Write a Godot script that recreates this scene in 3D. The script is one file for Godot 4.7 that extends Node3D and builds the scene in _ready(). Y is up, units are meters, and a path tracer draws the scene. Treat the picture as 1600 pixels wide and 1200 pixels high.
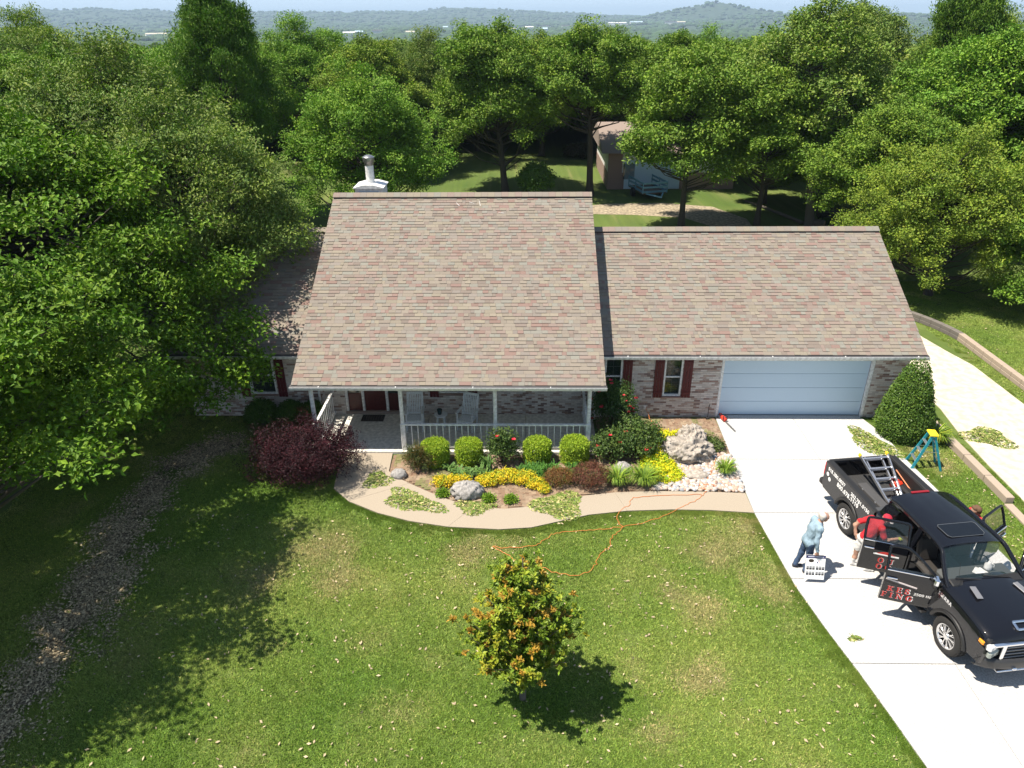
extends Node3D

# ------------------------------------------------------------------ geometry collector
class Geo:
	var v := PackedVector3Array()
	var n := PackedVector3Array()
	var k := PackedColorArray()
	var col := Color(1, 1, 1)

	func tri(a: Vector3, b: Vector3, c: Vector3, na: Vector3, nb: Vector3, nc: Vector3) -> void:
		v.append(a); v.append(c); v.append(b)
		n.append(na); n.append(nc); n.append(nb)
		k.append(col); k.append(col); k.append(col)

	func quad(a: Vector3, b: Vector3, c: Vector3, d: Vector3) -> void:
		var m := (b - a).cross(c - a)
		if m.length_squared() < 1e-14:
			m = (c - a).cross(d - a)
		m = m.normalized()
		tri(a, b, c, m, m, m)
		tri(a, c, d, m, m, m)

	func ft(a: Vector3, b: Vector3, c: Vector3) -> void:
		var m := (b - a).cross(c - a).normalized()
		tri(a, b, c, m, m, m)

	func box(c: Vector3, s: Vector3, b := Basis()) -> void:
		var h := s * 0.5
		var p: Array[Vector3] = []
		for i in 8:
			p.append(c + b * Vector3(h.x if i & 1 else -h.x, h.y if i & 2 else -h.y, h.z if i & 4 else -h.z))
		quad(p[4], p[5], p[7], p[6]); quad(p[1], p[0], p[2], p[3])
		quad(p[5], p[1], p[3], p[7]); quad(p[0], p[4], p[6], p[2])
		quad(p[6], p[7], p[3], p[2]); quad(p[0], p[1], p[5], p[4])

	func bar(a: Vector3, b: Vector3, w: float, h: float, up := Vector3.UP) -> void:
		var z := (b - a).normalized()
		var x := up.cross(z)
		if x.length() < 0.01:
			x = Vector3.RIGHT.cross(z)
		x = x.normalized()
		box((a + b) * 0.5, Vector3(w, h, a.distance_to(b)), Basis(x, z.cross(x), z))

	# chamfered box
	func rbox(c: Vector3, s: Vector3, e: float, b := Basis()) -> void:
		var h := s * 0.5
		var pt := {}
		for sx: int in [-1, 1]:
			for sy: int in [-1, 1]:
				for sz: int in [-1, 1]:
					var q := Vector3(h.x * sx, h.y * sy, h.z * sz)
					pt[[sx, sy, sz, 0]] = c + b * (q - Vector3(0, sy * e, sz * e))
					pt[[sx, sy, sz, 1]] = c + b * (q - Vector3(sx * e, 0, sz * e))
					pt[[sx, sy, sz, 2]] = c + b * (q - Vector3(sx * e, sy * e, 0))
		for s1: int in [-1, 1]:
			_oq(pt[[s1, -1, -1, 0]], pt[[s1, 1, -1, 0]], pt[[s1, 1, 1, 0]], pt[[s1, -1, 1, 0]], c)
			_oq(pt[[-1, s1, -1, 1]], pt[[1, s1, -1, 1]], pt[[1, s1, 1, 1]], pt[[-1, s1, 1, 1]], c)
			_oq(pt[[-1, -1, s1, 2]], pt[[1, -1, s1, 2]], pt[[1, 1, s1, 2]], pt[[-1, 1, s1, 2]], c)
			for s2: int in [-1, 1]:
				_oq(pt[[s1, s2, -1, 0]], pt[[s1, s2, 1, 0]], pt[[s1, s2, 1, 1]], pt[[s1, s2, -1, 1]], c)
				_oq(pt[[s1, -1, s2, 0]], pt[[s1, 1, s2, 0]], pt[[s1, 1, s2, 2]], pt[[s1, -1, s2, 2]], c)
				_oq(pt[[-1, s1, s2, 1]], pt[[1, s1, s2, 1]], pt[[1, s1, s2, 2]], pt[[-1, s1, s2, 2]], c)
				for s3: int in [-1, 1]:
					_ot(pt[[s1, s2, s3, 0]], pt[[s1, s2, s3, 1]], pt[[s1, s2, s3, 2]], c)

	func _oq(a: Vector3, b: Vector3, c: Vector3, d: Vector3, mid: Vector3) -> void:
		if (b - a).cross(c - a).dot((a + c) * 0.5 - mid) < 0.0:
			quad(d, c, b, a)
		else:
			quad(a, b, c, d)

	func _ot(a: Vector3, b: Vector3, c: Vector3, mid: Vector3) -> void:
		if (b - a).cross(c - a).dot((a + b + c) / 3.0 - mid) < 0.0:
			ft(c, b, a)
		else:
			ft(a, b, c)

	# smooth surface over rows of points; normal = along_row x along_column
	func grid(rows: Array, wrap := false, flip := false) -> void:
		var R := rows.size()
		var C: int = rows[0].size()
		var nr: Array[PackedVector3Array] = []
		for i in R:
			var line := PackedVector3Array()
			for j in C:
				var j0 := (j - 1 + C) % C if wrap else maxi(j - 1, 0)
				var j1 := (j + 1) % C if wrap else mini(j + 1, C - 1)
				var du: Vector3 = rows[i][j1] - rows[i][j0]
				var dv: Vector3 = rows[mini(i + 1, R - 1)][j] - rows[maxi(i - 1, 0)][j]
				if du.length_squared() < 1e-12:
					var i2 := i + 1 if i == 0 else i - 1
					du = rows[i2][j1] - rows[i2][j0]
				var m := du.cross(dv).normalized()
				line.append(-m if flip else m)
			nr.append(line)
		for i in R - 1:
			for j in (C if wrap else C - 1):
				var e := (j + 1) % C
				var a: Vector3 = rows[i][j]
				var b: Vector3 = rows[i][e]
				var c: Vector3 = rows[i + 1][e]
				var d: Vector3 = rows[i + 1][j]
				if flip:
					tri(a, c, b, nr[i][j], nr[i + 1][e], nr[i][e]); tri(a, d, c, nr[i][j], nr[i + 1][j], nr[i + 1][e])
				else:
					tri(a, b, c, nr[i][j], nr[i][e], nr[i + 1][e]); tri(a, c, d, nr[i][j], nr[i + 1][e], nr[i + 1][j])

	func tube(p: PackedVector3Array, r: PackedFloat32Array, sides := 6, caps := true) -> void:
		var rows := []
		var x := Vector3.ZERO
		for i in p.size():
			var t := (p[mini(i + 1, p.size() - 1)] - p[maxi(i - 1, 0)]).normalized()
			if i == 0:
				x = t.cross(Vector3(0.31, 0.17, 0.93) if absf(t.z) < 0.9 else Vector3.UP).normalized()
			else:
				x = (x - t * x.dot(t)).normalized()
			var y := t.cross(x)
			var line := PackedVector3Array()
			for j in sides:
				var a := TAU * j / sides
				line.append(p[i] + (x * cos(a) + y * sin(a)) * r[mini(i, r.size() - 1)])
			rows.append(line)
		grid(rows, true)
		if caps:
			for e: int in [0, p.size() - 1]:
				for j in range(1, sides - 1):
					if e == 0:
						ft(rows[e][0], rows[e][j + 1], rows[e][j])
					else:
						ft(rows[e][0], rows[e][j], rows[e][j + 1])

	# profile of (radius, height) turned round y, then placed by xf; profile runs upward with the outside to the right
	func lathe(pr: Array, sides: int, xf := Transform3D()) -> void:
		var rows := []
		for q: Vector2 in pr:
			var line := PackedVector3Array()
			for j in sides:
				var a := TAU * j / sides
				line.append(xf * Vector3(cos(a) * q.x, q.y, -sin(a) * q.x))
			rows.append(line)
		grid(rows, true)

	# polygon in the xy plane of xf, pulled out along its z by d (from 0 to d)
	func ext(poly: PackedVector2Array, d: float, xf := Transform3D()) -> void:
		var q := poly.duplicate()
		if Geometry2D.is_polygon_clockwise(q):
			q.reverse()
		var t := Geometry2D.triangulate_polygon(q)
		for i in range(0, t.size(), 3):
			var a := q[t[i]]
			var b := q[t[i + 1]]
			var c := q[t[i + 2]]
			if (b - a).cross(c - a) < 0.0:
				var s := b
				b = c
				c = s
			ft(xf * Vector3(a.x, a.y, d), xf * Vector3(b.x, b.y, d), xf * Vector3(c.x, c.y, d))
			ft(xf * Vector3(c.x, c.y, 0), xf * Vector3(b.x, b.y, 0), xf * Vector3(a.x, a.y, 0))
		for i in q.size():
			var a := q[i]
			var b := q[(i + 1) % q.size()]
			quad(xf * Vector3(a.x, a.y, 0), xf * Vector3(b.x, b.y, 0), xf * Vector3(b.x, b.y, d), xf * Vector3(a.x, a.y, d))

	# many copies of a ready list of triangles
	func stamp(xf: Transform3D, tv: PackedVector3Array, tn: PackedVector3Array, tk: PackedColorArray) -> void:
		v.append_array(xf * tv)
		if tn.size():
			n.append_array(Transform3D(xf.basis.orthonormalized(), Vector3.ZERO) * tn)
		k.append_array(tk)

	func mesh(m: Material) -> ArrayMesh:
		var a := []
		a.resize(Mesh.ARRAY_MAX)
		a[Mesh.ARRAY_VERTEX] = v
		if n.size() == v.size():
			a[Mesh.ARRAY_NORMAL] = n
		a[Mesh.ARRAY_COLOR] = k
		var r := ArrayMesh.new()
		r.add_surface_from_arrays(Mesh.PRIMITIVE_TRIANGLES, a)
		if m:
			r.surface_set_material(0, m)
		return r

# ------------------------------------------------------------------ nodes and materials
var taken := {}
var M := {}
var rng := RandomNumberGenerator.new()
var grain: ImageTexture
var mottle: ImageTexture
var blotch: ImageTexture

func numbered(parent: Node, called: String) -> String:
	var key := str(parent.get_instance_id()) + called
	var i: int = taken.get(key, 0)
	taken[key] = i + 1
	return called if i == 0 else "%s_%03d" % [called, i]

func put(parent: Node, called: String, mesh: Mesh, at := Vector3.ZERO) -> MeshInstance3D:
	var o := MeshInstance3D.new()
	o.mesh = mesh
	o.name = numbered(parent, called)
	parent.add_child(o, true)
	o.position = at
	return o

func part(parent: Node, called: String, g: Geo, m: Material) -> MeshInstance3D:
	return put(parent, called, g.mesh(m))

func tag(o: Node, label: String, category: String, group := "", kind := "") -> Node:
	o.set_meta("label", label)
	if category:
		o.set_meta("category", category)
	if group:
		o.set_meta("group", group)
	if kind:
		o.set_meta("kind", kind)
	return o

func thing(called: String, label: String, category: String, at := Vector3.ZERO, turn := 0.0, group := "") -> Node3D:
	var o := Node3D.new()
	o.name = numbered(self, called)
	add_child(o, true)
	o.position = at
	o.rotation.y = turn
	tag(o, label, category, group)
	return o

func copy(o: Node3D, called: String, label: String, at: Vector3, turn := 0.0, size := 1.0) -> Node3D:
	var c: Node3D = o.duplicate()
	c.name = numbered(self, called)
	add_child(c, true)
	c.position = at
	c.rotation = Vector3(0, turn, 0)
	c.scale = Vector3.ONE * size
	if label:
		c.set_meta("label", label)
	return c

func structure(o: Node, label := "") -> Node:
	o.set_meta("kind", "structure")
	if label:
		o.set_meta("label", label)
	return o

func stuff(o: Node) -> Node:
	o.set_meta("kind", "stuff")
	return o

# colours are given as linear base colours
func mat(r: float, g: float, b: float, rough := 0.8, metal := 0.0) -> StandardMaterial3D:
	var m := StandardMaterial3D.new()
	m.albedo_color = Color(r, g, b).linear_to_srgb()
	m.roughness = rough
	m.metallic = metal
	return m

func grained(m: StandardMaterial3D, tex: Texture2D, per_metre: float) -> StandardMaterial3D:
	m.albedo_texture = tex
	m.uv1_triplanar = true
	m.uv1_world_triplanar = true
	m.uv1_scale = Vector3.ONE * per_metre
	return m

func tinted(rough := 0.8) -> StandardMaterial3D:
	var m := mat(1, 1, 1, rough)
	m.vertex_color_use_as_albedo = true
	return m

func leafy(r: float, g: float, b: float, rough := 0.5, through := 0.6) -> StandardMaterial3D:
	var k := 1.0 if r > 0.9 else 2.7  # leaf tints are kept at half, as vertex colours stop at one
	var m := mat(minf(r * k, 1.0), minf(g * k, 1.0), minf(b * k, 1.0), rough)
	m.vertex_color_use_as_albedo = true
	m.backlight_enabled = true
	m.backlight = Color(0.8, 1.0, 0.25) * through
	m.metallic_specular = 0.32
	m.cull_mode = BaseMaterial3D.CULL_DISABLED
	return m

func glass(r: float, g: float, b: float, a: float) -> StandardMaterial3D:
	var m := mat(r, g, b, 0.03)
	m.transparency = BaseMaterial3D.TRANSPARENCY_ALPHA
	m.albedo_color.a = a
	m.metallic_specular = 0.6
	return m

func noise_tex(freq: float, lo: float, hi: float, octaves: int, sd: int, power := 1.0) -> ImageTexture:
	var f := FastNoiseLite.new()
	f.seed = sd
	f.noise_type = FastNoiseLite.TYPE_SIMPLEX_SMOOTH
	f.frequency = freq
	f.fractal_octaves = octaves
	var im := f.get_seamless_image(512, 512)
	im.convert(Image.FORMAT_RGB8)
	var d := im.get_data()
	for i in range(0, d.size(), 3):
		var t := pow(d[i] / 255.0, power)
		var w := int(255.0 * lerpf(lo, hi, t))
		d[i] = w; d[i + 1] = w; d[i + 2] = w
	return ImageTexture.create_from_image(Image.create_from_data(512, 512, false, Image.FORMAT_RGB8, d))

func make_materials() -> void:
	grain = noise_tex(0.11, 0.72, 1.0, 3, 3)
	mottle = noise_tex(0.02, 0.78, 1.0, 4, 7)
	blotch = noise_tex(0.012, 0.55, 1.0, 5, 21)
	M.white = grained(mat(0.86, 0.86, 0.85, 0.55), mottle, 0.7)
	M.trim = grained(mat(0.86, 0.87, 0.87, 0.5), mottle, 0.7)
	M.mortar = grained(mat(0.52, 0.48, 0.45, 0.95), grain, 3.0)
	M.concrete = grained(mat(0.60, 0.595, 0.585, 0.9), grain, 0.35)
	M.porch = grained(mat(0.76, 0.73, 0.66, 0.85), mottle, 0.6)
	M.path = grained(mat(0.44, 0.375, 0.29, 0.95), grain, 0.8)
	M.cream = grained(mat(0.66, 0.60, 0.47, 0.95), mottle, 0.25)
	M.curb = grained(mat(0.47, 0.38, 0.30, 0.95), grain, 1.2)
	M.shutter = grained(mat(0.105, 0.007, 0.011, 0.6), mottle, 1.0)
	M.door = grained(mat(0.09, 0.012, 0.012, 0.4), mottle, 1.0)
	M.garage = mat(0.45, 0.58, 0.70, 0.5)
	M.roofdeck = mat(0.06, 0.05, 0.045, 0.95)
	M.guard = grained(mat(0.075, 0.075, 0.08, 0.6), grain, 6.0)
	M.dark = mat(0.012, 0.012, 0.013, 0.8)
	M.blackplastic = grained(mat(0.016, 0.016, 0.017, 0.55), grain, 8.0)
	M.rubber = grained(mat(0.022, 0.021, 0.02, 0.85), grain, 8.0)
	M.chrome = mat(0.85, 0.85, 0.86, 0.12, 1.0)
	M.alu = grained(mat(0.80, 0.80, 0.81, 0.35, 0.9), mottle, 3.0)
	M.pane = glass(0.02, 0.035, 0.03, 0.45)
	M.room = mat(0.05, 0.04, 0.035, 0.9)
	M.blind = mat(0.12, 0.14, 0.12, 0.9)
	M.bark = grained(mat(0.17, 0.145, 0.12, 0.95), grain, 1.4)
	M.darkbark = grained(mat(0.085, 0.07, 0.058, 0.95), grain, 1.4)
	M.tint = tinted(0.9)
	M.soil = grained(mat(0.30, 0.20, 0.135, 1.0), blotch, 0.5)
	M.rubble = grained(mat(0.20, 0.18, 0.16, 0.95), grain, 1.5)
	M.chair = grained(mat(0.74, 0.78, 0.80, 0.6), mottle, 2.0)

# ------------------------------------------------------------------ camera, sky, sun
const SUN := Vector3(0.45, -1.0, -0.10)

func set_view() -> void:
	var cam := Camera3D.new()
	cam.name = "camera"
	cam.position = Vector3(0, 12.454, 21.704)
	cam.rotation_degrees = Vector3(-27.255, 1.239, -0.458)
	cam.fov = 56.38
	cam.near = 0.1
	cam.far = 30000.0
	add_child(cam)
	cam.current = true
	var e := Environment.new()
	e.background_mode = Environment.BG_SKY
	var s := ProceduralSkyMaterial.new()
	s.sky_top_color = Color(0.38, 0.45, 0.56)
	s.sky_horizon_color = Color(0.665, 0.735, 0.795)
	s.sky_curve = 0.26
	s.ground_bottom_color = Color(0.30, 0.33, 0.24)
	s.ground_horizon_color = Color(0.62, 0.70, 0.76)
	s.energy_multiplier = 1.0
	var sky := Sky.new()
	sky.sky_material = s
	e.sky = sky
	e.tonemap_mode = Environment.TONE_MAPPER_LINEAR
	e.tonemap_exposure = 1.9
	e.sdfgi_enabled = true
	e.ssao_enabled = true
	e.ssil_enabled = true
	e.fog_enabled = true
	e.fog_density = 0.00013
	e.fog_light_color = Color(0.72, 0.82, 0.92)
	var we := WorldEnvironment.new()
	we.name = "world"
	we.environment = e
	add_child(we)
	var sun := DirectionalLight3D.new()
	sun.name = "sun"
	sun.basis = Basis.looking_at(SUN.normalized(), Vector3(0, 0, -1))
	sun.light_energy = 1.6
	sun.light_color = Color(1.0, 0.96, 0.90)
	sun.light_angular_distance = 0.5
	sun.shadow_enabled = true
	add_child(sun)

# ------------------------------------------------------------------ ground
var na := FastNoiseLite.new()
var nb := FastNoiseLite.new()
var nc := FastNoiseLite.new()

func terrain(x: float, z: float) -> float:
	var r := Vector2(x, z + 10.0).length()
	var h := 0.0
	if r > 55.0:
		h -= minf(r - 55.0, 260.0) * 0.030
	if r > 315.0:
		h -= 34.0 * smoothstep(315.0, 1500.0, r)
	return h

const DRIVE := [Vector2(6.56, 0.1), Vector2(6.42, 4.51), Vector2(6.40, 5.44), Vector2(6.48, 6.72), Vector2(6.58, 8.27), Vector2(6.82, 9.7), Vector2(7.06, 10.85), Vector2(7.28, 12.09), Vector2(7.46, 13.2), Vector2(8.0, 16.0), Vector2(9.6, 22.0)]
const PATH_OUT := [Vector2(-5.73, 2.45), Vector2(-5.77, 3.55), Vector2(-5.67, 4.38), Vector2(-5.09, 5.0), Vector2(-4.16, 5.53), Vector2(-3.21, 5.89), Vector2(-2.12, 6.13), Vector2(-0.71, 6.23), Vector2(0.16, 6.14), Vector2(1.04, 5.83), Vector2(1.77, 5.57), Vector2(2.86, 5.38), Vector2(4.13, 5.31), Vector2(5.2, 5.33), Vector2(6.39, 5.44)]
const PATH_IN := [Vector2(-4.24, 2.45), Vector2(-4.19, 3.47), Vector2(-3.9, 3.78), Vector2(-3.47, 4.1), Vector2(-2.85, 4.52), Vector2(-2.24, 4.89), Vector2(-1.47, 5.22), Vector2(-0.6, 5.32), Vector2(0.16, 5.2), Vector2(1.08, 4.89), Vector2(1.74, 4.67), Vector2(2.6, 4.51), Vector2(3.73, 4.43), Vector2(5.21, 4.45), Vector2(6.39, 4.51)]
const LITTER := [Vector2(-9.9, 1.3), Vector2(-8.4, 1.5), Vector2(-8.9, 2.3), Vector2(-10.1, 3.2), Vector2(-10.4, 5.2), Vector2(-10.05, 6.9), Vector2(-9.9, 8.8), Vector2(-9.8, 10.35), Vector2(-9.65, 12.3), Vector2(-9.7, 14.5), Vector2(-11.3, 14.5), Vector2(-10.95, 11.5), Vector2(-11.4, 9.4), Vector2(-11.5, 7.9), Vector2(-11.7, 5.5), Vector2(-11.8, 3.3), Vector2(-11.0, 1.9)]
var lawn_off: Array[PackedVector2Array] = []
var bed_poly: PackedVector2Array
var drive_poly: PackedVector2Array
var path_poly: PackedVector2Array
var litter_poly: PackedVector2Array

func on_lawn(p: Vector2) -> bool:
	if p.x > -11.8 and p.x < 12.9 and p.y > -10.5 and p.y < 0.05:
		return false
	if p.x > -7.1 and p.x < 2.4 and p.y < 2.5 and p.y > -1.0:
		return false
	for q in lawn_off:
		if Geometry2D.is_point_in_polygon(p, q):
			return false
	return true

const DEAD := [Vector3(-5.3, 7.1, 1.1), Vector3(-4.7, 8.1, 0.7), Vector3(4.9, 7.1, 1.0), Vector3(5.5, 6.9, 0.8), Vector3(5.7, 8.2, 0.55), Vector3(6.0, 8.7, 0.4), Vector3(3.6, 8.7, 0.55), Vector3(4.1, 9.2, 0.6), Vector3(3.6, 11.0, 0.6), Vector3(-1.4, 7.0, 0.8), Vector3(-0.3, 6.7, 0.5), Vector3(5.9, 6.1, 0.6), Vector3(2.6, 12.4, 0.4), Vector3(-6.6, 8.2, 0.8), Vector3(12.9, 3.0, 0.5), Vector3(12.5, 2.2, 0.5)]

func lawn_col(x: float, z: float) -> Color:
	var a := na.get_noise_2d(x, z)
	var b := nb.get_noise_2d(x, z)
	var c := nc.get_noise_2d(x, z)
	var t := clampf(0.5 + a * 0.7 + b * 0.35, 0.0, 1.0)
	var g := Color(0.076, 0.138, 0.017).lerp(Color(0.152, 0.200, 0.040), t)
	var dead := clampf(b * 0.9 + c * 0.5 - 0.28, 0.0, 0.5)
	for q: Vector3 in DEAD:
		var d := Vector2(x - q.x, z - q.y).length() / (q.z * (1.0 + 0.5 * b))
		if d < 1.0:
			dead = maxf(dead, clampf(1.0 - d + c * 0.9, 0.0, 0.65))
	return g.lerp(Color(0.235, 0.195, 0.095), dead) * (1.0 + 0.22 * c)

func make_ground() -> void:
	na.seed = 5; na.frequency = 0.16; na.fractal_octaves = 3
	nb.seed = 9; nb.frequency = 0.55; nb.fractal_octaves = 4
	nc.seed = 14; nc.frequency = 2.6; nc.fractal_octaves = 3
	drive_poly = PackedVector2Array(DRIVE)
	drive_poly.append_array([Vector2(15.2, 22.0), Vector2(12.9, 14.0), Vector2(12.0, 4.0), Vector2(11.86, 2.6), Vector2(11.86, 1.8), Vector2(11.74, 0.8), Vector2(11.56, 0.1)])
	path_poly = PackedVector2Array(PATH_OUT)
	var rev := PackedVector2Array(PATH_IN)
	rev.reverse()
	path_poly.append_array(rev)
	litter_poly = Geometry2D.offset_polygon(PackedVector2Array(LITTER), -0.12)[0]
	bed_poly = PackedVector2Array([Vector2(2.4, 0.02), Vector2(2.4, 2.5), Vector2(-4.2, 2.5)])
	bed_poly.append_array(PackedVector2Array(PATH_IN.slice(1)))
	bed_poly.append_array([Vector2(6.42, 4.4), Vector2(6.5, 2.2), Vector2(6.54, 0.1)])
	lawn_off = [drive_poly, path_poly, Geometry2D.offset_polygon(litter_poly, -0.3)[0], bed_poly, PackedVector2Array([Vector2(14.2, -14), Vector2(17.68, -14), Vector2(17.68, 22), Vector2(14.2, 22)]), PackedVector2Array([Vector2(-9.9, 0), Vector2(-7, 0), Vector2(-6.9, 2.6), Vector2(-9.4, 1.2)])]
	var ax := PackedFloat32Array()
	var az := PackedFloat32Array()
	var t := 0.0
	var s := 0.22
	var up: Array[float] = []
	while t < 12000.0:
		if t > 21.0: s *= 1.16
		t += s
		up.append(t)
	for i in up.size(): ax.append(-up[up.size() - 1 - i] + 1.0)
	ax.append(1.0)
	for w in up: ax.append(w + 1.0)
	t = 0.0; s = 0.22
	var dn: Array[float] = []
	while t < 12000.0:
		if t > 12.0: s *= 1.13
		t += s
		dn.append(t)
	for i in dn.size(): az.append(4.0 - dn[dn.size() - 1 - i])
	az.append(4.0)
	for w in dn: az.append(w + 4.0)
	var W := ax.size()
	var H := az.size()
	var v := PackedVector3Array(); v.resize(W * H)
	var k := PackedColorArray(); k.resize(W * H)
	for j in H:
		for i in W:
			var x := ax[i]
			var z := az[j]
			v[j * W + i] = Vector3(x, terrain(x, z), z)
			k[j * W + i] = lawn_col(x, z)
	var ix := PackedInt32Array()
	ix.resize((W - 1) * (H - 1) * 6)
	var q := 0
	for j in H - 1:
		for i in W - 1:
			var a := j * W + i
			ix[q] = a; ix[q + 1] = a + 1; ix[q + 2] = a + W + 1
			ix[q + 3] = a; ix[q + 4] = a + W + 1; ix[q + 5] = a + W
			q += 6
	var arr := []
	arr.resize(Mesh.ARRAY_MAX)
	arr[Mesh.ARRAY_VERTEX] = v
	arr[Mesh.ARRAY_COLOR] = k
	var nn := PackedVector3Array(); nn.resize(W * H); nn.fill(Vector3.UP)
	arr[Mesh.ARRAY_NORMAL] = nn
	arr[Mesh.ARRAY_INDEX] = ix
	var m := ArrayMesh.new()
	m.add_surface_from_arrays(Mesh.PRIMITIVE_TRIANGLES, arr)
	var gm := grained(tinted(1.0), grain, 1.3)
	m.surface_set_material(0, gm)
	structure(put(self, "ground", m))

func slab_of(parent: Node, poly: PackedVector2Array, top: float, m: Material, called := "slab", down := 0.15) -> void:
	var g := Geo.new()
	g.ext(poly, down, Transform3D(Basis(Vector3(1, 0, 0), Vector3(0, 0, 1), Vector3(0, -1, 0)), Vector3(0, top, 0)))
	part(parent, called, g, m)

func in_litter(p: Vector2) -> bool:
	var o := Vector2(nb.get_noise_2d(p.x * 1.3, p.y * 1.3), nb.get_noise_2d(p.x * 1.3 + 50.0, p.y * 1.3)) * 1.1 + Vector2(nc.get_noise_2d(p.x, p.y), nc.get_noise_2d(p.x + 30.0, p.y)) * 0.5
	return nb.get_noise_2d(p.x * 0.9 + 90.0, p.y * 0.9) > -0.24 and Geometry2D.is_point_in_polygon(p + o, litter_poly)

func clip_band(poly: PackedVector2Array, z0: float, z1: float) -> PackedVector2Array:
	var r := Geometry2D.intersect_polygons(poly, PackedVector2Array([Vector2(-50, z0), Vector2(50, z0), Vector2(50, z1), Vector2(-50, z1)]))
	return r[0] if r.size() else PackedVector2Array()

func make_paving() -> void:
	var d := Node3D.new()
	d.name = "driveway"
	add_child(d)
	structure(d)
	var zs := [0.1, 2.7, 5.42, 8.05, 10.65, 13.3, 16.0, 19.0, 22.0]
	for i in zs.size() - 1:
		var band := clip_band(drive_poly, zs[i] + 0.009, zs[i + 1] - 0.009)
		for side in 2:
			var x0 := -50.0 if side == 0 else 9.206
			var x1 := 9.194 if side == 0 else 50.0
			var r := Geometry2D.intersect_polygons(band, PackedVector2Array([Vector2(x0, -5), Vector2(x1, -5), Vector2(x1, 40), Vector2(x0, 40)]))
			if r.size():
				slab_of(d, r[0], 0.035, M.concrete)
	slab_of(d, PackedVector2Array([Vector2(6.68, -0.12), Vector2(11.52, -0.12), Vector2(11.52, 0.094), Vector2(6.68, 0.094)]), 0.033, M.concrete, "apron")
	var p := Node3D.new()
	p.name = "path"
	add_child(p)
	structure(p)
	var cuts := [[0, 3], [3, 6], [6, 9], [9, 11], [11, 14]]
	for c: Array in cuts:
		var q := PackedVector2Array()
		for i in range(c[0], c[1] + 1):
			q.append(PATH_OUT[i])
		for i in range(c[1], c[0] - 1, -1):
			q.append(PATH_IN[i])
		var sh := Geometry2D.offset_polygon(q, -0.003)
		slab_of(p, sh[0] if sh.size() else q, 0.045, M.path)
	var s := Node3D.new()
	s.name = "side_driveway"
	add_child(s)
	structure(s)
	var side := PackedVector2Array([Vector2(14.25, 22), Vector2(14.22, 4.8), Vector2(14.25, 3.05), Vector2(14.35, 1.2), Vector2(14.6, -0.6), Vector2(14.55, -3.0), Vector2(14.4, -14.0), Vector2(16.2, -14.0), Vector2(16.8, -8.5), Vector2(17.05, -6.8), Vector2(17.3, -5.5), Vector2(17.65, -4.1), Vector2(17.7, -0.9), Vector2(17.7, 22)])
	for i in 9:
		var band := clip_band(side, -14.0 + i * 4.0 + 0.005, -10.0 + i * 4.0 - 0.005)
		if band.size():
			slab_of(s, band, 0.03, M.cream)
	# planting bed and soil
	var b := Geo.new()
	var rows := []
	var f := FastNoiseLite.new()
	f.seed = 77; f.frequency = 1.4; f.fractal_octaves = 4
	var tri := Geometry2D.triangulate_polygon(bed_poly)
	for z in 54:
		for x in 108:
			var c := Vector2(-4.3 + x * 0.1, 0.0 + z * 0.1)
			var ok := true
			for o: Vector2 in [Vector2(0, 0), Vector2(0.1, 0), Vector2(0.1, 0.1), Vector2(0, 0.1)]:
				if not Geometry2D.is_point_in_polygon(c + o, bed_poly):
					ok = false
			if ok:
				var q: Array[Vector3] = []
				for o: Vector2 in [Vector2(0, 0), Vector2(0, 0.1), Vector2(0.1, 0.1), Vector2(0.1, 0)]:
					var w := c + o
					q.append(Vector3(w.x, 0.03 + 0.035 * f.get_noise_2d(w.x * 1.5, w.y * 1.5), w.y))
				var t := f.get_noise_2d(c.x * 2.0 + 40.0, c.y * 2.0)
				var u := f.get_noise_2d(c.x * 0.6, c.y * 0.6 + 9.0)
				var cc := Color(0.25, 0.155, 0.10).lerp(Color(0.38, 0.29, 0.20), clampf(0.5 + t, 0, 1))
				if u > 0.12 and (c.y < 2.3 or c.x < -1):
					cc = cc.lerp(Color(0.17, 0.20, 0.06), clampf((u - 0.12) * 4.0, 0, 0.7))
				b.col = cc * rng.randf_range(0.85, 1.12)
				b.quad(q[0], q[1], q[2], q[3])
	for i in range(0, tri.size(), 3):
		b.col = Color(0.27, 0.18, 0.12)
		var e: Array[Vector3] = []
		for jj in 3:
			var w := bed_poly[tri[i + jj]]
			e.append(Vector3(w.x, 0.006, w.y))
		if (e[1] - e[0]).cross(e[2] - e[0]).y < 0:
			b.ft(e[0], e[2], e[1])
		else:
			b.ft(e[0], e[1], e[2])
	var bed := part(self, "planting_bed", b, grained(tinted(1.0), grain, 2.5))
	structure(bed)
	var l := Geo.new()
	for zi in 120:
		for xi in 40:
			var c := Vector2(-12.6 + xi * 0.12, 0.6 + zi * 0.12)
			if in_litter(c):
				l.col = Color(0.19, 0.155, 0.105) * rng.randf_range(0.7, 1.3)
				l.quad(Vector3(c.x, 0.008, c.y), Vector3(c.x, 0.008, c.y + 0.12), Vector3(c.x + 0.12, 0.008, c.y + 0.12), Vector3(c.x + 0.12, 0.008, c.y))
	structure(part(self, "mulch_strip", l, grained(tinted(1.0), grain, 2.5)))
	# gravel yard behind the house
	var gy := Geo.new()
	var yard := [Vector2(3.2, -30.5), Vector2(6, -31.5), Vector2(10, -31.8), Vector2(13.5, -30.5), Vector2(15.0, -27), Vector2(14.6, -22), Vector2(13, -21), Vector2(12.2, -25), Vector2(10.8, -27.4), Vector2(7.5, -28.2), Vector2(3.2, -28.6)]
	var ty := Geometry2D.triangulate_polygon(PackedVector2Array(yard))
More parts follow.
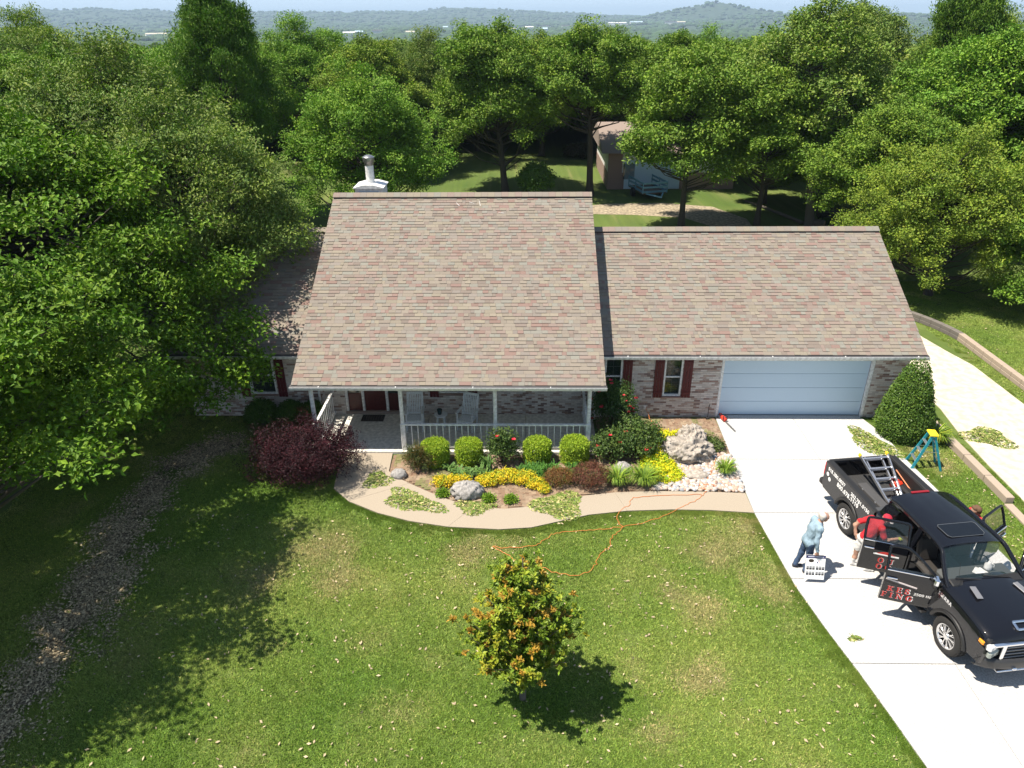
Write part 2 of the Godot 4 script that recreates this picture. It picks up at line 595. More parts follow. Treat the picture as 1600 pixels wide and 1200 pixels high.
	for i in range(0, ty.size(), 3):
		gy.col = Color(0.48, 0.40, 0.28)
		var e: Array[Vector3] = []
		for jj in 3:
			var w: Vector2 = yard[ty[i + jj]]
			e.append(Vector3(w.x, 0.012, w.y))
		if (e[1] - e[0]).cross(e[2] - e[0]).y < 0:
			gy.ft(e[0], e[2], e[1])
		else:
			gy.ft(e[0], e[1], e[2])
	structure(part(self, "gravel_yard", gy, grained(tinted(1.0), blotch, 0.5)))

# timber and block edgings along the side driveway
func make_edgings() -> void:
	var w := thing("retaining_wall", "tan block retaining wall running above the grass beside the side driveway", "retaining wall")
	var spots: Array[Vector2] = []
	for i in 30:
		spots.append(Vector2(18.45, -6.6 + i * 0.62))
	var prev := Vector2(18.45, -6.6)
	for i in 9:
		prev += Vector2(-0.10 - 0.045 * i, -0.50)
		spots.push_front(prev)
	for i in spots.size() - 1:
		var a := spots[i]
		var c := spots[i + 1]
		var d := (c - a)
		for lay in 2:
			var g := Geo.new()
			var mid := (a + c) * 0.5
			g.rbox(Vector3(mid.x + 0.01 * lay, 0.09 + 0.165 * lay, mid.y), Vector3(0.24, 0.16, d.length() - 0.012), 0.012, Basis(Vector3.UP, atan2(d.x, d.y)))
			part(w, "block", g, M.curb if i > 8 else M.rubble)
	var t := thing("timber_edging", "low tan landscape edging between the small lawn and the side driveway", "edging")
	for i in 4:
		var g := Geo.new()
		g.rbox(Vector3(13.72, 0.11, 0.45 + i * 1.12 + 0.56), Vector3(0.24, 0.24, 1.10), 0.015)
		part(t, "timber", g, M.curb)
	for i in 8:
		var g := Geo.new()
		g.rbox(Vector3(13.66 - 0.02 * i, 0.02, 4.98 + i * 1.12 + 0.56), Vector3(0.24, 0.10, 1.10), 0.012)
		part(t, "timber", g, M.curb)

# ------------------------------------------------------------------ house
const PITCH := 0.5366
var house: Node3D
var shingle_tones := [Color(0.290, 0.250, 0.205), Color(0.268, 0.236, 0.205), Color(0.292, 0.228, 0.196), Color(0.272, 0.185, 0.158), Color(0.240, 0.198, 0.168), Color(0.272, 0.262, 0.226), Color(0.300, 0.262, 0.205)]
var brick_tones := [Color(0.805, 0.738, 0.684), Color(0.697, 0.617, 0.563), Color(0.537, 0.416, 0.362), Color(0.403, 0.268, 0.221), Color(0.295, 0.201, 0.175), Color(0.617, 0.563, 0.537)]

func shingle_roof(parent: Node, x0: float, x1: float, ze: float, ye: float, zr: float, parts: int, sd: int) -> void:
	var r := RandomNumberGenerator.new()
	r.seed = sd
	var f := FastNoiseLite.new()
	f.seed = sd; f.frequency = 0.9; f.fractal_octaves = 2
	var ln := sqrt(1.0 + PITCH * PITCH)
	var xf := Transform3D(Basis(Vector3.RIGHT, Vector3(0, 1, PITCH) / ln, Vector3(0, -PITCH, 1) / ln), Vector3(0, ye, ze))
	var deep := (ze - zr) * ln
	var n := int(deep / 0.143)
	var field := Geo.new()
	var tone_m := []
	for c: Color in shingle_tones:
		tone_m.append(grained(mat(c.r, c.g, c.b, 0.95), grain, 7.0))
	var shapes := {}
	var holder := Node3D.new()
	holder.name = "shingles"
	for i in n:
		var d := -i * 0.143
		var x := x0 + r.randf_range(-0.2, 0.0)
		while x < x1:
			var w: float = [0.11, 0.15, 0.19, 0.23, 0.28, 0.36][r.randi() % 6]
			var thick: float = 0.020 if r.randf() < 0.55 else 0.006
			var a := maxf(x, x0)
			var b := minf(x + w, x1)
			x += w
			if b - a < 0.02:
				continue
			var p := r.randf() + 0.35 * f.get_noise_2d(a * 1.5, i * 0.33)
			var tone := 0
			if p < 0.26: tone = 0
			elif p < 0.44: tone = 1
			elif p < 0.58: tone = 5
			elif p < 0.70: tone = 6
			elif p < 0.84: tone = 2
			elif p < 0.93: tone = 4
			else: tone = 3
			var whole := absf(b - a - w) < 0.001
			if parts > 0 and whole:
				parts -= 1
				var key := [w, thick]
				if not shapes.has(key):
					var s := Geo.new()
					_tab(s, 0.0, w - 0.004, 0.0, thick, Transform3D())
					shapes[key] = s.mesh(null)
				var o := put(parent, "shingle", shapes[key])
				o.transform = xf * Transform3D(Basis(), Vector3(a, 0, d))
				o.set_surface_override_material(0, tone_m[tone])
			else:
				field.col = shingle_tones[tone] * r.randf_range(0.92, 1.08)
				_tab(field, a, b - 0.004, d, thick, xf)
	stuff(part(parent, "shingle_courses", field, grained(tinted(0.95), grain, 7.0)))
	# deck under the shingles, ridge vent and caps
	var dk := Geo.new()
	dk.box(xf * Vector3((x0 + x1) * 0.5, -0.055, -deep * 0.5 - 0.01), Vector3(x1 - x0 - 0.02, 0.10, deep - 0.04), xf.basis)
	var bx := Transform3D(Basis(Vector3.RIGHT, Vector3(0, 1, -PITCH) / ln, Vector3(0, PITCH, 1) / ln), Vector3(0, ye, 2.0 * zr - ze))
	dk.box(bx * Vector3((x0 + x1) * 0.5, -0.03, deep * 0.5 + 0.01), Vector3(x1 - x0 - 0.02, 0.10, deep - 0.04), bx.basis)
	part(parent, "deck", dk, M.roofdeck)
	var yr := ye + PITCH * (ze - zr)
	var v := Geo.new()
	v.ext(PackedVector2Array([Vector2(-0.17, -0.085), Vector2(0.17, -0.085), Vector2(0.17, -0.035), Vector2(0, 0.055), Vector2(-0.17, -0.035)]), x1 - x0 - 0.04, Transform3D(Basis(Vector3(0, 0, -1), Vector3.UP, Vector3.RIGHT), Vector3(x0 + 0.02, yr, zr)))
	part(parent, "ridge_vent", v, M.dark)
	var xx := x0
	while xx < x1 - 0.05:
		var w := minf(0.25, x1 - xx)
		var g := Geo.new()
		g.ext(PackedVector2Array([Vector2(-0.21, -0.045), Vector2(0, 0.068), Vector2(0.21, -0.045), Vector2(0.205, -0.025), Vector2(0, 0.09), Vector2(-0.205, -0.025)]), w - 0.004, Transform3D(Basis(Vector3(0, 0, -1), Vector3.UP, Vector3.RIGHT), Vector3(xx, yr + r.randf_range(0, 0.004), zr)))
		part(parent, "ridge_cap", g, tone_m[[0, 2, 6, 1, 5][r.randi() % 5]])
		xx += w

func _tab(g: Geo, a: float, b: float, d: float, t: float, xf: Transform3D) -> void:
	var up := d - 0.150
	var p0 := xf * Vector3(a, t, d)
	var p1 := xf * Vector3(b, t, d)
	var p2 := xf * Vector3(b, 0.001, up)
	var p3 := xf * Vector3(a, 0.001, up)
	var q0 := xf * Vector3(a, 0.0, d)
	var q1 := xf * Vector3(b, 0.0, d)
	g.quad(p0, p1, p2, p3)
	g.quad(q0, q1, p1, p0)
	g.ft(q1, p2, p1)
	g.ft(q0, p0, p3)

func brick_wall(parent: Node, xa: float, xb: float, y0: float, y1: float, holes: Array, z: float, parts: int, sd: int, thick := 0.2) -> void:
	var g := Geo.new()
	var x := xa
	for h: Array in holes:
		if h[0] > x:
			g.box(Vector3((x + h[0]) * 0.5, (y0 + y1) * 0.5, z - thick * 0.5), Vector3(h[0] - x, y1 - y0, thick))
		if h[2] > y0 + 0.01:
			g.box(Vector3((h[0] + h[1]) * 0.5, (y0 + h[2]) * 0.5, z - thick * 0.5), Vector3(h[1] - h[0], h[2] - y0, thick))
		if h[3] < y1 - 0.01:
			g.box(Vector3((h[0] + h[1]) * 0.5, (h[3] + y1) * 0.5, z - thick * 0.5), Vector3(h[1] - h[0], y1 - h[3], thick))
		x = h[1]
	g.box(Vector3((x + xb) * 0.5, (y0 + y1) * 0.5, z - thick * 0.5), Vector3(xb - x, y1 - y0, thick))
	part(parent, "mortar", g, M.mortar)
	var r := RandomNumberGenerator.new()
	r.seed = sd
	var tm := []
	for c: Color in brick_tones:
		tm.append(grained(mat(c.r, c.g, c.b, 0.95), grain, 5.0))
	var f := FastNoiseLite.new()
	f.seed = sd; f.frequency = 0.5
	var rest := Geo.new()
	var one := Geo.new()
	one.rbox(Vector3(0.1, 0.0285, 0), Vector3(0.2, 0.057, 0.03), 0.004)
	var shared := one.mesh(null)
	var n := int((y1 - y0) / 0.0677)
	for i in n:
		var y := y0 + i * 0.0677 + 0.005
		var spans := [[xa, xb]]
		for h: Array in holes:
			if y + 0.05 > h[2] and y < h[3]:
				var nx := []
				for s: Array in spans:
					if h[1] <= s[0] or h[0] >= s[1]:
						nx.append(s)
					else:
						if h[0] > s[0]: nx.append([s[0], h[0]])
						if h[1] < s[1]: nx.append([h[1], s[1]])
				spans = nx
		for s: Array in spans:
			var bx := floorf(s[0] / 0.21) * 0.21 - (0.105 if i % 2 else 0.0)
			while bx < s[1]:
				var a := maxf(bx, s[0] + 0.004)
				var b := minf(bx + 0.2, s[1] - 0.004)
				var whole := b - a > 0.199
				bx += 0.21
				if b - a < 0.03:
					continue
				var p := r.randf() + 0.3 * f.get_noise_2d(a, y * 2.0)
				var tone := 0
				if p < 0.42: tone = 0
				elif p < 0.62: tone = 1
				elif p < 0.70: tone = 5
				elif p < 0.84: tone = 2
				elif p < 0.95: tone = 3
				else: tone = 4
				var out := r.randf_range(-0.002, 0.003)
				if whole and parts > 0:
					parts -= 1
					var o := put(parent, "brick", shared, Vector3(a, y, z + out - 0.006))
					o.set_surface_override_material(0, tm[tone])
				else:
					rest.col = brick_tones[tone] * r.randf_range(0.9, 1.1)
					rest.box(Vector3((a + b) * 0.5, y + 0.0285, z + out - 0.006), Vector3(b - a, 0.057, 0.03))
	stuff(part(parent, "brick_courses", rest, grained(tinted(0.95), grain, 5.0)))

func window_at(x0: float, x1: float, y0: float, y1: float, grilles: bool) -> void:
	var w := Node3D.new()
	w.name = numbered(house, "window")
	house.add_child(w, true)
	var t := 0.055
	var fr := Geo.new()
	for s: Array in [[x0, x0 + t, y0, y1], [x1 - t, x1, y0, y1]]:
		fr.rbox(Vector3((s[0] + s[1]) * 0.5, (s[2] + s[3]) * 0.5, -0.02), Vector3(t, y1 - y0, 0.09), 0.006)
	for yy: float in [y0 + t * 0.5, y1 - t * 0.5]:
		fr.rbox(Vector3((x0 + x1) * 0.5, yy, -0.022), Vector3(x1 - x0 - 2 * t, t, 0.085), 0.006)
	part(w, "frame", fr, M.trim)
	var mr := Geo.new()
	mr.rbox(Vector3((x0 + x1) * 0.5, (y0 + y1) * 0.5, -0.05), Vector3(x1 - x0 - 2 * t, 0.045, 0.05), 0.005)
	part(w, "meeting_rail", mr, M.trim)
	for h in 2:
		var ya := y0 + t if h == 0 else (y0 + y1) * 0.5 + 0.023
		var yb := (y0 + y1) * 0.5 - 0.023 if h == 0 else y1 - t
		var g := Geo.new()
		g.box(Vector3((x0 + x1) * 0.5, (ya + yb) * 0.5, -0.075), Vector3(x1 - x0 - 2 * t, yb - ya, 0.006))
		part(w, "pane", g, M.pane)
		if grilles:
			var m := Geo.new()
			m.box(Vector3((x0 + x1) * 0.5, (ya + yb) * 0.5, -0.092), Vector3(0.016, yb - ya, 0.012))
			m.box(Vector3((x0 + x1) * 0.5, (ya + yb) * 0.5, -0.106), Vector3(x1 - x0 - 2 * t, 0.016, 0.012))
			part(w, "grille", m, M.white)
	var bl := Geo.new()
	var sl := y0 + 0.06
	while sl < y1 - 0.05:
		bl.box(Vector3((x0 + x1) * 0.5, sl, -0.17), Vector3(x1 - x0 - 0.05, 0.004, 0.045), Basis(Vector3.RIGHT, 0.9))
		sl += 0.045
	part(w, "blind", bl, M.blind)
	var si := Geo.new()
	si.rbox(Vector3((x0 + x1) * 0.5, y0 - 0.035, 0.02), Vector3(x1 - x0 + 0.06, 0.06, 0.11), 0.008)
	part(w, "sill", si, grained(mat(0.36, 0.24, 0.20, 0.95), grain, 5.0))

func shutter_at(x: float, y0: float, y1: float) -> void:
	var s := Node3D.new()
	s.name = numbered(house, "shutter")
	house.add_child(s, true)
	for i in 3:
		var g := Geo.new()
		g.rbox(Vector3(x - 0.105 + i * 0.105, (y0 + y1) * 0.5, 0.024), Vector3(0.098, y1 - y0, 0.022), 0.004)
		part(s, "board", g, M.shutter)
	for yy: float in [y0 + 0.18, y1 - 0.18]:
		var g := Geo.new()
		g.rbox(Vector3(x, yy, 0.043), Vector3(0.30, 0.09, 0.018), 0.004)
		part(s, "batten", g, M.shutter)

func railing(called: String, a: Vector3, b: Vector3, n: int) -> void:
	var r := Node3D.new()
	r.name = numbered(house, called)
	house.add_child(r, true)
	var g := Geo.new()
	g.bar(a + Vector3(0, 0.92, 0), b + Vector3(0, 0.92, 0), 0.085, 0.05)
	part(r, "top_rail", g, M.trim)
	var h := Geo.new()
	h.bar(a + Vector3(0, 0.10, 0), b + Vector3(0, 0.10, 0), 0.06, 0.07)
	part(r, "bottom_rail", h, M.trim)
	var one := Geo.new()
	one.rbox(Vector3(0, 0.5, 0), Vector3(0.03, 0.75, 0.03), 0.003)
	var sh := one.mesh(M.trim)
	for i in n:
		put(r, "baluster", sh, a.lerp(b, (i + 1.0) / (n + 1.0)) + Vector3(0, 0.01, 0))

func gutter(x0: float, x1: float, z: float, y: float) -> void:
	var g := Geo.new()
	var xf := Transform3D(Basis(Vector3(0, 0, 1), Vector3.UP, Vector3(-1, 0, 0)), Vector3(x1, y, z))
	g.ext(PackedVector2Array([Vector2(-0.12, -0.06), Vector2(-0.03, -0.06), Vector2(0.0, 0.02), Vector2(0.0, 0.055), Vector2(-0.008, 0.055), Vector2(-0.012, 0.02), Vector2(-0.036, -0.05), Vector2(-0.12, -0.05)]), x1 - x0, xf)
	var o := part(house, "gutter", g, M.trim)
	var h := Geo.new()
	h.box(Vector3((x0 + x1) * 0.5, y + 0.048, z - 0.075), Vector3(x1 - x0 - 0.01, 0.012, 0.125), Basis(Vector3.RIGHT, 0.35))
	part(o, "gutter_guard", h, M.guard)
	var x := x0 + 0.9
	while x < x1:
		var c := Geo.new()
		c.rbox(Vector3(x, y + 0.066, z - 0.03), Vector3(0.03, 0.02, 0.05), 0.003)
		part(o, "hanger", c, M.white)
		x += 2.35

func make_house() -> void:
	house = thing("brick_house", "single storey brick house with brown shingle roof, white porch and garage", "house")
	var wall := Node3D.new()
	wall.name = "garage_wall"
	house.add_child(wall)
	brick_wall(wall, 2.27, 12.75, 0.0, 2.44, [[2.66, 3.25, 0.85, 2.26], [4.66, 5.27, 0.83, 2.24], [6.56, 11.62, 0.0, 2.2]], 0.0, 300, 31)
	var w2 := Node3D.new()
	w2.name = "porch_wall"
	house.add_child(w2)
	brick_wall(w2, -7.0, 2.27, 0.0, 2.5, [[-6.25, -4.3, 0.0, 2.2], [-2.95, -2.0, 0.92, 2.26]], 0.0, 0, 32)
	var w3 := Node3D.new()
	w3.name = "bedroom_wall"
	house.add_child(w3)
	brick_wall(w3, -11.6, -7.0, 0.0, 2.44, [[-9.45, -8.56, 0.88, 2.28]], 0.0, 0, 33)
	# plain walls out of sight, floors and gables
	var g := Geo.new()
	g.box(Vector3(7.6, 1.2, -9.7), Vector3(10.3, 2.4, 0.15))
	g.box(Vector3(-9.3, 1.2, -9.7), Vector3(4.6, 2.4, 0.15))
	g.box(Vector3(-2.4, 1.2, -12.3), Vector3(9.4, 2.4, 0.15))
	part(house, "back_wall", g, M.mortar)
	var side := Basis(Vector3(0, 0, -1), Vector3.UP, Vector3.RIGHT)
	var gab := [Vector2(0.0, 0), Vector2(0.0, 2.46), Vector2(4.85, 5.06), Vector2(9.7, 2.46), Vector2(9.7, 0)]
	for x: float in [12.6, -11.6]:
		var q := Geo.new()
		q.ext(PackedVector2Array(gab), 0.14, Transform3D(side, Vector3(x, 0, -0.2)))
		part(house, "gable_wall", q, M.mortar)
	for x: float in [2.13, -7.0]:
		var q := Geo.new()
		q.ext(PackedVector2Array([Vector2(0.21, 0), Vector2(0.21, 2.32), Vector2(-2.28, 2.32), Vector2(-2.28, 2.38), Vector2(5.13, 6.30), Vector2(12.2, 2.5), Vector2(12.2, 0)]), 0.13, Transform3D(side, Vector3(x, 0, 0)))
		part(house, "gable_wall", q, M.white)
	var fl := Geo.new()
	fl.box(Vector3(0.6, 0.02, -5.2), Vector3(24.0, 0.06, 9.6))
	part(house, "floor", fl, M.room)
	# roofs
	var rm := Node3D.new()
	rm.name = "main_roof"
	house.add_child(rm)
	shingle_roof(rm, -7.16, 2.43, 2.44, 2.47, -5.13, 300, 101)
	var rg := Node3D.new()
	rg.name = "garage_roof"
	house.add_child(rg)
	shingle_roof(rg, 2.32, 13.08, 0.33, 2.52, -4.85, 300, 102)
	var rl := Node3D.new()
	rl.name = "bedroom_roof"
	house.add_child(rl)
	shingle_roof(rl, -11.9, -7.05, 0.33, 2.52, -4.85, 150, 103)
	for e: Array in [[2.41, 2.44, 2.47, -5.13], [-7.14, 2.44, 2.47, -5.13], [13.06, 0.33, 2.52, -4.85], [-11.88, 0.33, 2.52, -4.85]]:
		var q := Geo.new()
		var top: float = e[2] + PITCH * (e[1] - e[3])
		q.bar(Vector3(e[0], e[2] - 0.13, e[1] - 0.03), Vector3(e[0], top - 0.13, e[3]), 0.028, 0.15)
		q.bar(Vector3(e[0], e[2] - 0.13, 2.0 * e[3] - e[1] + 0.03), Vector3(e[0], top - 0.13, e[3]), 0.028, 0.15)
		part(house, "rake_board", q, M.trim)
	var fb := Geo.new()
	fb.box(Vector3(-2.365, 2.37, 2.415), Vector3(9.5, 0.17, 0.03))
	fb.box(Vector3(7.7, 2.42, 0.305), Vector3(10.7, 0.16, 0.03))
	fb.box(Vector3(-9.5, 2.42, 0.305), Vector3(4.7, 0.16, 0.03))
	part(house, "fascia", fb, M.trim)
	var so := Geo.new()
	so.box(Vector3(7.7, 2.35, 0.15), Vector3(10.7, 0.02, 0.28))
	so.box(Vector3(-9.5, 2.35, 0.15), Vector3(4.7, 0.02, 0.28))
	so.box(Vector3(-2.365, 2.42, 1.2), Vector3(9.3, 0.02, 2.38))
	part(house, "soffit", so, M.white)
	gutter(2.44, 13.12, 0.44, 2.44)
	gutter(-11.9, -7.17, 0.44, 2.44)
	gutter(-7.2, 2.46, 2.55, 2.39)
	for q: Array in [[2.35, 0.06, 2.3, 0.42], [-7.1, 0.06, 2.3, 0.42]]:
		var d := Geo.new()
		d.tube(PackedVector3Array([Vector3(q[0] + 0.02, 2.38, q[3] - 0.03), Vector3(q[0], 2.2, q[1] + 0.02), Vector3(q[0], 0.25, q[1] + 0.02), Vector3(q[0], 0.1, 0.35)]), PackedFloat32Array([0.04]), 8)
		part(house, "downspout", d, M.trim)
	# openings
	window_at(2.66, 3.25, 0.85, 2.26, true)
	window_at(4.66, 5.27, 0.83, 2.24, true)
	window_at(-9.45, -8.56, 0.88, 2.28, true)
	window_at(-2.95, -2.0, 0.92, 2.26, true)
	for x: float in [2.48, 3.43, 4.49, 5.45, -9.64, -8.36, -3.14, -1.81]:
		shutter_at(x, 0.77, 2.27)
	var gd := Node3D.new()
	gd.name = "garage_door"
	house.add_child(gd)
	for i in 4:
		var s := Geo.new()
		s.rbox(Vector3(9.09, 0.04 + i * 0.53 + 0.262, -0.125), Vector3(4.88, 0.522, 0.045), 0.006)
		for j in 8:
			var cx := 6.65 + 0.305 + j * 0.61
			s.rbox(Vector3(cx, 0.04 + i * 0.53 + 0.262, -0.106), Vector3(0.50, 0.36, 0.009), 0.004)
		part(gd, "section", s, M.garage)
	var sl := Geo.new()
	sl.box(Vector3(9.09, 0.035, -0.10), Vector3(4.86, 0.03, 0.03))
	part(gd, "seal", sl, M.rubber)
	var tr := Geo.new()
	tr.rbox(Vector3(6.605, 1.09, -0.04), Vector3(0.09, 2.15, 0.11), 0.006)
	tr.rbox(Vector3(11.575, 1.09, -0.04), Vector3(0.09, 2.15, 0.11), 0.006)
	tr.rbox(Vector3(9.09, 2.19, -0.042), Vector3(5.06, 0.06, 0.105), 0.006)
	part(gd, "door_trim", tr, M.trim)
	var cur := Geo.new()
	cur.box(Vector3(9.09, 1.2, -0.6), Vector3(5.3, 2.4, 0.05))
	part(house, "inner_partition", cur, M.room)
	# entry
	var en := Node3D.new()
	en.name = "entry_door"
	house.add_child(en)
	var df := Geo.new()
	for x: float in [-6.20, -5.63, -4.80, -4.35]:
		df.rbox(Vector3(x, 1.2, -0.05), Vector3(0.085, 2.0, 0.10), 0.006)
	df.rbox(Vector3(-5.275, 2.2, -0.05), Vector3(1.95, 0.08, 0.10), 0.006)
	part(en, "door_frame", df, M.trim)
	var dl := Geo.new()
	dl.rbox(Vector3(-5.215, 1.17, -0.09), Vector3(0.74, 1.98, 0.045), 0.006)
	for yy: float in [0.55, 1.05, 1.7]:
		for xx: float in [-5.38, -5.05]:
			dl.rbox(Vector3(xx, yy, -0.066), Vector3(0.24, 0.36 if yy < 1.5 else 0.6, 0.014), 0.005)
	var leaf := part(en, "door_leaf", dl, M.door)
	var kn := Geo.new()
	kn.lathe([Vector2(0.001, 0.0), Vector2(0.02, 0.01), Vector2(0.03, 0.035), Vector2(0.02, 0.06), Vector2(0.001, 0.065)], 10, Transform3D(Basis(Vector3.RIGHT, PI / 2), Vector3(-4.9, 1.05, -0.07)))
	part(leaf, "knob", kn, M.chrome)
	for x: Array in [[-6.155, -5.675], [-4.757, -4.393]]:
		var sp := Geo.new()
		sp.rbox(Vector3((x[0] + x[1]) * 0.5, 0.5, -0.09), Vector3(x[1] - x[0], 0.72, 0.04), 0.006)
		part(en, "side_panel", sp, M.door)
		var gp := Geo.new()
		gp.box(Vector3((x[0] + x[1]) * 0.5, 1.5, -0.09), Vector3(x[1] - x[0], 1.26, 0.008))
		part(en, "sidelight", gp, M.pane)
	var st := Geo.new()
	st.rbox(Vector3(-5.275, 0.13, -0.06), Vector3(1.98, 0.14, 0.2), 0.01)
	part(en, "threshold", st, grained(mat(0.36, 0.28, 0.24, 0.95), grain, 5.0))
	# porch
	for s: Array in [[-6.95, -3.33], [-3.32, 0.0], [0.01, 2.30]]:
		var p := Geo.new()
		p.rbox(Vector3((s[0] + s[1]) * 0.5, 0.03, 1.23), Vector3(s[1] - s[0], 0.15, 2.44), 0.012)
		part(house, "porch_slab", p, M.porch)
	var post := Geo.new()
	post.rbox(Vector3(0, 0.55, 0), Vector3(0.15, 0.94, 0.15), 0.012)
	post.rbox(Vector3(0, 1.03, 0), Vector3(0.17, 0.03, 0.17), 0.006)
	post.rbox(Vector3(0, 1.66, 0), Vector3(0.115, 1.26, 0.115), 0.02)
	post.rbox(Vector3(0, 2.27, 0), Vector3(0.16, 0.05, 0.16), 0.006)
	var pm := post.mesh(M.trim)
	for x: float in [-6.63, -3.87, -0.95, 1.96]:
		put(house, "porch_post", pm, Vector3(x, 0.02, 2.30))
	var be := Geo.new()
	be.box(Vector3(-2.36, 2.36, 2.30), Vector3(9.1, 0.13, 0.12))
	part(house, "porch_beam", be, M.trim)
	railing("porch_railing", Vector3(-3.8, 0.1, 2.30), Vector3(-1.02, 0.1, 2.30), 13)
	railing("porch_railing", Vector3(-0.88, 0.1, 2.30), Vector3(1.89, 0.1, 2.30), 13)
	railing("porch_railing", Vector3(-6.63, 0.1, 2.22), Vector3(-6.63, 0.1, 0.05), 10)
	railing("porch_railing", Vector3(1.96, 0.1, 2.22), Vector3(1.96, 0.1, 0.05), 10)
	# chimney chase behind the ridge
	var ch := Node3D.new()
	ch.name = "chimney"
	house.add_child(ch)
	var cb := Geo.new()
	cb.rbox(Vector3(-5.97, 5.6, -6.2), Vector3(1.04, 2.1, 1.0), 0.01)
	part(ch, "chase", cb, M.white)
	for s: Array in [[-5.97, -5.692, 0.0]]:
		for i in 4:
			var lv := Geo.new()
			lv.box(Vector3(-5.97, 6.36 + i * 0.06, -5.69), Vector3(0.76, 0.05, 0.012), Basis(Vector3.RIGHT, 0.5))
			part(ch, "louvre", lv, M.garage)
	var cap := Geo.new()
	cap.ext(PackedVector2Array([Vector2(-0.58, 0.0), Vector2(0.58, 0.0), Vector2(0.58, 0.03), Vector2(0.2, 0.13), Vector2(-0.2, 0.13), Vector2(-0.58, 0.03)]), 1.14, Transform3D(Basis(), Vector3(-5.97, 6.65, -6.77)))
	part(ch, "chase_cover", cap, M.white)
	var fl2 := Geo.new()
	fl2.lathe([Vector2(0.16, 0.0), Vector2(0.16, 0.80)], 18, Transform3D(Basis(), Vector3(-5.97, 6.70, -6.2)))
	part(ch, "flue", fl2, M.white)
	var fc := Geo.new()
	fc.lathe([Vector2(0.17, 0.72), Vector2(0.18, 0.84), Vector2(0.22, 0.85), Vector2(0.22, 0.99), Vector2(0.21, 1.0), Vector2(0.23, 1.02), Vector2(0.10, 1.09), Vector2(0.001, 1.10)], 18, Transform3D(Basis(), Vector3(-5.97, 6.70, -6.2)))
	part(ch, "flue_cap", fc, mat(0.35, 0.35, 0.36, 0.35, 0.9))
	# chalk marks left on the shingles
	var ln := sqrt(1.0 + PITCH * PITCH)
	for q: Array in [[-1.7, 0.45, 0.28, 0.2], [-2.0, 0.42, 0.2, 1.2], [-2.5, 0.5, 0.22, 0.6], [-0.9, 0.9, 0.2, 1.4]]:
		var cm := Geo.new()
		var b := Basis(Vector3.RIGHT, Vector3(0, 1, PITCH) / ln, Vector3(0, -PITCH, 1) / ln) * Basis(Vector3.UP, q[3])
		var zz: float = -5.13 + q[1]
		cm.box(Vector3(q[0], 2.47 + PITCH * (2.44 - zz) + 0.026, zz), Vector3(0.012, 0.002, q[2]), b)
		part(house, "chalk_mark", cm, M.white)
	# outlet box and hose bib on the garage wall
	var ob := Geo.new()
	ob.rbox(Vector3(4.10, 0.38, 0.03), Vector3(0.08, 0.12, 0.05), 0.005)
	part(house, "outlet", ob, M.white)

# ------------------------------------------------------------------ plants
# a sprig: leaves as folded kites round a point; returns [triangles, [colour lists]]
func sprig(leaves: int, rad: Vector3, ll: float, lw: float, upright: float, sd: int, tints: Array, rosette := 0.0) -> Array:
	var r := RandomNumberGenerator.new()
	r.seed = sd
	var v := PackedVector3Array()
	var js := PackedFloat32Array()
	for i in leaves:
		var c := Vector3(r.randfn(), r.randfn(), r.randfn()) * 0.55
		c = c.limit_length(1.25) * rad
		if rosette > 0.0:
			c *= 0.3
		var yaw := r.randf() * TAU
		var tilt := r.randfn() * 0.55 + upright
		var fw := Basis(Vector3.UP, yaw) * Basis(Vector3.RIGHT, -tilt) * Basis(Vector3(0, 0, 1), r.randfn() * 0.5)
		var s := r.randf_range(0.7, 1.2)
		var L := ll * s
		var w := lw * s * 0.5
		var b := c
		var lf := c + fw * Vector3(-w, w * 0.35, L * 0.5)
		var rt := c + fw * Vector3(w, w * 0.35, L * 0.5)
		var tp := c + fw * Vector3(0, -L * 0.1, L)
		v.append(b); v.append(lf); v.append(tp)
		v.append(b); v.append(tp); v.append(rt)
		js.append(r.randf_range(0.75, 1.2))
	var cols := []
	for t: Color in tints:
		var k := PackedColorArray()
		for i in leaves:
			var c := t * js[i] * 0.5
			c.r *= r.randf_range(0.9, 1.12)
			for j in 6:
				k.append(c)
		cols.append(k)
	return [v, cols]

func ball_dir(r: RandomNumberGenerator) -> Vector3:
	var y := r.randf_range(-1, 1)
	var a := r.randf() * TAU
	var q := sqrt(1.0 - y * y)
	return Vector3(cos(a) * q, y, sin(a) * q)

const GREENS := [Color(1, 1, 1), Color(0.82, 0.88, 0.85), Color(1.15, 1.08, 0.9), Color(0.92, 1.02, 0.95), Color(1.25, 1.2, 0.95)]
const NONE := []

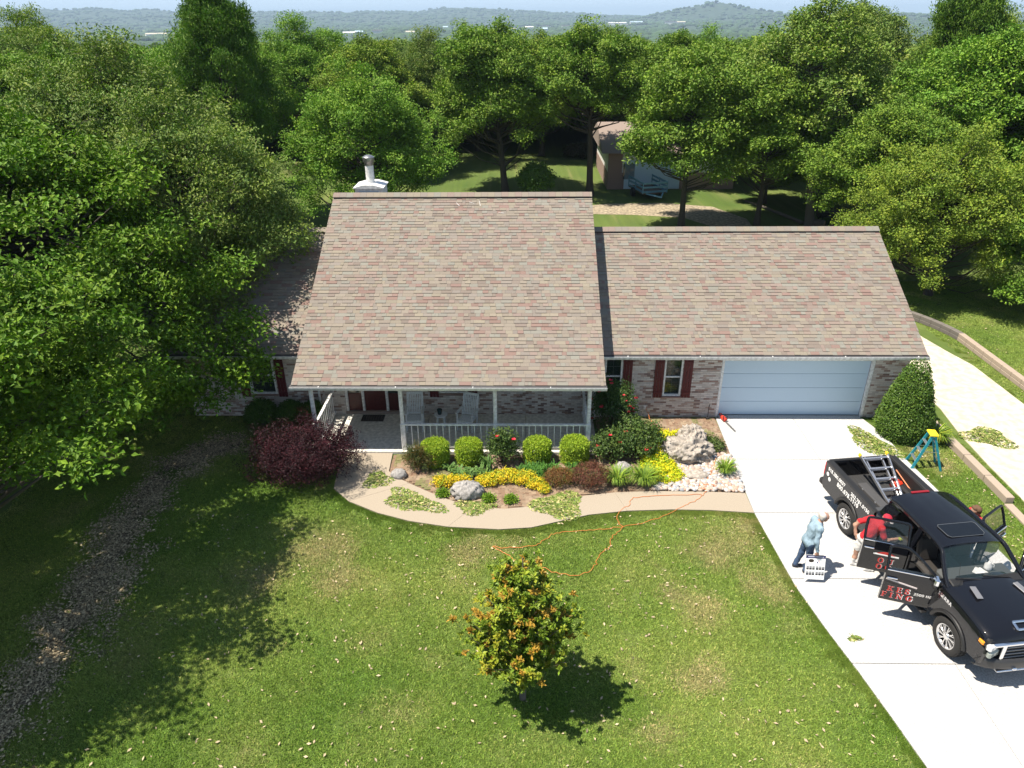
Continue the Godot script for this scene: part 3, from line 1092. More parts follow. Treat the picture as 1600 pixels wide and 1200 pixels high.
# crown and wood of a tree; opt keys: h, hb, r, clusters, per, cr (cluster radius), leaves, ll, lw, flat, sd, kind
func grow(o: Dictionary) -> Array:
	var r := RandomNumberGenerator.new()
	r.seed = o.sd
	var f := FastNoiseLite.new()
	f.seed = o.sd; f.frequency = 0.9
	var sp := []
	for i in 5:
		sp.append(sprig(o.leaves, Vector3(0.42, 0.24, 0.42) * o.get("sr", 1.0), o.ll, o.lw, o.get("up", 0.0), o.sd * 10 + i, o.get("tints", GREENS)))
	var g := Geo.new()
	var wood := Geo.new()
	var h: float = o.h
	var hb: float = o.hb
	var R: float = o.r
	var trunk_top := lerpf(hb, h, 0.72)
	var lean: Vector3 = Vector3(r.randfn() * 0.35, 0, r.randfn() * 0.35) * o.get("lean", 1.0)
	var tp := PackedVector3Array()
	var tr := PackedFloat32Array()
	var r0: float = o.get("trunk", 0.24)
	for i in 9:
		var t := i / 8.0
		tp.append(Vector3(lean.x * t * 2.0 + sin(t * 5.0 + o.sd) * 0.12 * t, trunk_top * t - 0.1, lean.z * t * 2.0 + cos(t * 4.0 + o.sd) * 0.12 * t))
		tr.append(lerpf(r0, r0 * 0.3, t) * (1.35 if i == 0 else 1.0))
	wood.tube(tp, tr, 9)
	var cedar: bool = o.get("cedar", false)
	var n: int = o.clusters
	for i in n:
		var d := ball_dir(r)
		if d.y < -0.55:
			d.y = -d.y
		var q := lerpf(0.45, 1.0, pow(r.randf(), 0.55)) * (0.86 + 0.42 * f.get_noise_3dv(d * 1.6))
		var e := Vector3(d.x * R, 0, d.z * R) * q
		var y := (h + hb) * 0.5 + d.y * (h - hb) * 0.5 * q
		if cedar:
			var t := clampf((y - hb) / (h - hb), 0, 1)
			e *= clampf(1.15 - t * 0.85, 0.15, 1.0)
		else:
			y -= e.length() / R * o.get("droop", 0.12) * (h - hb)
		var c := Vector3(e.x, y, e.z) + lean * 1.5
		var cr: float = o.cr * r.randf_range(0.7, 1.3)
		# limb
		var hub := clampf(y - e.length() * 0.55, hb * 0.7, trunk_top * 0.97)
		var tt := (hub + 0.1) / trunk_top * 8.0
		var k0 := clampi(int(tt), 0, 7)
		var st := tp[k0].lerp(tp[k0 + 1], clampf(tt - k0, 0, 1))
		var br := r0 * r.randf_range(0.13, 0.34)
		var mid := st.lerp(c, 0.5) + Vector3(r.randfn() * 0.2, -0.12 * e.length() * (0.0 if cedar else 1.0), r.randfn() * 0.2)
		wood.tube(PackedVector3Array([st, st.lerp(mid, 0.6), mid, mid.lerp(c, 0.6), c]), PackedFloat32Array([br, br * 0.75, br * 0.55, br * 0.35, 0.012]), 5, false)
		var per: int = o.per
		for j in per:
			var u := ball_dir(r) * pow(r.randf(), 0.4)
			u.y = u.y * o.get("flat", 0.55) + 0.1
			if cedar:
				u = Vector3(u.x * 0.7, u.y * 2.2, u.z * 0.7)
			var at := c + u * cr
			var s := r.randf_range(0.75, 1.25)
			var b := Basis(Vector3.UP, r.randf() * TAU) * Basis(Vector3.RIGHT, r.randfn() * 0.35 + clampf(-u.y * 0.3, -0.3, 0.3))
			if j % 5 == 0:
				wood.tube(PackedVector3Array([c - Vector3(0, 0.1, 0), c.lerp(at, 0.5), at]), PackedFloat32Array([0.014, 0.01, 0.005]), 3, false)
			var pick: Array = sp[r.randi() % 5]
			g.stamp(Transform3D(b.scaled(Vector3.ONE * s), at), pick[0], NONE, pick[1][r.randi() % pick[1].size()])
	for x: Vector3 in o.get("extra", []):
		var st := Vector3(0, x.y + 1.2, 0)
		wood.tube(PackedVector3Array([st, st.lerp(x, 0.5) + Vector3(0, 0.5, 0), x]), PackedFloat32Array([0.07, 0.045, 0.015]), 5, false)
		for j in 22:
			var u := ball_dir(r) * pow(r.randf(), 0.4)
			u.y *= 0.55
			var pick: Array = sp[r.randi() % 5]
			g.stamp(Transform3D(Basis(Vector3.UP, r.randf() * TAU) * Basis(Vector3.RIGHT, r.randfn() * 0.35), x + u * 1.05), pick[0], NONE, pick[1][r.randi() % pick[1].size()])
	g.n = PackedVector3Array()
	return [g.mesh(null), wood.mesh(null)]

var kinds := {}

func tree(called: String, kind: String, label: String, at: Vector3, turn: float, size: float, leaf: Material, bark: Material, group := "", high := 1.0) -> Node3D:
	var t := thing(called, label, "tree", at, turn, group)
	t.scale = Vector3(size, size * high, size)
	var c := put(t, "crown", kinds[kind][0])
	c.set_surface_override_material(0, leaf)
	var w := put(t, "trunk", kinds[kind][1])
	w.set_surface_override_material(0, bark)
	return t

func make_trees() -> void:
	var low := []
	for p: Vector3 in [Vector3(-9.2, 3.0, 2.2), Vector3(-9.6, 4.0, 2.0), Vector3(-10.5, 4.6, 2.6), Vector3(-8.95, 2.5, 1.6), Vector3(-10.4, 3.0, 3.2), Vector3(-11.4, 3.0, 4.2), Vector3(-9.6, 5.4, 0.5), Vector3(-10.2, 2.2, 2.4), Vector3(-12.0, 4.6, 4.5), Vector3(-12.5, 2.8, 6.0), Vector3(-9.2, 3.6, 0.9), Vector3(-11.2, 2.2, 3.2), Vector3(-10.3, 5.2, 1.0), Vector3(-12.6, 3.4, 5.2), Vector3(-11.0, 5.6, 2.4)]:
		low.append(p - Vector3(-15.9, 0, 0.4))
	kinds.oak = grow({h = 11.4, hb = 3.4, r = 7.4, clusters = 185, per = 13, cr = 1.0, leaves = 44, ll = 0.155, lw = 0.088, sd = 11, trunk = 0.36, flat = 0.45, droop = 0.30, extra = low})
	kinds.grey = grow({h = 11.5, hb = 1.6, r = 5.8, clusters = 185, per = 15, cr = 1.0, leaves = 36, ll = 0.15, lw = 0.075, sd = 12, trunk = 0.26, flat = 0.6})
	kinds.mid = grow({h = 12.2, hb = 2.2, r = 5.1, clusters = 175, per = 15, cr = 0.95, leaves = 36, ll = 0.17, lw = 0.10, sd = 13, trunk = 0.27, flat = 0.6})
	kinds.tall = grow({h = 12.2, hb = 4.4, r = 4.5, clusters = 130, per = 15, cr = 0.95, leaves = 36, ll = 0.17, lw = 0.10, sd = 23, trunk = 0.27, flat = 0.6})
	kinds.cedar = grow({h = 15.5, hb = 1.0, r = 5.6, clusters = 190, per = 13, cr = 0.8, leaves = 38, ll = 0.20, lw = 0.058, sd = 14, trunk = 0.32, up = 0.9, cedar = true, lean = 0.3})
	kinds.round = grow({h = 10.5, hb = 1.0, r = 5.2, clusters = 190, per = 15, cr = 0.9, leaves = 38, ll = 0.14, lw = 0.085, sd = 15, trunk = 0.24, flat = 0.7})
	kinds.slim = grow({h = 10.0, hb = 1.9, r = 3.7, clusters = 125, per = 15, cr = 0.85, leaves = 34, ll = 0.17, lw = 0.10, sd = 16, trunk = 0.19, flat = 0.6})
	kinds.open = grow({h = 13.5, hb = 3.4, r = 4.8, clusters = 130, per = 12, cr = 0.85, leaves = 32, ll = 0.18, lw = 0.10, sd = 17, trunk = 0.26, flat = 0.6, lean = 2.0})
	kinds.far = grow({h = 10.5, hb = 1.5, r = 4.3, clusters = 48, per = 7, cr = 1.25, leaves = 16, ll = 0.46, lw = 0.30, sd = 18, trunk = 0.22, sr = 1.6, flat = 0.7})
	var bright := leafy(0.078, 0.142, 0.012, 0.6)
	var grey := leafy(0.118, 0.166, 0.038, 0.6)
	var mid := leafy(0.112, 0.178, 0.024, 0.6)
	var dark := leafy(0.070, 0.130, 0.016, 0.6)
	var fresh := leafy(0.118, 0.205, 0.026, 0.6)
	var light := leafy(0.140, 0.200, 0.040, 0.55)
	var olive := leafy(0.138, 0.192, 0.026, 0.6)
	var wood: Material = M.bark
	var dw: Material = M.darkbark
	tree("oak_tree", "oak", "large bright green oak spreading over the mulch strip beside the bedroom window", Vector3(-15.9, 0, 0.4), 0.0, 1.0, bright, dw)
	tree("oak_tree", "oak", "large oak beside the front lawn shading the mulch strip", Vector3(-15.4, 0, 9.6), 2.1, 0.90, bright, dw, "", 1.0)
	tree("oak_tree", "grey", "grey green oak standing behind the large bright oak", Vector3(-18.0, 0, -11.0), 0.0, 1.04, grey, wood)
	tree("oak_tree", "grey", "small grey green oak overhanging the shaded bedroom roof", Vector3(-12.4, 0, -3.8), 2.6, 0.80, grey, wood, "", 1.12)
	tree("cedar_tree", "cedar", "tall dark green cedar rising above the other trees by the horizon", Vector3(-19.0, 0, -27.0), 0.3, 0.98, dark, dw)
	tree("maple_tree", "round", "rounded fresh green tree behind the chimney", Vector3(-10.0, 0, -24.0), 1.0, 0.97, fresh, dw)
	tree("oak_tree", "mid", "oak with one dark trunk on the back lawn behind the main ridge", Vector3(-1.6, 0, -35.0), 0.0, 1.04, mid, dw)
	tree("oak_tree", "tall", "oak beside the outbuilding's white gable wall", Vector3(4.9, 0, -34.2), 2.2, 1.02, mid, dw)
	tree("oak_tree", "slim", "slim oak standing in front of the outbuilding and blue trailer", Vector3(10.2, 0, -25.2), 0.0, 1.10, mid, dw)
	tree("oak_tree", "slim", "leafy young oak between the gravel yard and the leaning tree", Vector3(15.2, 0, -25.4), 1.9, 1.0, mid, dw)
	tree("oak_tree", "open", "tall pale green tree with bare grey limbs and leaning grey trunk", Vector3(18.6, 0, -25.2), 3.4, 1.03, light, wood)
	tree("oak_tree", "mid", "broad green oak behind the stack of logs", Vector3(24.6, 0, -21.5), 4.0, 1.0, fresh, dw)
	tree("oak_tree", "round", "low spreading tree beside the end of the garage roof", Vector3(19.9, 0, -12.2), 2.5, 0.76, olive, dw)
	tree("oak_tree", "grey", "olive green oak on the shaded bank above the retaining wall", Vector3(27.5, 0, -11.5), 1.0, 0.9, olive, dw)
	tree("oak_tree", "round", "low rounded tree on the shaded bank near the end of the garage", Vector3(24.6, 0, -8.6), 0.5, 0.80, fresh, dw, "", 0.85)
	tree("oak_tree", "mid", "dense dark oak behind the low spreading tree", Vector3(20.6, 0, -18.8), 0.9, 0.80, mid, dw, "", 0.9)
	tree("cedar_tree", "cedar", "dark cedar rising behind the trees near the logs", Vector3(28.5, 0, -30.0), 2.0, 0.98, dark, dw)
	tree("oak_tree", "grey", "tall yellowish green oak beyond the shaded bank", Vector3(33.0, 0, -22.0), 5.0, 1.22, olive, dw)
	tree("oak_tree", "oak", "wide oak shading the bank at the end of the retaining wall", Vector3(31.5, 0, -4.5), 5.2, 0.85, mid, dw)
	# the second rank behind the yard
	var back := [
		["mid", -27, -22, 0.95, 1.0, 0], ["grey", -33, -30, 1.0, 1.0, 1], ["round", -25, -36, 1.05, 1.1, 2], ["grey", -32, -12, 1.0, 0.95, 1], ["mid", -24, -4, 0.9, 0.85, 0], ["grey", -40, -42, 1.1, 1.05, 3],
		["mid", -14, -42, 0.95, 1.0, 3], ["grey", -9, -47, 1.0, 1.0, 1], ["round", -5, -55, 1.1, 1.02, 0], ["mid", 1.5, -52, 1.0, 0.95, 3], ["grey", 8, -56, 1.0, 1.0, 0], ["slim", 14, -38, 1.1, 1.0, 0],
		["mid", 20, -40, 1.0, 0.98, 0], ["grey", 26, -46, 1.1, 1.0, 1], ["slim", 12.5, -46, 1.15, 1.0, 0], ["round", 36, -42, 1.1, 1.2, 3], ["mid", 22, -33, 0.85, 0.9, 2], ["grey", -20, -47, 1.1, 1.0, 2],
		["mid", 44, -34, 1.2, 1.1, 0], ["mid", 33, -55, 1.1, 1.05, 1], ["round", 18, -58, 1.1, 0.98, 2], ["mid", -30, -52, 1.1, 1.05, 3], ["slim", 17.5, -31.5, 0.75, 0.7, 0], ["slim", 26.5, -26, 0.8, 0.8, 0]]
	var words := ["mid green oak standing before the tall dark cedar", "grey green oak farther back than the tall dark cedar", "fresh rounded tree right behind the tall dark cedar", "grey green oak behind the grey oak and the large bright oak", "mid green oak next to the large bright oak", "olive tree at the end of the row beyond the tall dark cedar",
		"olive tree behind the rounded tree near the chimney", "grey green oak between the rounded tree and the single trunk oak", "mid green tree on the far side of the back lawn", "olive tree closing the back lawn behind the single trunk oak", "mid green oak above the outbuilding roof", "slim mid green oak behind the young oak by the gravel yard",
		"mid green oak behind the tall pale tree", "grey green oak showing over the tall pale tree", "slim mid green oak behind the outbuilding", "olive tree beyond the dark cedar near the logs", "fresh green oak at the wood edge behind the logs", "grey fresh green oak beyond the rounded tree and cedar",
		"mid green oak far beyond the dark cedar near the logs", "grey green oak at the back behind the broad green oak", "fresh rounded tree behind the grey roofed house", "olive tree farthest back beyond the tall dark cedar", "small slim oak under the tall pale tree", "small slim oak between the broad green oak and dark cedar"]
	var lm := [mid, grey, fresh, olive]
	for i in back.size():
		var b: Array = back[i]
		tree("background_tree", b[0], words[i], Vector3(b[1], terrain(b[1], b[2]), b[2]), i * 1.7, b[3], lm[b[5]], dw, "trees in rows behind the yard", b[4])
	# far wood
	var r := RandomNumberGenerator.new()
	r.seed = 404
	var spots: Array[Transform3D] = []
	var cols: Array[Color] = []
	while spots.size() < 1500:
		var a := r.randf_range(-0.95, 0.95)
		var d := 58.0 + 480.0 * pow(r.randf(), 1.5)
		var x := sin(a) * d
		var z := -cos(a) * d
		if z > -48.0 and absf(x) < 30.0:
			continue
		if r.randf() < 0.25 and d > 250.0:
			continue
		var s := r.randf_range(0.8, 1.1)
		spots.append(Transform3D(Basis(Vector3.UP, r.randf() * TAU).scaled(Vector3(s, s * r.randf_range(0.85, 1.05), s)), Vector3(x, terrain(x, z) - 0.6, z)))
		var q := r.randf_range(0.8, 1.25)
		cols.append(Color(q * r.randf_range(0.85, 1.25), q, q * r.randf_range(0.8, 1.1)))
	var fm := leafy(0.092, 0.148, 0.026, 0.6)
	var mesh: ArrayMesh = kinds.far[0].duplicate()
	mesh.surface_set_material(0, fm)
	scatter(self, "far_wood", mesh, spots, cols, "wood of green treetops stretching towards the valley", "wood")

func scatter(parent: Node, called: String, mesh: Mesh, spots: Array[Transform3D], cols: Array[Color], label: String, cat: String) -> MultiMeshInstance3D:
	var mm := MultiMesh.new()
	mm.transform_format = MultiMesh.TRANSFORM_3D
	mm.use_colors = cols.size() > 0
	mm.mesh = mesh
	mm.instance_count = spots.size()
	for i in spots.size():
		mm.set_instance_transform(i, spots[i])
		if cols.size():
			mm.set_instance_color(i, cols[i])
	var o := MultiMeshInstance3D.new()
	o.multimesh = mm
	o.name = numbered(parent, called)
	parent.add_child(o, true)
	if label:
		tag(o, label, cat)
	return stuff(o)

# leaves set over a closed shape: at(u) gives [point, outward]
func shell(n: int, sp: Array, size: float, place: Callable, sd: int, sink := 0.12, spread := 0.5) -> Geo:
	var r := RandomNumberGenerator.new()
	r.seed = sd
	var g := Geo.new()
	for i in n:
		var q: Array = place.call(r)
		var o: Vector3 = q[1]
		var x := o.cross(Vector3(r.randfn(), r.randfn(), r.randfn())).normalized()
		var b := Basis(x, o, x.cross(o)) * Basis(Vector3.RIGHT, r.randfn() * spread)
		var pick: Array = sp[r.randi() % sp.size()]
		var s := size * r.randf_range(0.8, 1.2)
		g.stamp(Transform3D(b.scaled(Vector3.ONE * s), q[0] - o * sink * pow(r.randf(), 1.5)), pick[0], NONE, pick[1][r.randi() % pick[1].size()])
	g.n = PackedVector3Array()
	return g

func stems(n: int, h: float, spread: float, sd: int, thick := 0.012) -> Geo:
	var r := RandomNumberGenerator.new()
	r.seed = sd
	var g := Geo.new()
	for i in n:
		var a := r.randf() * TAU
		var d := Vector3(cos(a), 0, sin(a)) * spread * sqrt(r.randf())
		g.tube(PackedVector3Array([d * 0.12 - Vector3(0, 0.03, 0), d * 0.45 + Vector3(0, h * 0.45, 0), d + Vector3(0, h * r.randf_range(0.75, 1.0), 0)]), PackedFloat32Array([thick * 1.6, thick, thick * 0.4]), 5, false)
	return g

func bush(called: String, label: String, at: Vector3, foliage: Mesh, leaf: Material, stem: Geo, group := "") -> Node3D:
	var t := thing(called, label, "shrub" if not called.contains("flower") else "flowers", at, 0.0, group)
	var f := put(t, "foliage", foliage)
	f.set_surface_override_material(0, leaf)
	if stem:
		part(t, "stems", stem, M.darkbark)
	return t

# mound of foliage: ellipsoid with bumps
func mound(rx: float, ry: float, rz: float, lump: float, sd: int) -> Callable:
	var f := FastNoiseLite.new()
	f.seed = sd; f.frequency = 1.0
	return func(r: RandomNumberGenerator) -> Array:
		var d := ball_dir(r)
		if d.y < -0.2:
			d.y = -d.y
		var q := 1.0 + lump * f.get_noise_3dv(d * 2.2)
		return [Vector3(d.x * rx, ry * (0.42 + d.y * 0.58), d.z * rz) * q, Vector3(d.x / rx, d.y / ry, d.z / rz).normalized()]

# blades that arch out of one clump
func tuft(n: int, h: float, reach: float, w: float, sd: int, tints: Array) -> Geo:
	var r := RandomNumberGenerator.new()
	r.seed = sd
	var g := Geo.new()
	for i in n:
		var a := r.randf() * TAU
		var o := Vector3(cos(a), 0, sin(a))
		var s := Vector3(-o.z, 0, o.x) * w * 0.5
		var l := r.randf_range(0.6, 1.1)
		var hh := h * l * r.randf_range(0.7, 1.1)
		var p0 := o * reach * 0.12 * r.randf()
		var p1 := p0 + o * reach * 0.35 * l + Vector3(0, hh * 0.75, 0)
		var p2 := p0 + o * reach * 0.75 * l + Vector3(0, hh, 0)
		var p3 := p0 + o * reach * 1.1 * l + Vector3(0, hh * 0.72, 0)
		g.col = tints[r.randi() % tints.size()] * r.randf_range(0.8, 1.2) * 0.5
		g.quad(p0 - s, p0 + s, p1 + s, p1 - s)
		g.quad(p1 - s, p1 + s, p2 + s * 0.7, p2 - s * 0.7)
		g.ft(p2 - s * 0.7, p2 + s * 0.7, p3)
	return g

func make_garden() -> void:
	var W := [Color(1, 1, 1), Color(0.85, 0.9, 0.85), Color(1.2, 1.12, 0.9)]
	# clipped boxwood balls
	var tiny := []
	for i in 4:
		tiny.append(sprig(14, Vector3(0.05, 0.04, 0.05), 0.038, 0.024, 0.5, 300 + i, W))
	var drum := func(r: RandomNumberGenerator) -> Array:
		var f := r.randf()
		if f < 0.42:
			var a := r.randf() * TAU
			var q := 0.40 * sqrt(r.randf())
			return [Vector3(cos(a) * q, 0.76 - 0.10 * pow(q / 0.40, 4.0), sin(a) * q), Vector3(cos(a) * q * 0.8, 1, sin(a) * q * 0.8).normalized()]
		var a2 := r.randf() * TAU
		var y := r.randf_range(0.06, 0.68)
		var rr := 0.42 - 0.03 * pow(absf(y - 0.4) / 0.35, 2.0)
		return [Vector3(cos(a2) * rr, y, sin(a2) * rr), Vector3(cos(a2), 0.15, sin(a2)).normalized()]
	var box := shell(1500, tiny, 1.0, drum, 41, 0.09).mesh(null)
	var boxleaf := leafy(0.200, 0.285, 0.024, 0.5)
	var first := bush("boxwood_shrub", "clipped round boxwood next to the spiky bronze juniper", Vector3(-2.80, 0.03, 2.98), box, boxleaf, stems(9, 0.6, 0.3, 5))
	first.set_meta("group", "clipped boxwoods in front of the porch railing")
	copy(first, "boxwood_shrub", "clipped round boxwood beside the second porch post", Vector3(-1.76, 0.03, 2.90), 1.0, 0.97)
	copy(first, "boxwood_shrub", "clipped round boxwood between the rose bush and the dark green lilies", Vector3(0.36, 0.03, 2.86), 2.0, 1.0)
	copy(first, "boxwood_shrub", "clipped round boxwood with a brownish face by the end porch post", Vector3(1.52, 0.03, 2.84), 3.0, 1.03)
	# clipped cone at the garage corner
	var conesp := []
	for i in 4:
		conesp.append(sprig(16, Vector3(0.09, 0.06, 0.09), 0.065, 0.036, 0.5, 320 + i, W))
	var cone := func(r: RandomNumberGenerator) -> Array:
		var t := 1.0 - sqrt(r.randf())
		var a := r.randf() * TAU
		var y := 0.08 + t * 2.72
		var q := 0.92 * pow(1.0 - t, 0.62) * (0.78 + 0.22 * smoothstep(0.0, 0.22, t)) + 0.03
		return [Vector3(cos(a) * q, y, sin(a) * q), Vector3(cos(a), 0.35, sin(a)).normalized()]
	bush("cone_shrub", "large clipped cone shaped evergreen at the garage corner", Vector3(12.42, 0, 1.12), shell(2300, conesp, 1.0, cone, 42, 0.14).mesh(null), leafy(0.075, 0.135, 0.026, 0.38), stems(12, 2.4, 0.25, 6, 0.03))
	# red leaf maple by the porch corner
	var red := []
	for i in 4:
		red.append(sprig(28, Vector3(0.20, 0.08, 0.20), 0.07, 0.026, -0.2, 340 + i, [Color(1, 1, 1), Color(0.7, 0.7, 0.75), Color(1.9, 1.35, 1.4)]))
	bush("japanese_maple", "dark purple weeping maple beside the porch corner", Vector3(-6.62, 0, 3.75), shell(1300, red, 1.0, mound(1.5, 1.55, 1.25, 0.7, 8), 43, 0.8).mesh(null), leafy(0.026, 0.0085, 0.012, 0.55), stems(14, 1.3, 1.0, 7, 0.025))
	# foundation shrubs by the bedroom window
	var leafsp := []
	for i in 4:
		leafsp.append(sprig(16, Vector3(0.10, 0.07, 0.10), 0.075, 0.045, 0.3, 360 + i, W))
	var dk := leafy(0.045, 0.092, 0.018, 0.5)
	var found := bush("foundation_shrub", "clipped dark shrub under the bedroom window", Vector3(-9.0, 0, 0.62), shell(420, leafsp, 1.0, mound(0.52, 0.85, 0.45, 0.12, 3), 44).mesh(null), dk, stems(7, 0.6, 0.3, 8))
	copy(found, "foundation_shrub", "clipped dark shrub under the shutter of the bedroom window", Vector3(-8.05, 0, 0.52), 1.2, 0.92)
	copy(found, "foundation_shrub", "clipped dark shrub against the porch side railing", Vector3(-7.25, 0, 0.62), 2.2, 0.95)
	# rose bushes
	var rose := []
	for i in 4:
		rose.append(sprig(16, Vector3(0.16, 0.12, 0.16), 0.075, 0.05, 0.2, 380 + i, W))
	var rl := leafy(0.058, 0.098, 0.026, 0.42)
	var rdk := leafy(0.042, 0.078, 0.022, 0.45)
	rose_bush("rose_bush", "tall dark rose bush with red flowers at the porch corner and brick wall", Vector3(2.92, 0, 1.0), 0.72, 1.75, 0.70, rose, rdk, 51, 16, 420)
	rose_bush("rose_bush", "leafy green rose bush with two red flowers beside the golden ground cover", Vector3(3.45, 0, 2.45), 0.85, 1.15, 0.72, rose, rl, 52, 5, 430)
	rose_bush("rose_bush", "rose bush with pink buds in front of the end porch post", Vector3(2.62, 0, 2.65), 0.55, 0.95, 0.5, rose, rl, 53, 3, 230)
	rose_bush("rose_bush", "loose rose bush with one red bud before the middle porch post", Vector3(-0.70, 0, 2.95), 0.52, 1.15, 0.42, rose, rl, 54, 2, 210)
	# barberry
	var barb := []
	for i in 4:
		barb.append(sprig(18, Vector3(0.09, 0.09, 0.09), 0.04, 0.02, 0.5, 400 + i, [Color(1, 1, 1), Color(0.75, 0.8, 0.8), Color(1.2, 1.1, 1), Color(0.8, 1.7, 0.8)]))
	var bl := leafy(0.125, 0.052, 0.036, 0.6)
	bush("barberry_shrub", "large rusty red barberry mound beside the path", Vector3(1.92, 0.02, 4.12), shell(560, barb, 1.0, mound(0.52, 0.66, 0.46, 0.15, 4), 45).mesh(null), bl, stems(12, 0.5, 0.4, 9))
	bush("barberry_shrub", "small red and yellow barberry beside the dark green lilies", Vector3(1.0, 0.02, 4.05), shell(330, barb, 1.0, mound(0.46, 0.46, 0.34, 0.25, 6), 46).mesh(null), leafy(0.15, 0.075, 0.03, 0.6), stems(9, 0.35, 0.35, 10))
	# bronze juniper
	var jun := []
	for i in 4:
		jun.append(sprig(18, Vector3(0.05, 0.16, 0.05), 0.13, 0.016, 1.15, 420 + i, [Color(1, 1, 1), Color(1.5, 0.9, 0.7), Color(0.8, 1.0, 0.8)]))
	bush("juniper_shrub", "spiky bronze green juniper next to the small round rock", Vector3(-3.25, 0.02, 3.25), shell(210, jun, 1.0, mound(0.42, 0.66, 0.36, 0.3, 9), 47, 0.3, 0.3).mesh(null), leafy(0.085, 0.088, 0.032, 0.6), stems(10, 0.5, 0.3, 11))
	# golden ground cover
	var gold := []
	for i in 4:
		gold.append(sprig(18, Vector3(0.10, 0.05, 0.10), 0.055, 0.036, 0.6, 440 + i, [Color(1.5, 1.45, 1), Color(1.6, 1.35, 0.9), Color(1.1, 1.15, 0.9), Color(0.6, 0.95, 1.2)]))
	var gm := leafy(0.44, 0.40, 0.02, 0.5)
	var patch := Geo.new()
	for q: Array in [[4.62, 2.0, 0.75, 0.42, 0.5], [4.15, 2.45, 0.55, 0.36, 0.6], [4.05, 3.15, 0.5, 0.30, 0.6], [4.25, 3.65, 0.45, 0.22, 0.45], [3.75, 1.95, 0.4, 0.36, 0.4], [5.1, 1.75, 0.4, 0.36, 0.35]]:
		var m := shell(int(420 * q[2]), gold, 1.0, mound(q[2], q[3], q[4], 0.3, int(q[0] * 100)), int(q[1] * 50), 0.1)
		patch.stamp(Transform3D(Basis(), Vector3(q[0], 0.03, q[1])), m.v, NONE, m.k)
	patch.n = PackedVector3Array()
	bush("golden_shrub", "bright golden yellow ground cover spreading beside the pale boulder", Vector3.ZERO, patch.mesh(null), gm, null)
	var p2 := Geo.new()
	for q: Array in [[-2.35, 4.15, 0.42, 0.26, 0.22], [-1.95, 4.05, 0.3, 0.22, 0.2]]:
		var m := shell(int(300 * q[2]), gold, 0.9, mound(q[2], q[3], q[4], 0.35, int(absf(q[0]) * 100)), 61, 0.08)
		p2.stamp(Transform3D(Basis(), Vector3(q[0], 0.03, q[1])), m.v, NONE, m.k)
	p2.n = PackedVector3Array()
	var om := leafy(0.40, 0.31, 0.025, 0.5)
	bush("golden_shrub", "small golden spirea behind the grey split rock", Vector3.ZERO, p2.mesh(null), om, null)
	var p3 := Geo.new()
	for q: Array in [[-1.15, 4.08, 0.34, 0.24, 0.24], [-0.6, 3.9, 0.45, 0.30, 0.28], [-0.05, 3.98, 0.42, 0.30, 0.28], [0.3, 4.2, 0.3, 0.22, 0.22]]:
		var m := shell(int(340 * q[2]), gold, 0.9, mound(q[2], q[3], q[4], 0.3, int(absf(q[0]) * 90)), 62, 0.08)
		p3.stamp(Transform3D(Basis(), Vector3(q[0], 0.03, q[1])), m.v, NONE, m.k)
	p3.n = PackedVector3Array()
	bush("golden_shrub", "long row of golden orange spirea in the middle of the bed", Vector3.ZERO, p3.mesh(null), om, null)
	bush("golden_shrub", "single tiny golden spirea at the end of the golden row", Vector3(0.55, 0.02, 4.48), shell(60, gold, 0.8, mound(0.18, 0.2, 0.16, 0.2, 3), 63, 0.06).mesh(null), om, null)
	# sedum cushions
	var se := shell(70, tiny, 1.3, mound(0.17, 0.17, 0.15, 0.2, 5), 64, 0.05).mesh(null)
	var sm := leafy(0.12, 0.21, 0.02, 0.5)
	bush("sedum_plant", "small bright green cushion plant beside the small golden spirea", Vector3(-2.42, 0.02, 4.68), se, sm, null)
	bush("sedum_plant", "tiny bright green cushion plant in bare soil just past the split rock", Vector3(-1.06, 0.02, 4.92), se, sm, null)
	bush("sedum_plant", "tiny bright green cushion plant in bare soil before the golden row", Vector3(-0.42, 0.02, 4.96), se, sm, null)
	# strap leaved plants
	var lily := leafy(0.052, 0.135, 0.022, 0.65)
	var lg := Geo.new()
	var r := RandomNumberGenerator.new()
	r.seed = 91
	for i in 34:
		var t := tuft(26, 0.30, 0.22, 0.03, 900 + i, W)
		lg.stamp(Transform3D(Basis(Vector3.UP, r.randf() * 6.0), Vector3(r.randf_range(-0.95, 0.95), 0, r.randf_range(-0.30, 0.30))), t.v, t.n, t.k)
	bush("lily_plant", "drift of dark green lilies below the clipped boxwoods", Vector3(0.72, 0.03, 3.62), lg.mesh(null), lily, null)
	var hg := Geo.new()
	for i in 16:
		var t := tuft(15, 0.24, 0.26, 0.055, 960 + i, W)
		hg.stamp(Transform3D(Basis(Vector3.UP, r.randf() * 6.0), Vector3(r.randf_range(-0.75, 0.75), 0, r.randf_range(-0.22, 0.22))), t.v, t.n, t.k)
	bush("hosta_plant", "low row of broad leaved green plants before the boxwoods", Vector3(-1.85, 0.03, 3.62), hg.mesh(null), leafy(0.072, 0.135, 0.035, 0.65), null)
	bush("hosta_plant", "single upright leafy plant at the end of the broad leaved row", Vector3(-1.15, 0.03, 3.42), tuft(46, 0.46, 0.26, 0.06, 990, W).mesh(null), leafy(0.072, 0.135, 0.035, 0.65), null)
	var YW := [Color(1, 1, 1), Color(1.5, 1.3, 1.2), Color(0.75, 0.85, 0.8)]
	var dm := leafy(0.115, 0.185, 0.022, 0.65)
	bush("daylily_clump", "grassy yellow green clump beside the large barberry", Vector3(2.72, 0.02, 4.08), tuft(240, 0.50, 0.46, 0.022, 71, YW).mesh(null), dm, null)
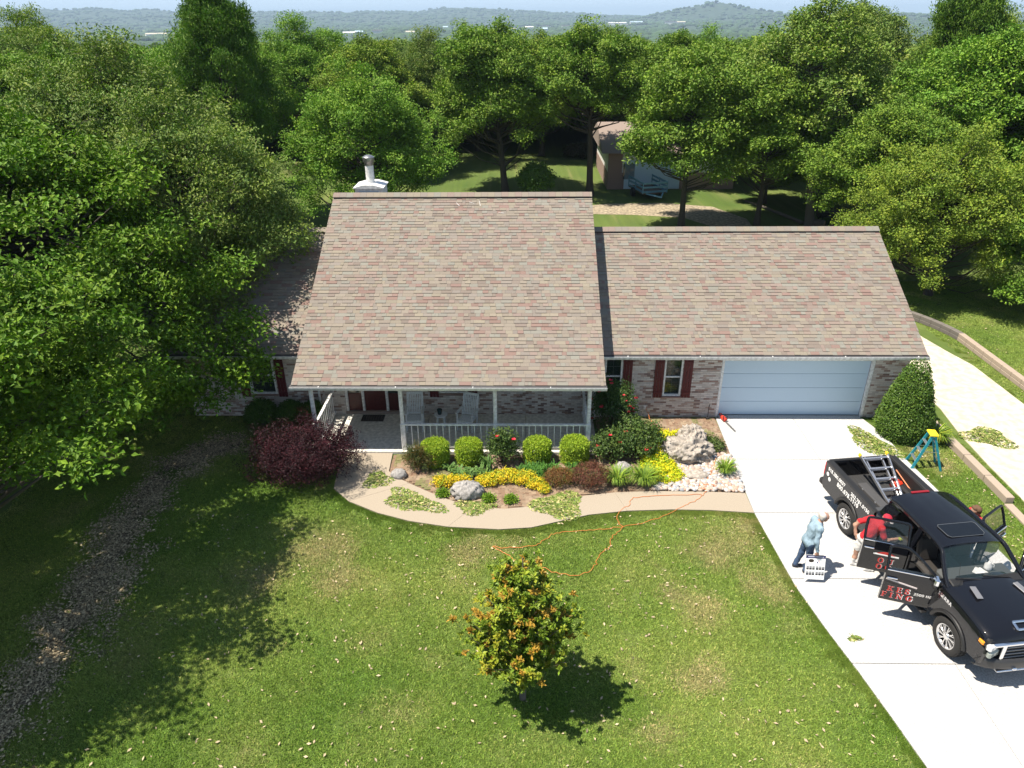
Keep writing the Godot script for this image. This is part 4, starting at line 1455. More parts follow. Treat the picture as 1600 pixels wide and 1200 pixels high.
	bush("daylily_clump", "grassy yellow green clump beside the river rocks and golden cover", Vector3(3.50, 0.02, 4.08), tuft(280, 0.52, 0.50, 0.022, 72, YW).mesh(null), dm, null)
	bush("daylily_clump", "small grassy clump among the river rocks at the driveway edge", Vector3(6.03, 0.04, 3.55), tuft(200, 0.42, 0.36, 0.022, 73, YW).mesh(null), dm, null)
	bush("daylily_clump", "yellow tipped grassy clump beside the clipped cone", Vector3(13.25, 0.02, 1.55), tuft(320, 0.50, 0.55, 0.026, 74, [Color(1, 1, 1), Color(2.0, 1.4, 1.0), Color(0.75, 0.85, 0.8)]).mesh(null), dm, null)
	bush("fern_shrub", "low dark feathery shrub beside the river rocks and driveway", Vector3(5.85, 0.03, 2.1), shell(170, leafsp, 0.9, mound(0.48, 0.36, 0.36, 0.3, 7), 75, 0.2).mesh(null), leafy(0.07, 0.105, 0.03, 0.5), null)
	bush("flower_plant", "tall slim plant with pink flowers against the brick wall", Vector3(2.62, 0.02, 0.35), shell(45, rose, 0.8, mound(0.22, 1.3, 0.2, 0.3, 9), 76, 0.2).mesh(null), rdk, stems(8, 1.2, 0.12, 12, 0.008))
	# bushes behind the house
	bush("back_shrub", "leafy light green bush on the back lawn beside the oak trunk", Vector3(0.75, 0, -34.0), shell(520, leafsp, 2.4, mound(1.35, 2.3, 1.3, 0.3, 9), 77, 0.5).mesh(null), leafy(0.085, 0.15, 0.03, 0.5), stems(8, 1.6, 0.6, 13, 0.03))
	bush("back_shrub", "dark reddish shrub in the shade of the far back lawn", Vector3(5.4, 0, -50.5), shell(260, leafsp, 2.4, mound(1.6, 1.3, 1.2, 0.25, 10), 78, 0.3).mesh(null), leafy(0.05, 0.045, 0.03, 0.6), stems(8, 0.9, 0.6, 14, 0.03))
	# young tree on the lawn
	var lt := []
	for i in 5:
		lt.append(sprig(20, Vector3(0.12, 0.10, 0.12), 0.095, 0.045, 0.45, 460 + i, [Color(0.52, 1.10, 0.95), Color(0.42, 0.95, 0.85), Color(0.70, 1.28, 1.0), Color(0.98, 0.92, 1.1), Color(0.78, 1.2, 0.9)], 1.0))
	var crown := Geo.new()
	var wood := Geo.new()
	var r2 := RandomNumberGenerator.new()
	r2.seed = 8
	wood.tube(PackedVector3Array([Vector3(0, -0.05, 0), Vector3(0.01, 0.8, 0), Vector3(-0.02, 1.8, 0.02), Vector3(0.02, 2.8, 0), Vector3(0, 3.7, 0)]), PackedFloat32Array([0.075, 0.05, 0.04, 0.028, 0.01]), 8)
	for i in 150:
		var y0 := r2.randf_range(0.75, 3.3)
		var t := (y0 - 0.75) / 2.55
		var reach := lerpf(1.22, 0.30, pow(t, 1.4)) * r2.randf_range(0.55, 1.08)
		var a := i * 2.39996 + r2.randfn() * 0.2
		var e := Vector3(cos(a) * reach, y0 + reach * r2.randf_range(0.5, 1.0), sin(a) * reach)
		var m := Vector3(cos(a) * reach * 0.55, y0 + reach * 0.18, sin(a) * reach * 0.55)
		wood.tube(PackedVector3Array([Vector3(0, y0, 0), m, e]), PackedFloat32Array([0.016, 0.010, 0.004]), 4, false)
		var nn := int(5 + reach * 9.0)
		for j in nn:
			var s := float(j + 1) / nn
			var p := Vector3(0, y0, 0).lerp(m, minf(s * 2.0, 1.0)) if s < 0.5 else m.lerp(e, (s - 0.5) * 2.0)
			p += Vector3(r2.randfn(), r2.randfn() * 0.7, r2.randfn()) * 0.075
			var pick: Array = lt[r2.randi() % 5]
			var tip := s > 0.74 and r2.randf() < 0.38
			var ci: int = 3 + r2.randi() % 2 if tip else r2.randi() % 3
			crown.stamp(Transform3D(Basis(Vector3.UP, r2.randf() * TAU).scaled(Vector3.ONE * r2.randf_range(0.8, 1.2)), p), pick[0], NONE, pick[1][ci])
	crown.n = PackedVector3Array()
	var yt := thing("young_tree", "young broadleaf tree with orange tipped leaves in the front lawn", "tree", Vector3(-0.05, 0, 11.6))
	part(yt, "crown", crown, leafy(0.270, 0.180, 0.022, 0.45))
	part(yt, "trunk", wood, M.bark)

func rose_bush(called: String, label: String, at: Vector3, rx: float, h: float, rz: float, sp: Array, leaf: Material, sd: int, blooms: int, n: int) -> void:
	var t := bush(called, label, at, shell(n, sp, 1.0, mound(rx, h, rz, 0.45, sd), sd, 0.45).mesh(null), leaf, stems(10, h * 0.9, rx * 0.8, sd, 0.01))
	var r := RandomNumberGenerator.new()
	r.seed = sd
	var place := mound(rx * 1.02, h * 1.02, rz * 1.02, 0.45, sd)
	var petal := mat(0.62, 0.02, 0.045, 0.55)
	for i in blooms:
		var q: Array = place.call(r)
		var p: Vector3 = q[0]
		var o: Vector3 = q[1]
		if p.z < -rz * 0.2:
			p.z = -p.z; o.z = -o.z
		var g := Geo.new()
		for k in 8:
			var a := k * 2.4
			var d := Vector3(cos(a), 0.35 + 0.06 * k, sin(a)).normalized()
			var s := Vector3(-sin(a), 0, cos(a)) * 0.03
			g.quad(p - s * 0.3, p + s * 0.3, p + d * 0.055 + s, p + d * 0.055 - s)
			g.ft(p + d * 0.055 - s, p + d * 0.055 + s, p + d * 0.075)
		part(t, "flower", g, petal)

# ------------------------------------------------------------------ ground cover
func make_grass() -> void:
	var r := RandomNumberGenerator.new()
	r.seed = 2024
	var g := Geo.new()
	for i in 420:
		var a := r.randf() * TAU
		var d := 0.34 * sqrt(r.randf())
		var p := Vector3(cos(a) * d, 0, sin(a) * d)
		var b := r.randf() * TAU
		var s := Vector3(cos(b), 0, sin(b)) * r.randf_range(0.006, 0.010)
		var l := Vector3(r.randfn() * 0.03, r.randf_range(0.022, 0.05), r.randfn() * 0.03)
		g.col = Color(0.45, 0.45, 0.45) * r.randf_range(0.75, 1.35)
		if r.randf() < 0.08:
			g.col = Color(1.0, 0.75, 1.0)
		g.ft(p - s, p + s, p + l)
	g.n = PackedVector3Array()
	var m := leafy(1, 1, 1, 0.55, 0.25)
	var spots: Array[Transform3D] = []
	var cols: Array[Color] = []
	var z := -14.0
	while z < 14.6:
		var st := 0.30 if z > 2.0 else 0.42
		var x := -14.5
		while x < 25.0:
			var p := Vector2(x + r.randf_range(-0.15, 0.15), z + r.randf_range(-0.15, 0.15))
			x += st if x < 15.0 else 0.42
			if p.x < 17.0 and p.x > 12.0 and p.y > 6.0 and p.x > 15.5:
				continue
			var ok := true
			for o: Vector2 in [Vector2(0, 0), Vector2(0.24, 0), Vector2(-0.24, 0), Vector2(0, 0.24), Vector2(0, -0.24)]:
				if not on_lawn(p + o):
					ok = false
			if not ok:
				for q in 9:
					var e := p + Vector2(r.randf_range(-0.24, 0.24), r.randf_range(-0.24, 0.24))
					if on_lawn(e) and on_lawn(e + Vector2(0.05, 0.05)) and on_lawn(e - Vector2(0.05, 0.05)):
						spots.append(Transform3D(Basis(Vector3.UP, r.randf() * TAU).scaled(Vector3(0.30, 0.8, 0.30)), Vector3(e.x, 0.0, e.y)))
						cols.append(lawn_col(e.x, e.y) * r.randf_range(2.9, 3.7))
				continue
			spots.append(Transform3D(Basis(Vector3.UP, r.randf() * TAU), Vector3(p.x, 0.0, p.y)))
			var c := lawn_col(p.x, p.y) * r.randf_range(3.1, 3.6)
			cols.append(c)
		z += st
	# ragged fringe where the lawn meets the paving
	for edge: Array in [PATH_OUT, DRIVE.slice(2)]:
		for i in edge.size() - 1:
			var a: Vector2 = edge[i]
			var b: Vector2 = edge[i + 1]
			var nn := int(a.distance_to(b) / 0.10)
			for j in nn:
				var p := a.lerp(b, float(j) / nn)
				var side := (b - a).orthogonal().normalized()
				if edge == PATH_OUT:
					side = -side
				if not on_lawn(p + side * 0.2):
					side = -side
				p += side * 0.10
				if p.y < 2.6 or p.y > 14.5:
					continue
				spots.append(Transform3D(Basis(Vector3.UP, r.randf() * TAU).scaled(Vector3(0.30, r.randf_range(0.9, 1.3), 0.30)), Vector3(p.x, 0.005, p.y)))
				cols.append(lawn_col(p.x, p.y) * 3.6)
	scatter(self, "lawn_grass", g.mesh(m), spots, cols, "short green grass of the lawns around the house", "grass")
	# dry leaves lying about
	var leaf := Geo.new()
	leaf.col = Color(1, 1, 1)
	leaf.ft(Vector3(-0.045, 0, 0), Vector3(0, 0.008, 0.022), Vector3(0.05, 0.014, 0))
	leaf.ft(Vector3(-0.045, 0, 0), Vector3(0.05, 0.014, 0), Vector3(0, 0.012, -0.022))
	var lm := leafy(1, 1, 1, 0.7, 0.1)
	var ls: Array[Transform3D] = []
	var lc: Array[Color] = []
	while ls.size() < 1150:
		var p := Vector2(r.randf_range(-9.6, 7.3), r.randf_range(5.6, 14.5))
		if ls.size() > 850:
			p = Vector2(r.randf_range(14.2, 24), r.randf_range(-11, 5)) if r.randf() < 0.6 else Vector2(r.randf_range(11.8, 13.6), r.randf_range(2, 12))
		if not on_lawn(p):
			continue
		if nb.get_noise_2d(p.x * 0.6, p.y * 0.6) + r.randf_range(-0.3, 0.6) < 0.0:
			continue
		var s := r.randf_range(0.5, 1.15)
		ls.append(Transform3D((Basis(Vector3.UP, r.randf() * TAU) * Basis(Vector3.RIGHT, r.randfn() * 0.6)).scaled(Vector3.ONE * s), Vector3(p.x, 0.04, p.y)))
		var q := r.randf_range(0.7, 1.3)
		lc.append(Color(0.42 * q, 0.34 * q, 0.22 * q))
	scatter(self, "fallen_leaves", leaf.mesh(lm), ls, lc, "dry tan leaves scattered over the lawn", "leaves")
	ls = []
	lc = []
	while ls.size() < 24000:
		var p := Vector2(r.randf_range(-12.2, -8), r.randf_range(0.8, 14.5)) + Vector2(r.randfn(), r.randfn()) * 0.15
		if not in_litter(p - Vector2(r.randfn(), r.randfn()) * 0.16):
			continue
		var s := r.randf_range(0.35, 0.95)
		ls.append(Transform3D((Basis(Vector3.UP, r.randf() * TAU) * Basis(Vector3.RIGHT, r.randfn() * 0.7)).scaled(Vector3.ONE * s), Vector3(p.x, r.randf_range(0.012, 0.06), p.y)))
		var q := r.randf_range(0.35, 1.25)
		lc.append(Color(0.46 * q, 0.38 * q, 0.24 * q))
	scatter(self, "leaf_litter", leaf.mesh(lm), ls, lc, "brown leaf litter covering the mulch strip under the oaks", "leaves")
	# twig and bark scraps in the bed
	ls = []
	lc = []
	while ls.size() < 2600:
		var p := Vector2(r.randf_range(-4.2, 6.5), r.randf_range(0.1, 5.3))
		if not Geometry2D.is_point_in_polygon(p, bed_poly):
			continue
		var s := r.randf_range(0.3, 0.8)
		ls.append(Transform3D((Basis(Vector3.UP, r.randf() * TAU) * Basis(Vector3.RIGHT, r.randfn() * 0.5)).scaled(Vector3(s, s, s * 0.6)), Vector3(p.x, r.randf_range(0.045, 0.07), p.y)))
		var q := r.randf_range(0.5, 1.5)
		lc.append(Color(0.30 * q, 0.21 * q, 0.14 * q))
	scatter(self, "bark_mulch", leaf.mesh(lm), ls, lc, "brown bark scraps strewn over the planting bed", "mulch")

func clippings(label: String, c: Vector2, rx: float, rz: float, turn: float, n: int, h: float, y: float, sd: int) -> void:
	var r := RandomNumberGenerator.new()
	r.seed = sd
	var g := Geo.new()
	for i in n:
		var a := r.randf() * TAU
		var d := pow(r.randf(), 0.62)
		var p := Vector2(cos(a) * rx * d, sin(a) * rz * d) * (1.0 + 0.25 * sin(a * 3.0 + sd))
		p = p.rotated(turn)
		var q := r.randf_range(0.6, 1.35)
		var t := r.randf()
		g.col = (Color(0.20, 0.25, 0.055) if t < 0.45 else (Color(0.11, 0.18, 0.035) if t < 0.75 else Color(0.42, 0.38, 0.17))) * q
		var b := Basis(Vector3.UP, r.randf() * TAU) * Basis(Vector3.RIGHT, r.randfn() * 0.5)
		var l := r.randf_range(0.03, 0.075)
		var w := l * r.randf_range(0.2, 0.42)
		var o := Vector3(c.x + p.x, y + 0.004 + h * (1.0 - d) * r.randf(), c.y + p.y)
		var e := [o + b * Vector3(-l, 0, 0), o + b * Vector3(0, 0.008, w), o + b * Vector3(l, 0.004, 0), o + b * Vector3(0, 0.008, -w)]
		g.ft(e[0], e[1], e[2])
		g.ft(e[0], e[2], e[3])
	g.n = PackedVector3Array()
	tag(part(self, "clippings_pile", g, leafy(1, 1, 1, 0.55, 0.2)), label, "clippings", "", "stuff")

func rock_mesh(sd: int, s: Vector3, rough: float, rings := 12) -> Geo:
	var f := FastNoiseLite.new()
	f.seed = sd; f.frequency = 1.1; f.fractal_octaves = 4
	f.fractal_type = FastNoiseLite.FRACTAL_RIDGED if rough > 0.3 else FastNoiseLite.FRACTAL_FBM
	var g := Geo.new()
	var rows := []
	for i in rings + 1:
		var t := -PI / 2 + PI * i / rings
		var line := PackedVector3Array()
		for j in rings * 2:
			var a := TAU * j / (rings * 2)
			var d := Vector3(cos(t) * cos(a), sin(t), -cos(t) * sin(a))
			line.append(d * s * (1.0 + rough * f.get_noise_3dv(d * 1.5)))
		rows.append(line)
	g.grid(rows, true)
	return g

func make_rocks() -> void:
	var pale := grained(mat(0.56, 0.50, 0.43, 0.95), blotch, 1.3)
	var greyr := grained(mat(0.50, 0.48, 0.46, 0.95), blotch, 2.0)
	var b := thing("boulder", "large pale pitted limestone boulder beside the river rocks", "boulder", Vector3(5.05, 0.02, 2.5))
	part(b, "lower_rock", _shift(rock_mesh(5, Vector3(0.74, 0.44, 0.46), 0.40, 40), Vector3(-0.05, 0.20, 0.12)), pale)
	part(b, "upper_rock", _shift(rock_mesh(8, Vector3(0.40, 0.38, 0.34), 0.40, 36), Vector3(0.24, 0.36, -0.46)), pale)
	tag(part(self, "garden_rock", _shift(rock_mesh(15, Vector3(0.24, 0.18, 0.20), 0.22), Vector3(-3.84, 0.10, 3.72)), greyr), "small round grey rock at the path corner", "rock")
	tag(part(self, "garden_rock", _shift(rock_mesh(16, Vector3(0.42, 0.28, 0.28), 0.4, 18), Vector3(-1.70, 0.12, 4.62)), greyr), "split grey white rock before the golden row", "rock")
	tag(part(self, "garden_rock", _shift(rock_mesh(17, Vector3(0.40, 0.13, 0.22), 0.25), Vector3(5.12, 0.10, 3.72)), pale), "flat pale rock lying on the river rocks", "rock")
	tag(part(self, "garden_rock", _shift(rock_mesh(18, Vector3(0.28, 0.22, 0.22), 0.3), Vector3(2.98, 0.08, 3.35)), greyr), "half hidden grey rock between rose bush and daylily clumps", "rock")
	# river rocks
	var base := rock_mesh(20, Vector3(0.06, 0.035, 0.045), 0.15, 5)
	var area := PackedVector2Array([Vector2(3.72, 4.38), Vector2(6.36, 4.44), Vector2(6.45, 2.55), Vector2(6.0, 2.42), Vector2(5.6, 2.75), Vector2(4.9, 2.95), Vector2(4.5, 3.2), Vector2(4.1, 3.9)])
	var r := RandomNumberGenerator.new()
	r.seed = 66
	var sp: Array[Transform3D] = []
	var cl: Array[Color] = []
	while sp.size() < 1500:
		var p := Vector2(r.randf_range(3.6, 6.5), r.randf_range(2.3, 4.5))
		if not Geometry2D.is_point_in_polygon(p, area):
			continue
		var s := r.randf_range(0.6, 1.6)
		sp.append(Transform3D((Basis(Vector3.UP, r.randf() * TAU) * Basis(Vector3.RIGHT, r.randfn() * 0.3)).scaled(Vector3.ONE * s), Vector3(p.x, r.randf_range(0.05, 0.10), p.y)))
		var t := r.randf()
		var c := Color(0.46, 0.42, 0.385) if t < 0.5 else (Color(0.40, 0.32, 0.26) if t < 0.7 else (Color(0.28, 0.30, 0.33) if t < 0.85 else Color(0.38, 0.25, 0.19)))
		cl.append(c * r.randf_range(0.75, 1.2))
	scatter(self, "river_rocks", base.mesh(tinted(0.8)), sp, cl, "white and tan river rocks beside the driveway", "rocks")

func _shift(g: Geo, d: Vector3) -> Geo:
	g.v = Transform3D(Basis(), d) * g.v
	return g

# ------------------------------------------------------------------ porch furniture and yard tools
func rocking_chair(label: String, at: Vector3, turn: float) -> void:
	var c := thing("rocking_chair", label, "chair", at, turn, "rocking chairs on the porch")
	var m: Material = M.chair
	for s: float in [-1.0, 1.0]:
		var g := Geo.new()
		var pts := PackedVector3Array()
		for i in 9:
			var t := -1.0 + i * 0.25
			pts.append(Vector3(0.26 * s, 0.02 + 0.07 * t * t, t * 0.45 - 0.05))
		g.tube(pts, PackedFloat32Array([0.02]), 6)
		part(c, "rocker", g, m)
		var f := Geo.new()
		f.bar(Vector3(0.26 * s, 0.04, 0.24), Vector3(0.26 * s, 0.66, 0.22), 0.045, 0.045)
		part(c, "leg", f, m)
		var b := Geo.new()
		b.bar(Vector3(0.26 * s, 0.04, -0.22), Vector3(0.26 * s, 0.42, -0.24), 0.045, 0.045)
		part(c, "leg", b, m)
		var p := Geo.new()
		p.bar(Vector3(0.26 * s, 0.40, -0.22), Vector3(0.25 * s, 1.14, -0.46), 0.045, 0.04)
		part(c, "back_post", p, m)
		var a := Geo.new()
		a.rbox(Vector3(0.28 * s, 0.68, -0.03), Vector3(0.09, 0.025, 0.58), 0.008)
		part(c, "arm_rest", a, m)
	for i in 7:
		var g := Geo.new()
		g.rbox(Vector3(0, 0.425 - 0.004 * i, 0.22 - i * 0.072), Vector3(0.54, 0.02, 0.06), 0.005)
		part(c, "seat_slat", g, m)
	var fr := Geo.new()
	fr.rbox(Vector3(0, 0.38, 0.24), Vector3(0.5, 0.07, 0.025), 0.005)
	part(c, "seat_rail", fr, m)
	for i in 8:
		var g := Geo.new()
		var x := -0.205 + i * 0.0586
		g.bar(Vector3(x, 0.44, -0.245), Vector3(x, 1.08, -0.45), 0.036, 0.014, Vector3(0, 0.3, 1))
		part(c, "back_slat", g, m)
	for q: Array in [[0.46, -0.25, 0.06], [1.11, -0.458, 0.09]]:
		var g := Geo.new()
		g.rbox(Vector3(0, q[0], q[1]), Vector3(0.5, q[2], 0.03), 0.006, Basis(Vector3.RIGHT, -0.31))
		part(c, "back_rail", g, m)

func make_objects() -> void:
	rocking_chair("light grey slatted rocking chair beside the entry door and corner post", Vector3(-3.70, 0.105, 1.0), 0.05)
	rocking_chair("light grey slatted rocking chair under the porch window's end", Vector3(-1.95, 0.105, 1.05), -0.30)
	var t := thing("side_table", "small round light grey table between the rocking chairs", "table", Vector3(-2.85, 0.105, 0.85))
	var g := Geo.new()
	g.lathe([Vector2(0.001, 0.44), Vector2(0.22, 0.44), Vector2(0.23, 0.45), Vector2(0.23, 0.465), Vector2(0.22, 0.475), Vector2(0.001, 0.475)], 24)
	part(t, "tabletop", g, M.chair)
	for i in 4:
		var l := Geo.new()
		var a := PI / 4 + i * PI / 2
		l.bar(Vector3(cos(a) * 0.19, 0, sin(a) * 0.19), Vector3(cos(a) * 0.14, 0.44, sin(a) * 0.14), 0.04, 0.04)
		part(t, "leg", l, M.chair)
	var pot := Geo.new()
	pot.lathe([Vector2(0.001, 0.0), Vector2(0.065, 0.0), Vector2(0.085, 0.15), Vector2(0.09, 0.16), Vector2(0.09, 0.18), Vector2(0.075, 0.18), Vector2(0.07, 0.14), Vector2(0.001, 0.14)], 18, Transform3D(Basis(), Vector3(-2.88, 0.581, 0.87)))
	tag(part(self, "flower_pot", pot, mat(0.012, 0.035, 0.04, 0.25)), "dark teal glazed pot on the small round table", "pot")
	# doormat
	var mat_t := thing("doormat", "black patterned doormat in front of the entry door", "doormat", Vector3(-5.27, 0.107, 0.34))
	var mb := Geo.new()
	mb.rbox(Vector3(0, 0.008, 0), Vector3(0.78, 0.014, 0.46), 0.004)
	part(mat_t, "backing", mb, grained(mat(0.10, 0.09, 0.085, 0.95), grain, 12.0))
	for i in 9:
		var s := Geo.new()
		s.tube(PackedVector3Array([Vector3(-0.34 + i * 0.085, 0.019, -0.18), Vector3(-0.36 + i * 0.085, 0.019, 0.0), Vector3(-0.34 + i * 0.085, 0.019, 0.18)]), PackedFloat32Array([0.012]), 5)
		part(mat_t, "scroll", s, M.dark)
	# step ladder
	var teal := grained(mat(0.015, 0.30, 0.38, 0.5), mottle, 2.0)
	var yel := mat(0.80, 0.62, 0.02, 0.5)
	var sl := thing("step_ladder", "teal fibreglass step ladder with a yellow cap on the side lawn", "ladder", Vector3(12.25, 0.0, 3.0), -1.72)
	for s: float in [-1.0, 1.0]:
		var a := Geo.new()
		a.bar(Vector3(0.25 * s, 0.0, 0.42), Vector3(0.14 * s, 1.16, 0.04), 0.03, 0.075, Vector3.RIGHT.cross(Vector3(0, 1, -0.3)))
		part(sl, "front_rail", a, teal)
		var b := Geo.new()
		b.bar(Vector3(0.24 * s, 0.0, -0.42), Vector3(0.13 * s, 1.14, -0.04), 0.03, 0.06, Vector3.RIGHT.cross(Vector3(0, 1, 0.3)))
		part(sl, "rear_rail", b, teal)
		var sp := Geo.new()
		sp.bar(Vector3(0.19 * s, 0.62, 0.22), Vector3(0.19 * s, 0.62, -0.21), 0.012, 0.02)
		part(sl, "spreader", sp, M.alu)
	for i in 3:
		var y := 0.29 + i * 0.29
		var h := Geo.new()
		h.rbox(Vector3(0, y, 0.42 - y * 0.328), Vector3(0.46 - y * 0.14, 0.03, 0.085), 0.005)
		part(sl, "step", h, M.alu)
		var br := Geo.new()
		br.bar(Vector3(-0.22 + y * 0.08, y, -0.42 + y * 0.33), Vector3(0.22 - y * 0.08, y, -0.42 + y * 0.33), 0.02, 0.03)
		part(sl, "rear_brace", br, M.alu)
	var cp := Geo.new()
	cp.rbox(Vector3(0, 1.18, 0), Vector3(0.36, 0.06, 0.24), 0.015)
	part(sl, "cap", cp, yel)
	# orange extension cord: from the wall to the path, then over the lawn
	var orange := mat(0.62, 0.19, 0.045, 0.6)
	var cord := Geo.new()
	var way := [Vector3(4.13, 0.38, 0.05), Vector3(4.2, 0.25, 0.16), Vector3(4.35, 0.07, 0.6), Vector3(4.75, 0.07, 1.2), Vector3(5.5, 0.07, 1.35), Vector3(5.95, 0.09, 2.0), Vector3(5.9, 0.13, 2.9), Vector3(5.4, 0.12, 4.0), Vector3(5.2, 0.06, 4.55), Vector3(4.75, 0.055, 4.98), Vector3(4.3, 0.05, 5.28), Vector3(3.6, 0.045, 5.75), Vector3(2.75, 0.045, 6.05), Vector3(2.1, 0.045, 6.2), Vector3(1.4, 0.045, 6.28), Vector3(0.9, 0.045, 6.35), Vector3(0.55, 0.045, 6.62), Vector3(0.2, 0.045, 6.9), Vector3(-0.5, 0.045, 7.0), Vector3(-0.85, 0.045, 6.95), Vector3(-0.55, 0.045, 7.2), Vector3(-0.25, 0.045, 7.45)]
	cord.tube(_curve(way, 6, 0.02), PackedFloat32Array([0.0075]), 5)
	tag(part(self, "extension_cord", cord, orange), "orange extension cord from the brick wall over the path to the young tree", "cord")
	var c2 := Geo.new()
	var way2 := [Vector3(5.1, 0.065, 4.6), Vector3(4.4, 0.06, 4.62), Vector3(3.5, 0.06, 4.72), Vector3(3.05, 0.055, 4.85), Vector3(2.95, 0.055, 5.1), Vector3(2.62, 0.045, 5.45), Vector3(2.55, 0.045, 5.85), Vector3(2.62, 0.045, 6.15), Vector3(2.3, 0.045, 6.55), Vector3(2.2, 0.045, 6.95), Vector3(1.9, 0.045, 7.25), Vector3(1.75, 0.045, 7.65), Vector3(1.35, 0.045, 8.0), Vector3(0.85, 0.045, 7.95), Vector3(0.3, 0.045, 7.7), Vector3(-0.3, 0.045, 7.75)]
	c2.tube(_curve(way2, 6, 0.02), PackedFloat32Array([0.0075]), 5)
	tag(part(self, "extension_cord", c2, orange), "orange extension cord looping over the lawn beside the young tree", "cord")
	var c3 := Geo.new()
	var way3 := [Vector3(5.25, 0.08, 4.5)]
	for i in 22:
		var a := i * 0.85
		way3.append(Vector3(5.35 + cos(a) * (0.12 + 0.012 * i), 0.10 + 0.004 * (i % 5), 4.30 + sin(a) * 0.13))
	c3.tube(_curve(way3, 4, 0.0), PackedFloat32Array([0.0075]), 5)
	tag(part(self, "cord_coil", c3, orange), "tangle of orange cord on the river rocks by the path", "cord")
	# hedge trimmer by the garage corner
	var ht := thing("hedge_trimmer", "red hedge trimmer lying on the driveway by the garage corner", "hedge trimmer", Vector3(6.78, 0.036, 0.30), 0.25)
	var b1 := Geo.new()
	b1.rbox(Vector3(0, 0.08, 0), Vector3(0.13, 0.13, 0.26), 0.03)
	part(ht, "motor", b1, mat(0.62, 0.045, 0.02, 0.35))
	var b2 := Geo.new()
	b2.tube(PackedVector3Array([Vector3(-0.07, 0.06, 0.1), Vector3(-0.07, 0.2, 0.08), Vector3(0, 0.24, 0.06), Vector3(0.07, 0.2, 0.08), Vector3(0.07, 0.06, 0.1)]), PackedFloat32Array([0.016]), 6)
	part(ht, "front_handle", b2, M.blackplastic)
	var b3 := Geo.new()
	b3.tube(PackedVector3Array([Vector3(0, 0.10, -0.1), Vector3(0, 0.16, -0.2), Vector3(0, 0.12, -0.3), Vector3(0, 0.05, -0.26), Vector3(0, 0.04, -0.12)]), PackedFloat32Array([0.02]), 6)
	part(ht, "rear_handle", b3, mat(0.62, 0.045, 0.02, 0.35))
	var b4 := Geo.new()
	b4.box(Vector3(0, 0.035, 0.47), Vector3(0.035, 0.008, 0.66))
	for i in 14:
		b4.box(Vector3(0, 0.041, 0.18 + i * 0.045), Vector3(0.085, 0.006, 0.012))
	part(ht, "blade", b4, mat(0.30, 0.29, 0.28, 0.4, 0.8))
	# green hose guide in the rocks
	var hg := Geo.new()
	var hp := []
	for i in 16:
		hp.append(Vector3(5.75 + cos(i * 0.9) * 0.16, 0.115 + 0.006 * i * 0.3, 2.62 + sin(i * 0.9) * 0.09))
	hg.tube(_curve(hp, 4, 0.0), PackedFloat32Array([0.014]), 6)
	tag(part(self, "garden_hose", hg, mat(0.01, 0.16, 0.11, 0.45)), "short coil of dark green hose on the river rocks", "hose")
	# iron hook stand and bird feeder pole
	var ps := Geo.new()
	ps.tube(PackedVector3Array([Vector3(6.25, 0, 0.22), Vector3(6.25, 0.5, 0.22), Vector3(6.27, 0.62, 0.22)]), PackedFloat32Array([0.012]), 6)
	ps.rbox(Vector3(6.25, 0.06, 0.22), Vector3(0.12, 0.12, 0.08), 0.02)
	tag(part(self, "garden_post", ps, M.blackplastic), "small black post against the brick beside the garage door", "post")
	var fp := Geo.new()
	fp.tube(PackedVector3Array([Vector3(2.55, 0, 0.6), Vector3(2.55, 1.5, 0.6), Vector3(2.60, 1.62, 0.62), Vector3(2.7, 1.62, 0.64), Vector3(2.74, 1.52, 0.65)]), PackedFloat32Array([0.010]), 6)
	tag(part(self, "shepherd_hook", fp, M.blackplastic), "thin black shepherd hook standing in the tall rose bush", "hook")
	# heaps of cut leaves
	clippings("heap of cut leaves on the path before the juniper", Vector2(-4.45, 3.95), 0.42, 0.45, 0.0, 520, 0.05, 0.045, 1)
	clippings("long heap of cut leaves on the curve of the path", Vector2(-3.25, 5.0), 0.95, 0.42, 0.45, 1300, 0.05, 0.045, 2)
	clippings("heap of cut leaves at the bed edge before the split rock", Vector2(-1.45, 5.25), 0.55, 0.34, 0.1, 700, 0.05, 0.045, 3)
	clippings("broad heap of cut leaves across the path by the barberries", Vector2(0.95, 5.15), 0.72, 0.62, -0.2, 2000, 0.06, 0.045, 4)
	clippings("heap of cut leaves on the white driveway beside the clipped cone", Vector2(11.25, 1.75), 0.48, 1.0, -0.42, 1700, 0.09, 0.036, 5)
	clippings("heap of cut leaves on the cream side driveway", Vector2(15.15, 1.35), 0.75, 0.60, 0.4, 1500, 0.10, 0.03, 6)
	clippings("few yellow leaves dropped on the white driveway edge", Vector2(7.35, 9.95), 0.16, 0.10, 0.0, 60, 0.02, 0.036, 7)

func _curve(p: Array, n: int, wob: float) -> PackedVector3Array:
	var r := RandomNumberGenerator.new()
	r.seed = p.size() * 7
	var o := PackedVector3Array()
	for i in p.size() - 1:
		var a: Vector3 = p[maxi(i - 1, 0)]
		var b: Vector3 = p[i]
		var c: Vector3 = p[i + 1]
		var d: Vector3 = p[mini(i + 2, p.size() - 1)]
		for j in n:
			var q := b.cubic_interpolate(c, a, d, float(j) / n)
			o.append(q + Vector3(r.randfn() * wob, 0, r.randfn() * wob))
	o.append(p[-1])
	return o

